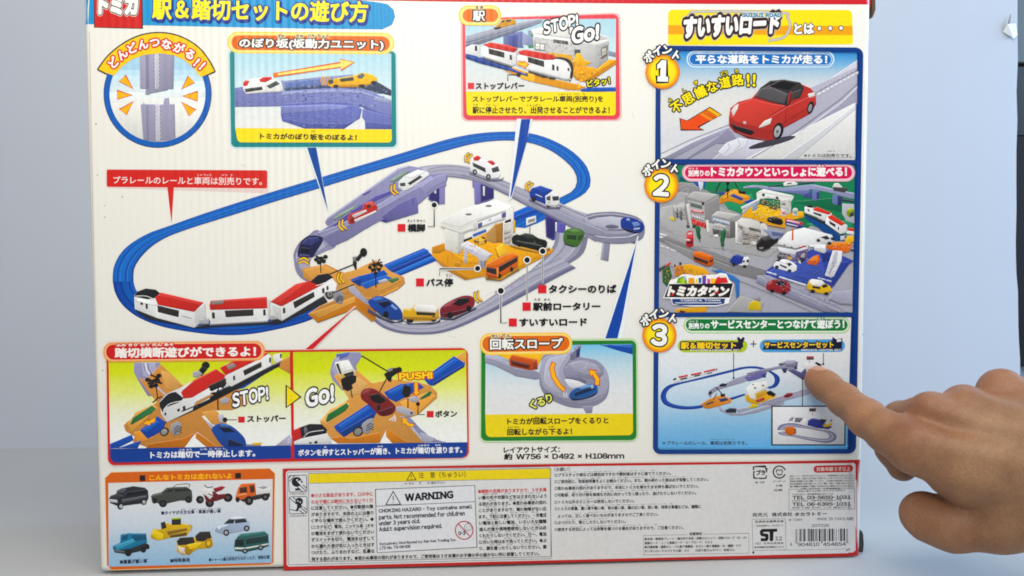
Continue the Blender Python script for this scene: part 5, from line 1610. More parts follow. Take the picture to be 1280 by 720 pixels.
F('E0DEDA', '660,120 700,96 900,44 918,60 918,108 720,212 700,206 690,150'), F('C23833', '660,118 720,88 830,44 910,44 860,74 690,156'), F('8E8A80', '694,108 730,94 744,112 708,128'), F('38322E', '776,132 868,88 870,114 784,158'), F('38322E', '726,160 736,156 738,178 728,182'), F('38322E', '906,70 916,66 916,92 908,94'), F('E0DEDA', '924,56 966,44 972,80 950,94 930,90'), F('38322E', '960,50 970,48 968,70 962,72')
sub('crossing_signal')
S('1F1D1B', 1.5, '648,230 652,330'), S('23211E', 1.8, '612,226 690,206'), S('23211E', 1.8, '616,246 692,238'), S('23211E', 1.6, '626,262 676,256'), S('23211E', 1.6, '652,196 654,270'), S('23211E', 1.2, '676,190 680,240')
for x, y in ((618, 226), (640, 218), (672, 212), (632, 246), (662, 240), (688, 232), (646, 262)):
    E('23211E', x, y, 8, 7)
S('1F1D1B', 1.3, '470,336 560,300 640,262'), F('A9A6A8', '660,280 690,264 712,276 700,296 672,300'), E('26241F', 384, 438, 24, 20, -40), E('9A968E', 382, 438, 17, 14, -40), F('9A989E', '420,400 452,384 470,400 460,450 430,456 412,430')
for i in range(3):
    S('26241F', .9, [(432, 424 + i * 12), (452, 408 + i * 12), (470, 420 + i * 12)])
F('B9B6C2', '650,356 676,346 690,390 660,392')
sub('toy_car', 'blue toy car held at the crossing')
F('274C90', '620,420 660,396 720,410 780,464 790,505 760,512 680,512 630,450', 1), F('16223E', '650,412 710,416 740,440 680,440'), F('4F78B4', '660,400 700,404 710,412 670,410'), F('D8B040', '820,494 870,490 868,504 826,506'), F('16284E', '700,470 780,500 760,512 700,510')
sub('arrow')
FO('F1B02C', '9A5A18', .6, '274,396 306,374 304,384 340,362 336,390 312,398 312,408')
sub('caption')
F('17428C', '111,523 1014,506 1018,571 130,592 114,570')
T('トミカは踏切で一時停止します。', 314, 572, 838, 562, 36, 'E6E6E6', .025), T('ふみ きり', 456, 532, 520, 531, 9, 'E6E6E6', .02), T('いち じ てい し', 564, 530, 692, 526, 9, 'E6E6E6', .02)
sub('lettering')
T('STOP!', 726, 318, 914, 276, 72, 'F1EFEA', .045, [('2A2834', 1.6)], .25), 
S('232220', .9, '690,378 746,378'), E('1A1918', 686, 378, 12), Q('C93238', '752,362 785,362 785,392 752,392'), T('ストッパー', 797, 391, 990, 388, 34, '1A1817', .035)
sub('heading')
Z(110, 330, 4)
Q('E39A5A', '78,392 884,384 886,482 80,490', 11), Q('EBB88C', '84,398 878,390 880,476 86,484', 10), Q('C2302F', '92,402 868,396 870,470 94,478', 9)
T('踏切横断遊びができるよ！', 136, 470, 842, 462, 52, 'F0E6DC', .03), T('ふみ きり おう だん あそ', 142, 412, 430, 409, 15, 'F4DCCB', .04, [('C2302F', 1.0)])
# ---- second picture
sub('picture', 'car let through the crossing by the button')
Z(350, 430, 4)
G(['C6CE2E', 'D2D84E', 'DDE084', 'E4E4B8', 'E8E8DA', 'EAEAE4'], '66,40 930,30 936,492 68,502')
sub('road_piece')
F('8F8CB4', '250,140 262,90 290,50 330,40 400,40 410,60 380,110 400,170 460,240 400,260 310,230 262,180'), F('5C6FA8', '280,50 350,40 340,60 290,80'), F('A9A6C4', '262,130 280,76 300,60 290,140 330,200 300,200'), F('8F8CB4', '580,320 620,330 700,420 760,470 830,490 700,492 640,430'), F('B9B6C8', '590,350 620,360 720,480 690,490'), F('ACAAC0', '700,440 780,470 760,490 710,490')
sub('crossing_base')
F('CD9859', '270,160 345,272 320,290 200,380 215,440 290,492 500,492 532,425 630,494 720,494 600,360 660,365 700,345 785,270 785,240 750,205 690,190 560,175 460,195 385,130 340,120')
F('D9AE74', '300,200 350,140 440,200 400,250 340,260'), F('C27E36', '530,425 550,430 640,494 560,494 530,460'), F('E0A55A', '600,290 740,240 780,260 680,360 620,320'), F('C27E36', '250,470 300,460 360,470 500,440 500,494 290,496'), F('E8B878', '200,385 250,325 330,285 350,300 330,330 240,400'), F('D9A35C', '876,66 922,36 930,90 900,110')
F('37703F', '230,380 240,350 336,292 344,312 330,332 236,392'), F('37703F', '698,270 748,234 760,240 750,258 706,278')
F('1F4FA2', '270,410 440,300 490,330 470,370 320,466 280,430'), F('2F66B6', '290,410 440,312 456,322 310,424'), F('15407F', '300,440 470,340 470,360 320,464')
F('1F4FA2', '520,240 600,200 690,190 720,216 580,290 540,270'), F('2F66B6', '540,240 610,206 660,200 560,256'), F('1F4FA2', '716,170 870,60 926,96 920,116 760,210 740,200'), F('2F66B6', '730,176 872,72 890,84 750,186'), F('143C80', '760,196 920,100 924,112 770,208')
sub('toy_van', 'cream toy van leaving the crossing')
F('D9D4C2', '274,92 300,84 344,78 374,130 376,170 340,190 306,170 290,140'), F('EFEBE0', '296,90 342,82 366,126 316,140'), F('2E2B28', '280,100 292,96 310,150 300,150'), F('2E2B28', '316,150 366,134 372,150 330,166'), F('C9A93C', '300,150 318,150 330,180 310,172')
sub('crossing_signal')
S('241A18', 1.4, '350,200 362,268'), F('23211E', '304,176 330,160 360,150 384,160 380,190 360,204 366,220 340,236 316,226 308,200'), S('24221F', 1.6, '408,58 545,140'), S('24221F', 1.4, '545,150 496,242'), F('23211E', '520,150 560,120 600,116 612,134 580,150 560,164 556,190 540,184'), E('23211E', 596, 128, 14), F('8E8C90', '536,126 556,116 566,130 546,140')
F('23211E', '608,240 620,200 650,210 656,230 648,262 624,268'), S('241A18', 1.4, '640,270 640,320'), E('26241F', 392, 436, 28, 24, -40), E('8A867E', 390, 438, 20, 17, -40), F('9A989E', '410,400 440,376 464,370 470,410 440,450 416,440')
for i in range(3):
    S('26241F', .9, [(432, 410 + i * 12), (452, 396 + i * 12), (468, 404 + i * 12)])
F('ACAAB4', '640,270 680,258 700,270 690,290 660,290'), F('ACAAB4', '570,316 610,310 670,336 672,356 640,362 590,340'), E('55535A', 658, 344, 7)
sub('toy_car', 'dark red toy car driving over the crossing')
F('7A2A2C', '404,250 420,226 460,220 500,240 560,290 580,320 560,350 510,360 480,340 440,300 410,276', 1), F('1D1A1C', '446,256 490,246 534,280 500,300 460,284'), F('96403E', '410,250 428,230 458,226 440,250'), F('571D20', '490,336 570,310 560,346 512,358'), F('1D1A1C', '484,306 500,300 500,330 486,330')
for i in range(3):
    S('E9E8E8', 1.0, [(545 + i * 14, 380 + i * 4), (562 + i * 8, 370 + i * 4), (574 + i * 3, 354 + i * 6)], 1)
sub('toy_train', 'nose of the toy train waiting')
F('B8B5C4', '40,480 66,450 70,500 40,500'), F('DEDCD8', '66,470 110,462 236,444 256,480 262,496 68,500'), F('B83432', '66,430 104,414 110,470 68,488'), F('25262B', '100,416 150,398 210,400 236,426 232,446 160,460 110,470'), S('E6E4E0', .8, '120,464 150,440 220,430', 1), F('6E6C72', '120,424 130,410 140,430 126,460'), F('38322E', '172,486 188,482 188,496 174,498'), F('38322E', '146,490 158,488 158,498 148,499')
sub('arrow')
FO('F2B634', 'C4561E', .9, '670,192 690,190 692,238 702,238 682,262 664,240 672,240')
FO('F2B634', '8E4A16', .6, '610,366 640,372 632,382 650,396 672,398 668,414 640,412 624,396 614,402')
sub('lettering')
T('Go!', 138, 318, 286, 284, 92, 'F1EFEA', .05, [('2A2834', 1.7)], .25), T('PUSH!', 596, 180, 764, 172, 36, 'F7CE52', .06, [('C03A1E', 1.2)])
S('232220', .9, '690,300 690,352 724,352'), E('1A1918', 690, 299, 10), Q('C93238', '734,334 768,334 768,366 734,366'), T('ボタン', 776, 367, 886, 364, 34, '1A1817', .035)
sub('caption')
F('17428C', '68,502 936,490 934,550 910,568 70,573')
T('ボタンを押すとストッパーが開き、トミカが踏切を渡ります。', 92, 560, 912, 544, 34, 'E6E6E6', .025), T('お', 222, 518, 234, 518, 9, 'E6E6E6'), T('ひら', 488, 516, 516, 515, 9, 'E6E6E6'), T('ふみきり', 688, 511, 746, 510, 9, 'E6E6E6'), T('わた', 776, 509, 804, 508, 9, 'E6E6E6')
sub('divider')
F('C2302F', '56,40 66,40 72,575 62,576')
FO('EAD52A', '1E1B18', 1.6, '32,206 104,264 32,316')

# ================================================================== turning slope panel
part('turning_slope_panel', 'green-framed picture panel of the turning slope')
Z(520, 350, 4)
Q('B9D89C', '320,300 1108,290 1112,806 318,812', 9), Q('357E3A', '327,306 1100,302 1102,800 325,804', 7)
sub('picture')
G(['7DBEDC', 'A6CFDE', 'C4D8DE', 'D8DCDC', 'DEDCD8', 'DEDCD8'], '348,330 1082,320 1084,668 346,674')
F('1D4E9C', '920,324 1082,322 1082,372 1000,350'), F('2A62B2', '960,324 1082,330 1082,345 980,328')
sub('turning_slope', 'grey lavender spiral slope')
F('E3B236', '400,372 640,372 610,430 560,440')
F('9694AC', '346,372 380,374 460,400 520,440 620,460 640,490 600,498 500,480 400,430 346,412'), F('A9A7BE', '346,372 390,376 480,420 600,452 630,470 500,450 400,404 346,392')
F('8E8CA6', '616,470 625,420 645,370 760,366 800,330 825,326 818,380 900,400 950,450 966,520 950,590 890,630 800,640 720,620 650,580 620,530', 1)
F('A5A3BA', '622,460 640,390 700,372 790,350 800,335 790,370 740,440 745,490 780,540 860,540 930,480 945,440 965,500 945,575 880,610 790,612 700,585 640,540', 1)
F('B4B2C6', '640,480 660,400 720,380 760,376 720,440 720,500 760,560 700,560 650,520', 1)
F('918FA8', '742,440 790,405 850,400 920,430 940,470 900,500 820,480 750,480'), F('A3A1B6', '760,420 820,404 900,424 930,460 880,480 800,460')
F('DAD8DA', '746,494 800,502 850,520 820,534 780,540 756,520', 1), F('77758E', '745,478 820,482 852,505 848,520 800,500 746,492'), F('7B7996', '770,370 815,330 822,350 790,400 768,396'), F('3C3F6A', '800,350 822,332 818,380 800,390')
S('716F8A', .7, '640,545 720,590 800,606 880,600 940,570'), F('8E8CA6', '830,632 884,628 880,664 850,666'), S('C9C7D4', .6, '860,404 850,430 836,444')
S('716F8A', .6, '346,412 400,430 500,480 600,498')
sub('toy_bus', 'orange toy bus on the slope')
F('BC5420', '464,398 480,372 604,396 610,446 570,452 470,430'), F('CF6A30', '470,384 482,372 606,398 590,410'), F('7A3418', '470,396 570,420 570,446 474,424'), F('57281A', '480,404 560,424 560,440 484,420'), F('9C4418', '580,410 606,402 608,440 582,446')
sub('toy_van', 'blue toy van turning on the slope')
F('2A5A92', '766,570 790,545 850,524 895,520 908,545 900,572 850,594 790,602 768,590', 1), F('17304E', '790,562 850,540 890,534 896,546 850,562 796,580'), F('6E9AC4', '810,540 850,526 890,522 880,532 830,546'), F('8FB0D0', '872,534 884,524 890,536 880,546'), F('1A3658', '770,580 800,590 850,584 898,560 896,574 850,594 790,602')
S('E9E9EC', .8, '742,560 738,572 744,584', 1), S('E9E9EC', .8, '754,562 750,574 756,586', 1)
sub('arrow')
FO('F0B62E', 'C8501E', .9, '680,408 698,418 690,440 700,480 724,520 748,544 734,558 700,524 676,484 668,440')
FO('F0B62E', 'C8501E', .9, '862,448 902,452 896,462 918,492 916,526 894,524 896,498 880,474 874,482')
sub('lettering')
for ch, x, y, em in (('く', 584, 622, 52), ('る', 624, 608, 48), ('り', 664, 590, 48)):
    CH(ch, x, y, em, -16, 'DDE07C', .035, [('1E1C1A', 1.6)])
sub('caption')
Q('E4CE32', '346,672 1084,667 1085,775 350,785', [0, 0, 6, 6])
T('トミカが回転スロープをくるりと', 456, 724, 962, 718, 34, '241F18', .025), T('回転しながら下るよ！', 456, 777, 780, 773, 34, '241F18', .025)
T('かい てん', 594, 690, 652, 690, 9, '241F18'), T('かい てん', 458, 740, 516, 740, 9, '241F18'), T('くだ', 660, 738, 690, 738, 9, '241F18')
sub('heading')
Q('F0C552', '318,266 780,262 782,370 320,376', 13), Q('F5D88C', '324,272 774,268 776,364 326,370', 12), Q('D6722F', '330,280 768,277 768,354 332,360', 10)
T('回転スロープ', 370, 349, 734, 344, 56, 'F0ECE2', .035, [('3A2822', 1.6)]), T('かい てん', 376, 290, 474, 287, 18, '241F1C', .03, [('F3D9A6', .8)])
part('layout_size_text')
Z(580, 570, 4.8)
T('レイアウトサイズ：', 238, -18, 575, -22, 38, '1F1D1C', .03), T('約 W756 × D492 × H108mm', 240, 24, 962, 18, 40, '1F1D1C', .03)

# ================================================================== cars that cannot run
part('unsuitable_cars_panel', 'orange-framed panel of nine small toy vehicles')
Z(100, 570, 4.8)
a = F('CB6A26', '150,132 186,98 1136,74 1170,104 1162,640 1136,652 190,684 162,656')
stroke(a, .6, 'E6C08A', True)
sub('picture')
G(['D9D8D4', 'D6D8DA', 'C6D2DC', 'A3C4DA', '8FB9D6'], '170,162 1156,138 1152,640 172,664')
sub('heading')
Q('2A1E1A', '358,116 392,115 392,150 358,151'), Q('2A1E1A', '931,102 966,101 966,134 931,136')
T('こんなトミカは走れないよ', 416, 148, 912, 136, 36, 'F0B428', .03)
sub('toy_off_roader', 'black toy off-roader')
F('2B2F36', '174,255 184,238 216,226 226,204 250,194 320,180 390,190 408,206 412,252 396,282 350,288 256,300 240,306 180,282'), F('4E545C', '222,206 280,196 268,220 216,230'), F('1B1E24', '280,216 400,200 406,222 270,240'), F('3C4048', '184,240 220,228 270,240 226,256 190,258'), F('BDBEBE', '178,258 224,264 226,282 180,276'), E('17181A', 242, 302, 18, 20), E('B9B9B8', 246, 302, 10, 12), E('17181A', 382, 276, 18, 18), E('AFB0B0', 384, 276, 10, 11), F('555A62', '250,262 400,236 402,250 254,282')
sub('toy_patrol_car', 'grey green toy patrol car')
F('4A4C44', '426,240 436,230 490,216 520,190 560,186 640,184 670,206 676,250 650,268 600,268 520,286 470,286 430,264'), F('34362F', '500,218 530,194 560,192 556,214'), F('34362F', '566,192 650,190 664,208 570,216'), S('3A3A36', .8, '560,184 580,172 640,166 660,170 654,188'), F('63655A', '432,236 490,222 500,230 440,246'), E('232320', 498, 286, 24, 22), E('3A3A34', 498, 286, 12, 12), E('232320', 652, 262, 22, 20), E('3A3A34', 652, 262, 11, 10), E('232320', 448, 268, 16, 18)
sub('toy_quad_bike', 'red and white toy quad bike')
E('26201F', 720, 262, 24, 24), E('26201F', 778, 282, 26, 26), E('26201F', 888, 250, 28, 26), E('5A5250', 724, 262, 10, 10), E('5A5250', 780, 282, 11, 11), E('5A5250', 888, 250, 11, 10), F('6A2428', '740,230 800,210 830,230 870,226 880,250 820,270 760,280'), F('D8D5D2', '730,200 760,192 790,200 800,240 780,260 760,240 736,228'), F('8E2A30', '800,194 850,180 874,186 850,206 810,220'), S('2A2424', 1.0, '746,172 764,190 800,184'), S('6A2428', 1.2, '770,226 830,250 880,246')
sub('toy_truck', 'orange toy truck with a white load bed')
F('CF6A36', '934,236 950,190 968,166 1050,162 1058,230 1040,250 970,268 930,264'), F('55301F', '956,190 1000,182 1004,218 958,222'), F('55301F', '1016,176 1044,172 1050,214 1022,222'), F('D8D6D2', '1060,196 1130,186 1146,196 1142,222 1066,232'), F('A5A3A0', '1066,190 1100,178 1130,186 1100,198'), F('3A302C', '960,262 1060,232 1140,222 1140,244 1060,262 980,276'), E('221D1B', 1014, 268, 26, 28), E('6E6460', 1016, 268, 10, 12), E('221D1B', 1112, 246, 22, 22), E('6E6460', 1112, 246, 9, 9), E('221D1B', 946, 262, 12, 16), F('E09468', '940,232 1000,222 1000,234 938,244')
sub('toy_crane', 'blue toy crane truck')
F('2F3338', '196,548 240,530 390,520 414,530 412,554 360,572 280,590 210,580'), F('2E7A98', '194,540 240,520 244,470 290,462 396,464 404,520 300,556 220,568'), F('1F5A76', '250,474 290,468 284,500 246,506'), F('4E9AB4', '210,540 380,474 390,490 230,562'), F('1F5A76', '300,470 396,468 400,500 330,510'), E('222428', 290, 580, 20, 22), E('222428', 380, 560, 18, 20), E('222428', 406, 546, 12, 14), F('56606A', '200,560 270,572 268,584 206,576')
sub('toy_bulldozer', 'yellow toy bulldozer')
F('C9A82A', '424,470 440,436 480,440 520,400 550,410 610,404 650,412 668,420 660,450 640,480 540,492 470,508 424,494'), F('E0C440', '430,470 446,440 500,470 500,500 470,506'), F('38302A', '550,376 606,374 606,412 550,414'), F('A8B83C', '550,372 606,368 608,378 550,382'), F('38302A', '484,400 510,392 520,430 490,440'), F('8C6E1C', '520,450 640,430 644,446 530,474'), F('6A5420', '540,474 640,456 640,476 540,490'), S('B8962A', 1.2, '650,412 672,418 668,450')
sub('toy_road_roller', 'yellow and black toy road roller')
F('C9A52A', '580,520 600,490 690,490 740,470 790,480 800,540 760,554 700,560 660,590 610,594 580,570'), F('37322C', '580,510 600,490 680,484 690,520 640,532 590,536'), F('37322C', '690,480 720,454 780,452 790,490 740,512 700,510'), F('DCC9B8', '584,540 640,556 640,590 600,580'), E('A8841E', 650, 564, 22, 30), E('A8841E', 772, 524, 22, 30), E('E0C04A', 772, 524, 10, 14), F('E0BE3C', '640,532 700,520 740,520 700,556 660,560')
sub('toy_city_car', 'pale blue toy city car')
F('9FB2CC', '808,440 826,420 866,406 890,376 940,364 1000,370 1018,400 1020,430 990,448 900,466 860,472 812,456'), F('33383E', '862,406 894,378 930,380 920,404'), F('33383E', '930,380 990,374 1004,396 930,404'), F('C4D0E0', '820,426 866,412 900,414 850,436'), E('26282C', 878, 460, 18, 20), E('A0A6B0', 878, 460, 10, 11), E('26282C', 1000, 434, 18, 18), E('A0A6B0', 1000, 434, 9, 9), F('DDE2E8', '886,376 940,362 1000,368 996,374 930,380'), E('DDE2E8', 834, 432, 8, 9)
sub('toy_coach', 'dark green toy coach')
F('2F5F5C', '924,540 940,490 960,468 1100,452 1130,470 1134,540 1090,556 1000,576 930,570'), F('4A807A', '944,486 964,466 1106,450 1120,462 990,484'), F('1D3030', '930,500 980,494 984,540 926,540'), F('24403F', '992,494 1126,474 1128,512 994,530'), F('D5D8D4', '930,548 990,550 1132,524 1132,532 990,560 930,560'), E('1C2224', 990, 570, 16, 16), E('9AA09E', 990, 570, 8, 8), E('1C2224', 1084, 550, 16, 16), E('9AA09E', 1084, 550, 8, 8)
sub('caption')
T('■タイヤが大きな車・車高が高い車', 488, 354, 846, 342, 24, '23284A', .03), T('■重量が重い車', 240, 648, 404, 642, 24, '23284A', .03), T('■特殊車両', 542, 640, 660, 636, 24, '23284A', .03), T('■シャーシ裏の形状が少なかったり、特殊な車', 774, 634, 1138, 618, 22, '23284A', .03)
T('おお    くるま しゃこう  たか くるま', 606, 326, 846, 318, 8, '3A3E5A'), T('じゅうりょう おも くるま', 264, 626, 408, 622, 7, '3A3E5A'), T('とくしゅしゃりょう', 564, 616, 656, 613, 7, '3A3E5A'), T('うら けいじょう すく     とくしゅ くるま', 866, 608, 1140, 600, 7, '3A3E5A')

# ================================================================== lower information panel
part('information_panel', 'red-bordered information panel of small print')
Z()
F('B5302F', '353.6,585.6 480,583.4 640,580.4 800,578.4 960,576.6 1060,574.9 1060,694.9 960,697.2 830,699.6 590,705.8 470,709 354.5,712.6')
EDGE('B5302F', [(x, 574.9 - (x - 1060) * .017, 694.9 - (x - 1060) * .02) for x in (1060, 1064, 1067, 1069, 1071, 1072.5, 1074, 1075, 1076)])
sub('background')
a = np.concatenate([quad_round(pts('357.6,588.4 1070.6,578.6 1068,690.8 358.6,707.8'), 4)])
a = np.array([p for p in a])
top = lambda x: 588.2 - (x - 357) * .0175 + ((x - 357) / 713) ** 2 * 2.7
a[:, 1] = np.where(a[:, 1] < 640, a[:, 1] - (588.4 - (a[:, 0] - 357.6) * 9.8 / 713) + top(a[:, 0]), a[:, 1])
lft = a[a[:, 0] < 1060]
# left of x = 1060 as one sheet, the last strip in columns round the corner
k = int(np.argmax(a[:, 0] > 1060))
body_ = [p for p in a if p[0] <= 1060]
t1, b1 = (1060., float(top(1060.))), (1060., 691.0)
ti = max(i for i, p in enumerate(body_) if p[1] < 640 and p[0] > 700) + 1
body_ = body_[:ti] + [t1, b1] + body_[ti:]
fill(np.array(body_), 'D6D4D2')
EDGE('D6D4D2', [(x, float(top(x)) + (.3 if x < 1067 else (x - 1067) * .8), 691.0 - (x - 1060) * .02 - (.3 if x < 1066 else (x - 1066) * .9)) for x in (1060, 1063, 1065, 1067, 1068.4, 1069.4)])
GREY = '5A5C66'
sub('caution_panel')
Q(None, '359.6,590 687,583 689.5,698 360.5,705.6', 2.5, GREY, .55)
Q(None, '385.6,591.4 688.2,584.8 688.6,695.4 386.6,702', 1.5, GREY, .7)
Q('E2CC30', '386.4,592 687.8,585.4 688,597.6 386.6,603.6'), S(GREY, .5, '386.4,603.8 688,597.8')
def warn_sign(cx, by, hw, h, lw, fillc=None):
    Z()
    t = [(cx, by - h), (cx + hw, by - .3), (cx - hw, by + .3)]
    if fillc:
        F(fillc, t)
    S('1B1B1E', lw, t, 0, True)
    S('1B1B1E', lw * .9, [(cx, by - h * .66), (cx, by - h * .32)])
    E('1B1B1E', cx, by - h * .17, lw * .55, n=8)
warn_sign(514.3, 599.6, 5.6, 10, 1.0)
T('注　意（ちゅうい）', 523.5, 597.6, 582, 596.2, 7.6, '2B2714', .01)
T('か なら    ず     お 読み下さい', 506, 605.6, 557, 604.4, 3.2, '3A3A44', .01)
sub('red_caution_text')
RL = 'B8484A'
T('●小さな部品があります。口の中に', 389, 621.8, 466.4, 619.6, 5.4, RL, .025)
T('のお子様には絶対に与えないでくだ', 389.4, 629.8, 466.6, 627.6, 5.4, RL, .025)
T('●誤飲の危険がありますので、３才未満', 597.6, 616.6, 683, 614.2, 5.2, RL, .025)
sub('caution_text')
BL = '26272E'
for i, s in enumerate(('に注意してください。●可動部の隙', 'がありますので、本体の上には乗り', 'く平らな場所で遊んでください。●', '（ニカドなど）電池、ニッケル系（オキ', 'の電池をまぜて使わないでください', 'ずスイッチを切り、電池をはずして', 'から漏れた液が目に入ったときはす', 'つけたり、ふりまわすなど、乱暴な')):
    y = 637.4 + i * 7.95
    T(s, 389.4, y, 466.8 + .25 * i, y - 2.2, 5.2, BL, .03)
    T('ちゅうい   かどうぶ すき' if i % 2 == 0 else 'ほんたい うえ  の', 396 + (i * 7) % 12, y - 6.3, 452 + (i * 5) % 12, y - 8.0, 1.4, '55565E')
T('発する恐れがあります。●思わぬ事故の恐れがありますので、ご使用後は３才未満のお子様の手の届かない所に保管してください。', 389.6, 701.2, 674, 694.0, 5.2, BL, .03)
for i, s in enumerate(('い髪の毛や衣服などをはさまれないよう', 'る恐れがあります。●思わぬ事故の恐れ', 'ことがありますので、壊れ物等がない広', 'ます。下記に注意してください。・充電式', 'い電池と新しい電池、いろいろな種類', '遊んだ後や長時間使用しないときは必', 'くれたりしないでください。万一、電池', 'に付いた時は水で洗ってください。●ぶ', 'り、顔を覆ったりしないでください。髪')):
    y = 624.4 + i * 7.92
    T(s, 598.2 + .15 * i, y, 683.2, y - 2.3, 5.1, BL, .03)
    T('かみ  け   いふく' if i % 2 == 0 else 'おそ         おも  じこ  おそ', 604 + (i * 7) % 12, y - 6.2, 676 - (i * 5) % 12, y - 8.0, 1.4, '55565E')
sub('warning_label', 'white warning label in English')
Q('D9D9DC', '469.4,611.4 593.4,606.4 596.2,683.6 471.6,690.4', 0, '3E4048', .8)
S('3E4048', .7, '470,632.4 594.4,626.6')
warn_sign(491.6, 630.2, 9.2, 16.4, 1.2)
T('WARNING', 506.5, 626.4, 567, 622.6, 9.8, '17181B', .05)
T('CHOKING HAZARD - Toy contains small', 473.6, 641.8, 590.6, 636.4, 6.2, '1A1B20', .045)
T('parts. Not recommended for children', 473.8, 650.6, 581.2, 645.4, 7.4, '1A1B20', .04)
T('under 3 years old.', 474, 658.0, 525.4, 654.8, 7.2, '1A1B20', .04)
T('Adult supervision required.', 474.2, 665.4, 552.6, 661.0, 7.2, '1A1B20', .04)
T('Exclusively Distributed by: Ran Kee Trading Inc.', 474.8, 682.2, 570.6, 676.8, 4.6, '1A1B20', .045)
T('LTD No. TG-04-006', 474.8, 686.6, 513.4, 684.2, 3.8, '1A1B20', .04)
th = np.linspace(0, 2 * math.pi, 40, endpoint=False)
stroke(np.stack([580.2 + 11 * np.cos(th), 662.4 + 11.2 * np.sin(th)], 1), 1.3, 'B03038', True)
E('5A5C66', 585, 658.6, 4.8), E('D9D9DC', 585, 658.6, 4.2), E('5A5C66', 583.4, 658, .6), E('5A5C66', 586.4, 657.8, .6), S('5A5C66', .5, '583.4,660.6 585,661.4 586.6,660.4', 1), S('5A5C66', .5, '584,654.2 585.6,651.8 587,653.4', 1)
T('0-3', 573, 668.6, 582, 668.2, 5, '2A2C32', .04), S('B03038', 1.2, '572.8,654.2 588,670.4')
sub('pictogram', 'no swallowing pictogram')
Q('D6D6D8', '361,594.2 383.4,593.4 383.8,614.2 361.6,615', 2, '1E1F22', .8)
for s in ('361.6,597 364,594.2', '362.2,601.4 368.6,594'):
    S('1E1F22', 1.0, s)
for s in ('374.6,606 383.2,613.6', '378.6,605.6 383.6,610', '372,608.6 378.6,614.2'):
    S('1E1F22', 1.0, s)
t0 = math.radians(40)
th = np.linspace(t0, 2 * math.pi - t0 * .5, 26)
fill(np.array([(371.4, 601.4)] + [(371.2 + 6.4 * math.cos(q), 602 + 6.2 * math.sin(q)) for q in th]), '1E1F22')
E('D6D6D8', 371.6, 599.6, 1.1), E('1E1F22', 377.6, 601.8, 1.3), F('1E1F22', '369.4,610 375,609.8 375.4,612.6 369,612.8')
T('くちにいれない', 361.8, 618.6, 384, 617.8, 2.6, '44464E')
sub('pictogram', 'no climbing pictogram')
Q('D6D6D8', '361.6,620.8 383.8,620 384.2,641.2 362.2,642', 2, '1E1F22', .8)
for s in ('362.4,622.6 371,629.6', '366.4,621.2 373,627', '376,634 383.6,640.4', '379.6,633.4 384,637', '374,637.4 380,641.4', '363,636.4 372,638.4'):
    S('1E1F22', 1.0, s)
E('1E1F22', 374.2, 626.4, 4.8), E('D6D6D8', 372.4, 626, .9), E('D6D6D8', 375.6, 627.2, .9), F('1E1F22', '371.4,631 376.6,630.6 378.4,633 374.6,634.6 372.6,638.6 370,637.6 371.6,634')
T('うえにのらない', 362.2, 646, 384.2, 645.2, 2.6, '44464E')
sub('notice_text')
NT = '34363E'
T('〈お願い〉', 692.4, 589, 712.4, 588.4, 5, NT, .012)
rows = (('○プラスチック袋などは梱包材ですので開封後はすぐに捨ててください。', 693, 596.0, 838.6, 593.6), ('○ご使用前に、取扱説明書をよくお読みください。また、読み終わった後は必ず保管してください。', 693, 604.2, 885, 601.2),
        ('○思わぬ事故の恐れがありますので、本体にトミカを乗せたまま持ち運ばないでください。', 693, 612.6, 872.6, 609.6), ('○可動部、取り付け部を無理な方向に向かって引っ張ったり、曲げたりしないでください。', 693, 621.0, 870, 618.0),
        ('○トミカ以外のミニカーは使用しないでください。', 693, 629.8, 792.6, 628), ('○トミカの車種、重い車や軽い車、背の高い車、幅の広い車、狭い車、特殊な車種などは、種類に', 693, 638, 876, 635.2),
        ('よっては、正しく遊べないものがありますのでご了承ください。', 697, 647.2, 822.6, 644.6), ('○ぶつけたり、落としたりしないでください。', 693, 655.4, 782, 653.8), ('○使用する状況によっては床等を傷つける場合がありますので、ご注意ください。', 693, 664, 854, 661.2))
for i, (s, x0, y0, x1, y1) in enumerate(rows):
    T(s, x0, y0, x1, y1, 4.7, NT, .028)
    T('し よう まえ    とりあつかい せつめいしょ' if i % 2 else 'ふくろ   こんぽうざい   かいふう ご   す', x0 + 10 + (i * 7) % 16, y0 - 5.4, x1 - 20 - (i * 9) % 30, y1 - 5.4, 1.2, '6A6C74')
sub('material_box')
Q(None, '803.8,669 935.4,666.2 936,691 804.4,693.2', 0, '77777C', .5), F('CFCDCB', '859,664.8 879,664.4 879,670 859,670.4')
T('材質表示', 861.6, 669, 877.2, 668.6, 3.8, '3A3A3E', .03)
for i, (s, x1) in enumerate((('駅本体・駅前用プレート・踏み切り本体・坂動力ユニット・回転スロープ（大・小）', 933), ('直線ロード・１／２直線ロード・カーブロード：ＡＢＳ', 890), ('駅付看板類・遮断かん・バス乗り場看板・タクシー乗り場看板・木・橋脚：ＰＰ', 925.6), ('すいすいロードスパイラル部：ＡＣ　　のぼり坂カムラバー：合成ゴム', 918))):
    T(s, 805.4, 675.2 + i * 5.05, x1, 673.2 + i * 5.0 + (933 - x1) * .014, 3.5, '3E3E44', .025)
sub('recycling_mark', 'plastic packaging mark')
Z(920, 575, 8)
for s in ('196,66 172,66 172,100', '172,130 176,178 214,180', '196,62 290,62 296,72', '300,86 302,120', '300,150 298,178 250,182 220,180'):
    S('1D1B1D', 1.7, s)
F('1D1B1D', '284,70 320,84 298,106'), F('1D1B1D', '162,112 192,108 176,136')
T('プラ', 200, 150, 290, 148, 52, '1D1B1D', .05), T('袋・内包', 190, 234, 284, 230, 22, '3A3A42', .02)
sub('recycling_mark', 'cardboard packaging mark')
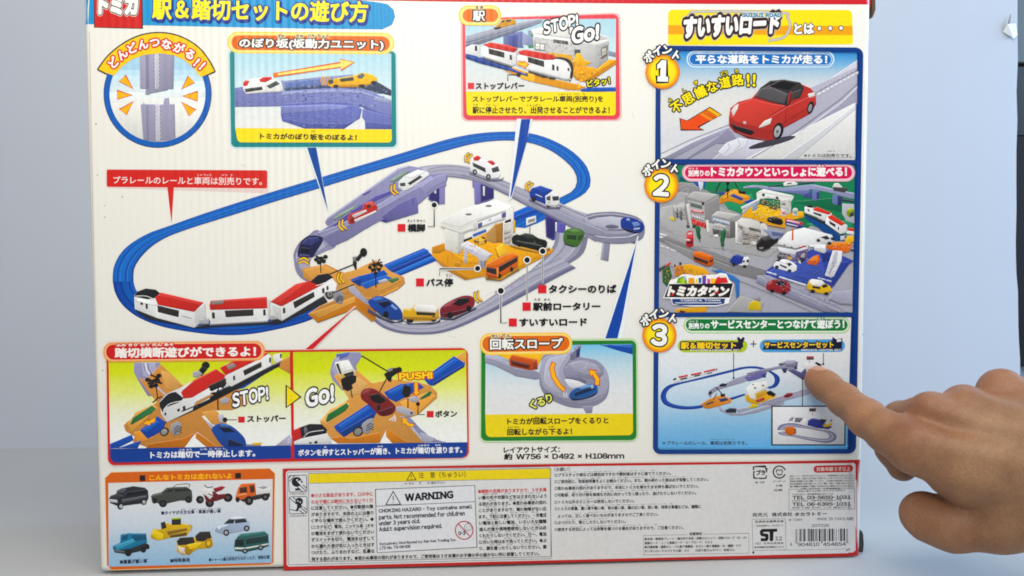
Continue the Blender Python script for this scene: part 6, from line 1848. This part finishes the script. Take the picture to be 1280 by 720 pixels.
stroke(np.stack([920 + (430 + 60 * np.cos(np.linspace(.35, 6.0, 36))) / 8, 575 + (118 + 60 * np.sin(np.linspace(.35, 6.0, 36))) / 8], 1), 1.7, '1D1B1D')
for a0 in (-2.6, -.5, 1.6):
    q = np.linspace(a0 - .7, a0 + .7, 9)
    stroke(np.stack([920 + (430 + 30 * np.cos(q)) / 8, 575 + (118 + 30 * np.sin(q)) / 8], 1), 1.4, '1D1B1D')
F('1D1B1D', '418,96 444,96 431,112'), F('1D1B1D', '400,134 420,128 416,148'), F('1D1B1D', '446,128 464,134 450,150')
T('ダンボール', 368, 222, 492, 218, 20, '3A3A42', .02), T('外箱', 392, 268, 460, 264, 24, '5A504C', .02), T('台紙', 376, 312, 464, 308, 24, '5A504C', .02)
sub('age_label', 'red pill with the age limit')
Q('B03634', '772,54 1166,46 1166,116 772,126', 4.2), T('対象年齢３才以上', 800, 112, 1140, 106, 44, 'E2C6BC', .015)
sub('contact_text')
for i, s in enumerate(('商品について、お気づきの点がございましたら、お客様相談室までお申し出ください。', '商品の一部を、改良のため予告なく変更することがありますのでご了承ください。', '梱包箱や説明書は大切に保管してください。この商品の対象年齢は３才以上です。', '当社の全額負担でお取り替えいたします。電話・手紙にてお問い合わせください。', '個人情報はお客様のご相談への対応のみに使用させていただきます。')):
    T(s, 534, 168 + i * 26, 1180, 160 + i * 26, 19, '4A4A50', .015)
Q(None, '526,290 1182,278 1184,486 528,498', 0, '6A6A70', .5)
T('お問い合わせ先　お客様相談室', 640, 294, 1040, 290, 17, '4A4A50', .015), T('商品に関するお問い合わせは下記まで', 612, 318, 1090, 308, 17, '4A4A50', .015), T('〒124-8511　東京都葛飾区立石7-9-10', 558, 350, 970, 344, 18, '4A4A50', .015), T('〒532-0003　大阪市淀川区宮原４丁目', 558, 416, 1050, 408, 18, '4A4A50', .015), T('受付時間：月～金曜日（祝日を除く）10～17時　通話料金がかかります', 558, 484, 1146, 478, 18, '4A4A50', .015)
T('TEL 03-5650-1031', 560, 392, 1146, 386, 36, '232226', .03), T('TEL 06-6395-1031', 558, 458, 1146, 454, 36, '232226', .03)
T('発売元', 160, 568, 316, 564, 42, '3A3A3E', .008), S('3A3A3E', .4, '334,540 334,546'), S('3A3A3E', .4, '334,556 334,562'), T('株式会社', 356, 564, 562, 558, 42, '2A2A2E', .02), T('タカラトミー', 582, 560, 906, 552, 38, '2A2426', .035)
T('© TOMY', 524, 608, 664, 606, 24, '46444A', .01), T('MADE IN THAILAND', 810, 600, 1170, 598, 28, '46444A', .008), T('207026', 748, 668, 928, 666, 30, '46444A', .006)
sub('safety_mark', 'toy safety mark box')
Q(None, '158,590 490,584 496,894 166,902', 0, '6A6A70', .5)
T('玩具安全基準合格', 186, 626, 474, 620, 24, '3E3E44', .02), T('合格登録No. S00007 F', 196, 666, 468, 660, 20, '4A4A50', .01), T('（社）日本玩具協会', 188, 844, 474, 838, 24, '4A4A50', .01), T('東京都墨田区東駒形4-22-4', 178, 880, 478, 874, 20, '4A4A50', .02)
F('17161A', '236,738 236,704 256,686 410,684 408,714 372,716 368,806 334,808 332,716 290,716 266,720 270,730 312,734 322,744 322,790 306,808 244,810 242,780 290,778 288,764 250,758')
T('12', 388, 800, 460, 798, 38, '3A3A3E', .006), E('1E1C1E', 170, 922, 10, 12)
sub('barcode', 'black and white barcode')
Q('DCDADA', '588,684 1124,678 1126,810 590,818')
rnd = random.Random(5)
x = 592
code = '4904810454854'
Lc = ['0001101', '0011001', '0010011', '0111101', '0100011', '0110001', '0101111', '0111011', '0110111', '0001011']
Gc = ['0100111', '0110011', '0011011', '0100001', '0011101', '0111001', '0000101', '0010001', '0001001', '0010111']
par = 'LGLLGG'
bits = '101' + ''.join((Lc if par[i] == 'L' else Gc)[int(code[i + 1])] for i in range(6)) + '01010' + ''.join(''.join('1' if q == '0' else '0' for q in Lc[int(c)]) for c in code[7:]) + '101'
mw = (1114 - 592) / 95.0
i = 0
while i < 95:
    if bits[i] == '1':
        j = i
        while j < 95 and bits[j] == '1':
            j += 1
        long_ = i < 3 or i > 91 or 44 < i < 50
        x0, x1 = 592 + i * mw, 592 + j * mw
        yt = 686 - (x0 - 592) / 520 * 4
        F('1B1A1D', [(x0, yt), (x1, yt), (x1 + .5, yt + (146 if long_ else 126)), (x0 + .5, yt + (146 if long_ else 126))])
        i = j
    else:
        i += 1
T('4', 534, 858, 556, 858, 34, '2A2A2E', .012), T('904810', 614, 860, 830, 856, 36, '2A2A2E', .012), T('454854', 866, 858, 1096, 854, 36, '2A2A2E', .012)
S('77777C', .4, '480,900 1130,886'), F('9A8478', '1090,902 1130,880 1140,886 1100,910')
Z()
# small blemishes and scuffs on the card, plus painted edge shade and highlight
part('scuff_and_shade_marks')
for x, y, r_ in ((122, 219, .9), (153, 246, 1.0), (131, 257, .8), (131.2, 271.4, .9), (123, 260, .5), (128.5, 463, .9), (120, 155, 1.2)):
    E('9A968C', x, y, r_, r_ * .8, n=8)
E('5A564E', 131, 271.4, .55, .5, n=8)
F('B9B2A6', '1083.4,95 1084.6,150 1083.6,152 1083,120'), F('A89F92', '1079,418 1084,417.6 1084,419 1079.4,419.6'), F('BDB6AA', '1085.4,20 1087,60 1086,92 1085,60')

F('CFC8BA', '111.4,40 112.2,40 116,250 121.6,560 124.6,706 123.8,706 120.8,560 115.2,250'), F('F3F0E8', '109.6,30 111,30 112.6,120 111.4,120')  # shade along the left fold and a highlight near its top, drawn in colour
F('D3CCBE', '1083.6,100 1084.3,100 1079.5,330 1073.4,566 1072.8,566 1078.8,330'), F('8E7A62', '1066.5,690.4 1071.5,689 1072,691.6 1067,692.4')  # crease shade drawn down the right edge; worn kraft spot at the corner
for x, y, a_, l_ in ((127, 320, 80, 9), (300, 205, 20, 8), (745, 320, -35, 7), (560, 420, 12, 10), (640, 560, 5, 8), (790, 140, 70, 9), (130, 630, 84, 10)):
    r_ = math.radians(a_)
    S('D0CABD', .45, [(x, y), (x + l_ * math.cos(r_), y + l_ * math.sin(r_))])
# ================================================================== the pointing hand (one continuous skin, grown from a signed distance field)
def hand_pt(px, py, y):
    return on_depth(float(px), float(py), y)


def chain(rows):
    """rows: photograph pixel x, y, depth, radius in pixels at that depth"""
    return [(hand_pt(a, b, y), r * px_scale(y)) for a, b, y, r in rows]


def cone_sdf(P, a, ra, b, rb):
    ab = b - a
    t = np.clip(((P - a) @ ab) / (ab @ ab), 0, 1)
    d = P - a - t[:, None] * ab
    return np.sqrt((d * d).sum(1)) - (ra + (rb - ra) * t)


def smin(a, b, k):
    h = np.clip(0.5 + 0.5 * (b - a) / k, 0, 1)
    return b + (a - b) * h - k * h * (1 - h)


def chain_sdf(P, ch, k):
    out = None
    for (a, ra), (b, rb) in zip(ch[:-1], ch[1:]):
        d = cone_sdf(P, a, ra, b, rb)
        out = d if out is None else smin(out, d, k)
    return out


INDEX = chain([(1023, 475, -.0078, 17.5), (1033, 483, -.014, 18.8), (1055, 500, -.030, 20.2), (1084, 523, -.050, 24), (1110, 541, -.064, 26.5), (1142, 560, -.078, 30)])
MIDDLE = chain([(1164, 517, -.068, 27), (1128, 527, -.034, 25), (1118, 560, -.026, 22.5), (1128, 583, -.036, 19)])
RING = chain([(1205, 508, -.064, 26), (1172, 530, -.026, 24), (1164, 575, -.022, 22), (1180, 600, -.038, 19)])
LITTLE = chain([(1252, 490, -.058, 28), (1222, 520, -.024, 23), (1214, 560, -.022, 20), (1228, 585, -.036, 17)])
THUMB = chain([(1151, 641, -.066, 25.5), (1161, 647, -.069, 28.5), (1192, 656, -.077, 32.5), (1250, 653, -.086, 37), (1330, 640, -.095, 44)])
PALM = [
    (chain([(1142, 560, -.078, 30), (1215, 590, -.086, 40), (1380, 610, -.098, 62)]), .010),
    (chain([(1164, 517, -.068, 27), (1250, 560, -.084, 40), (1380, 600, -.098, 62)]), .010),
    (chain([(1205, 508, -.064, 26), (1280, 550, -.082, 40), (1390, 590, -.098, 62)]), .010),
    (chain([(1252, 490, -.058, 28), (1310, 535, -.076, 42), (1400, 585, -.096, 62)]), .010),
    (chain([(1184, 584, -.070, 29), (1240, 622, -.078, 34), (1320, 625, -.090, 46)]), .012),
    (chain([(1200, 560, -.050, 40), (1300, 580, -.070, 55), (1390, 600, -.09, 62)]), .012),
    (chain([(1380, 605, -.098, 74), (1520, 640, -.125, 78), (1640, 672, -.150, 88)]), .014),
]
TENDON = [chain([(1164, 508, -.076, 8), (1270, 540, -.0955, 7), (1370, 585, -.110, 6)]),
          chain([(1207, 498, -.074, 8), (1290, 532, -.093, 7), (1372, 575, -.108, 6)]),
          chain([(1146, 548, -.084, 8), (1250, 572, -.099, 7), (1370, 600, -.111, 6)])]


def hand_sdf(P):
    d = None
    for ch, k in PALM:
        e = chain_sdf(P, ch, .008)
        d = e if d is None else smin(d, e, k)
    d = smin(d, chain_sdf(P, INDEX, .0035), .006)
    d = smin(d, chain_sdf(P, MIDDLE, .004), .003)
    d = smin(d, chain_sdf(P, RING, .004), .004)
    d = smin(d, chain_sdf(P, LITTLE, .004), .004)
    for t in TENDON:
        d = smin(d, chain_sdf(P, t, .004), .009)
    th = chain_sdf(P, THUMB, .006)
    # the thumb stays apart near its tip and flows into the hand towards its root
    w = np.clip((P[:, 0] - hand_pt(1180, 635, -.075)[0]) / .016, 0, 1)
    k = .0006 + .011 * w * w * (3 - 2 * w)
    d = smin(d, th, k)
    # knuckle creases of the forefinger and thumb: shallow grooves across the back
    for c, ax, dep in CREASES:
        q = P - c
        t = q @ ax
        r2 = (q * q).sum(1)
        d = d + dep * np.exp(-(t / .00055) ** 2) * np.exp(-r2 / .011 ** 2)
    return d


CREASES = []
for (i, offs) in ((2, (-.0016, 0, .0017)), (3, (-.0026, -.0008, .001, .0027))):
    a, b = INDEX[i - 1][0], INDEX[i + 1][0]
    ax = (b - a) / np.linalg.norm(b - a)
    for o_ in offs:
        CREASES.append((INDEX[i][0] + ax * o_ + np.array([.004, -.006, .006]), ax, .00036))


def surface_net(f, lo, hi, h):
    n = np.ceil((hi - lo) / h).astype(int) + 1
    ax = [lo[i] + h * np.arange(n[i]) for i in range(3)]
    V = np.empty(tuple(n), np.float32)
    yz = np.stack(np.meshgrid(ax[1], ax[2], indexing='ij'), -1).reshape(-1, 2)
    for i0 in range(0, n[0], 12):
        xs = ax[0][i0:i0 + 12]
        P = np.concatenate([np.repeat(xs, len(yz))[:, None], np.tile(yz, (len(xs), 1))], 1)
        V[i0:i0 + 12] = f(P).reshape(len(xs), n[1], n[2])
    S_ = V < 0
    cells = np.zeros(tuple(n - 1), np.int8)
    for dx in (0, 1):
        for dy in (0, 1):
            for dz in (0, 1):
                cells += S_[dx:n[0] - 1 + dx, dy:n[1] - 1 + dy, dz:n[2] - 1 + dz]
    act = (cells > 0) & (cells < 8)
    idx = np.full(act.shape, -1, int)
    ijk = np.argwhere(act)
    idx[act] = np.arange(len(ijk))
    acc = np.zeros((len(ijk), 3))
    cnt = np.zeros(len(ijk))
    cor = [(a, b, c) for a in (0, 1) for b in (0, 1) for c in (0, 1)]
    for p in range(8):
        for q in range(p + 1, 8):
            if sum(abs(np.subtract(cor[p], cor[q]))) != 1:
                continue
            a, b = ijk + cor[p], ijk + cor[q]
            va, vb = V[a[:, 0], a[:, 1], a[:, 2]], V[b[:, 0], b[:, 1], b[:, 2]]
            m_ = (va < 0) != (vb < 0)
            t = np.where(m_, va / np.where(m_, va - vb, 1), 0)
            acc += np.where(m_[:, None], a + (b - a) * t[:, None], 0)
            cnt += m_
    vs = lo + h * acc / cnt[:, None]
    faces = []
    for d in range(3):
        e = [0, 0, 0]
        e[d] = 1
        s0 = S_[tuple(slice(0, n[i] - e[i]) for i in range(3))]
        s1 = S_[tuple(slice(e[i], n[i]) for i in range(3))]
        ed = np.argwhere(s0 != s1)
        u, v = (d + 1) % 3, (d + 2) % 3
        ed = ed[(ed[:, u] > 0) & (ed[:, v] > 0) & (ed[:, u] < n[u] - 1) & (ed[:, v] < n[v] - 1)]
        du, dv = np.zeros(3, int), np.zeros(3, int)
        du[u], dv[v] = 1, 1
        qd = [ed, ed - du, ed - du - dv, ed - dv]
        I = np.stack([idx[q[:, 0], q[:, 1], q[:, 2]] for q in qd], 1)
        flip = s0[ed[:, 0], ed[:, 1], ed[:, 2]]
        I[~flip] = I[~flip][:, ::-1]
        faces.append(I[(I >= 0).all(1)])
    return vs, np.concatenate(faces)


allp = [p for ch in [INDEX, MIDDLE, RING, LITTLE, THUMB] + [c for c, _ in PALM] for p in ch]
lo = np.min([p - r for p, r in allp], 0) - .004
hi = np.max([p + r for p, r in allp], 0) + .004
hv, hf = surface_net(hand_sdf, lo, hi, .0011)

m, nt, N, L, bs = new_mat('skin')
SKIN = m
tc = N.new('ShaderNodeTexCoord')
n1 = N.new('ShaderNodeTexNoise')
n1.inputs['Scale'].default_value = 46
n1.inputs['Detail'].default_value = 5
n1.inputs['Roughness'].default_value = .6
L.new(tc.outputs['Object'], n1.inputs['Vector'])
rp = N.new('ShaderNodeValToRGB')
rp.color_ramp.elements[0].position = .3
rp.color_ramp.elements[1].position = .72
rp.color_ramp.elements[0].color = (*lin('845E42'), 1)
rp.color_ramp.elements[1].color = (*lin('A27B59'), 1)
L.new(n1.outputs['Fac'], rp.inputs[0])
L.new(rp.outputs[0], bs.inputs['Base Color'])
bs.inputs['Roughness'].default_value = .52
bs.inputs['Specular IOR Level'].default_value = .35
bs.inputs['Subsurface Weight'].default_value = .1
bs.inputs['Subsurface Radius'].default_value = (.006, .0025, .0012)
bs.inputs['Subsurface Scale'].default_value = 1.0
v1 = N.new('ShaderNodeTexVoronoi')
v1.feature = 'DISTANCE_TO_EDGE'
v1.inputs['Scale'].default_value = 620
n3 = N.new('ShaderNodeTexNoise')
n3.inputs['Scale'].default_value = 240
n3.inputs['Detail'].default_value = 4
L.new(tc.outputs['Object'], v1.inputs['Vector'])
L.new(tc.outputs['Object'], n3.inputs['Vector'])
ad = N.new('ShaderNodeMath')
ad.operation = 'ADD'
L.new(v1.outputs['Distance'], ad.inputs[0])
L.new(n3.outputs['Fac'], ad.inputs[1])
b = N.new('ShaderNodeBump')
b.inputs['Strength'].default_value = .35
b.inputs['Distance'].default_value = .0004
L.new(ad.outputs[0], b.inputs['Height'])
L.new(b.outputs['Normal'], bs.inputs['Normal'])

# skin colour of its own: redder over the knuckles and at the fingertips
at = N.new('ShaderNodeAttribute')
at.attribute_name = 'flush'
mxr = N.new('ShaderNodeMix')
mxr.data_type = 'RGBA'
mxr.inputs[7].default_value = (*lin('A0604A'), 1)
L.new(rp.outputs[0], mxr.inputs[6])
L.new(at.outputs['Fac'], mxr.inputs[0])
n5 = N.new('ShaderNodeTexNoise')
n5.inputs['Scale'].default_value = 900
n5.inputs['Detail'].default_value = 2
L.new(tc.outputs['Object'], n5.inputs['Vector'])
mr5 = N.new('ShaderNodeMapRange')
mr5.inputs['From Min'].default_value = .3
mr5.inputs['From Max'].default_value = .7
mr5.inputs['To Min'].default_value = .88
mr5.inputs['To Max'].default_value = 1.08
L.new(n5.outputs['Fac'], mr5.inputs['Value'])
vs5 = N.new('ShaderNodeVectorMath')
vs5.operation = 'SCALE'
L.new(mxr.outputs[2], vs5.inputs[0])
L.new(mr5.outputs[0], vs5.inputs['Scale'])
L.new(vs5.outputs[0], bs.inputs['Base Color'])
hand = mesh_object('hand', hv, [tuple(map(int, f)) for f in hf], SKIN, None, True)
tag(hand, 'bare right hand reaching in from the right, its forefinger pointing at the printed box', 'hand')

fl = np.zeros(len(hv))
for c, r_, k in ((INDEX[0][0], .011, .55), (INDEX[2][0], .009, .4), (INDEX[3][0], .011, .5), (INDEX[5][0], .014, .35), (MIDDLE[0][0], .013, .5), (RING[0][0], .013, .5), (LITTLE[0][0], .013, .5), (THUMB[0][0], .014, .5), (THUMB[2][0], .013, .35)):
    fl = np.maximum(fl, k * np.exp(-((hv - c) ** 2).sum(1) / (r_ * 1.15) ** 2))
fa = hand.data.attributes.new('flush', 'FLOAT', 'POINT')
fa.data.foreach_set('value', fl.astype(np.float32))

# fingernail of the forefinger, laid on the skin
axis = INDEX[0][0] - INDEX[2][0]
axis /= np.linalg.norm(axis)
dors = np.array([.12, -.42, .90])
dors -= axis * (dors @ axis)
dors /= np.linalg.norm(dors)
side = np.cross(axis, dors)
NAIL, nt, N, L, bs = new_mat('nail')
bs.inputs['Base Color'].default_value = (*lin('B98A72'), 1)
bs.inputs['Roughness'].default_value = .28
ctr = INDEX[0][0] + axis * .0012
P0, fs = [], []
NR, NA = 6, 28
for i in range(NR + 1):
    for j in range(NA):
        a = 2 * math.pi * j / NA
        cx, sx = math.cos(a), math.sin(a)
        r = i / NR
        P0.append(ctr + axis * (.0052 * r * math.copysign(abs(cx) ** .7, cx)) + side * (.0044 * r * math.copysign(abs(sx) ** .7, sx)) + dors * .016)
for i in range(NR):
    for j in range(NA):
        k = (j + 1) % NA
        fs.append((i * NA + j, i * NA + k, (i + 1) * NA + k, (i + 1) * NA + j))
P0 = np.array(P0)
for it in range(40):
    P0 = P0 - dors * (hand_sdf(P0) - .00022)[:, None] * .7
rr = np.repeat(np.arange(NR + 1) / NR, NA)
P0 -= dors * (.0004 * (rr > .93))[:, None]
mesh_object('fingernail', P0, fs, NAIL, hand, True)
finish_prints()
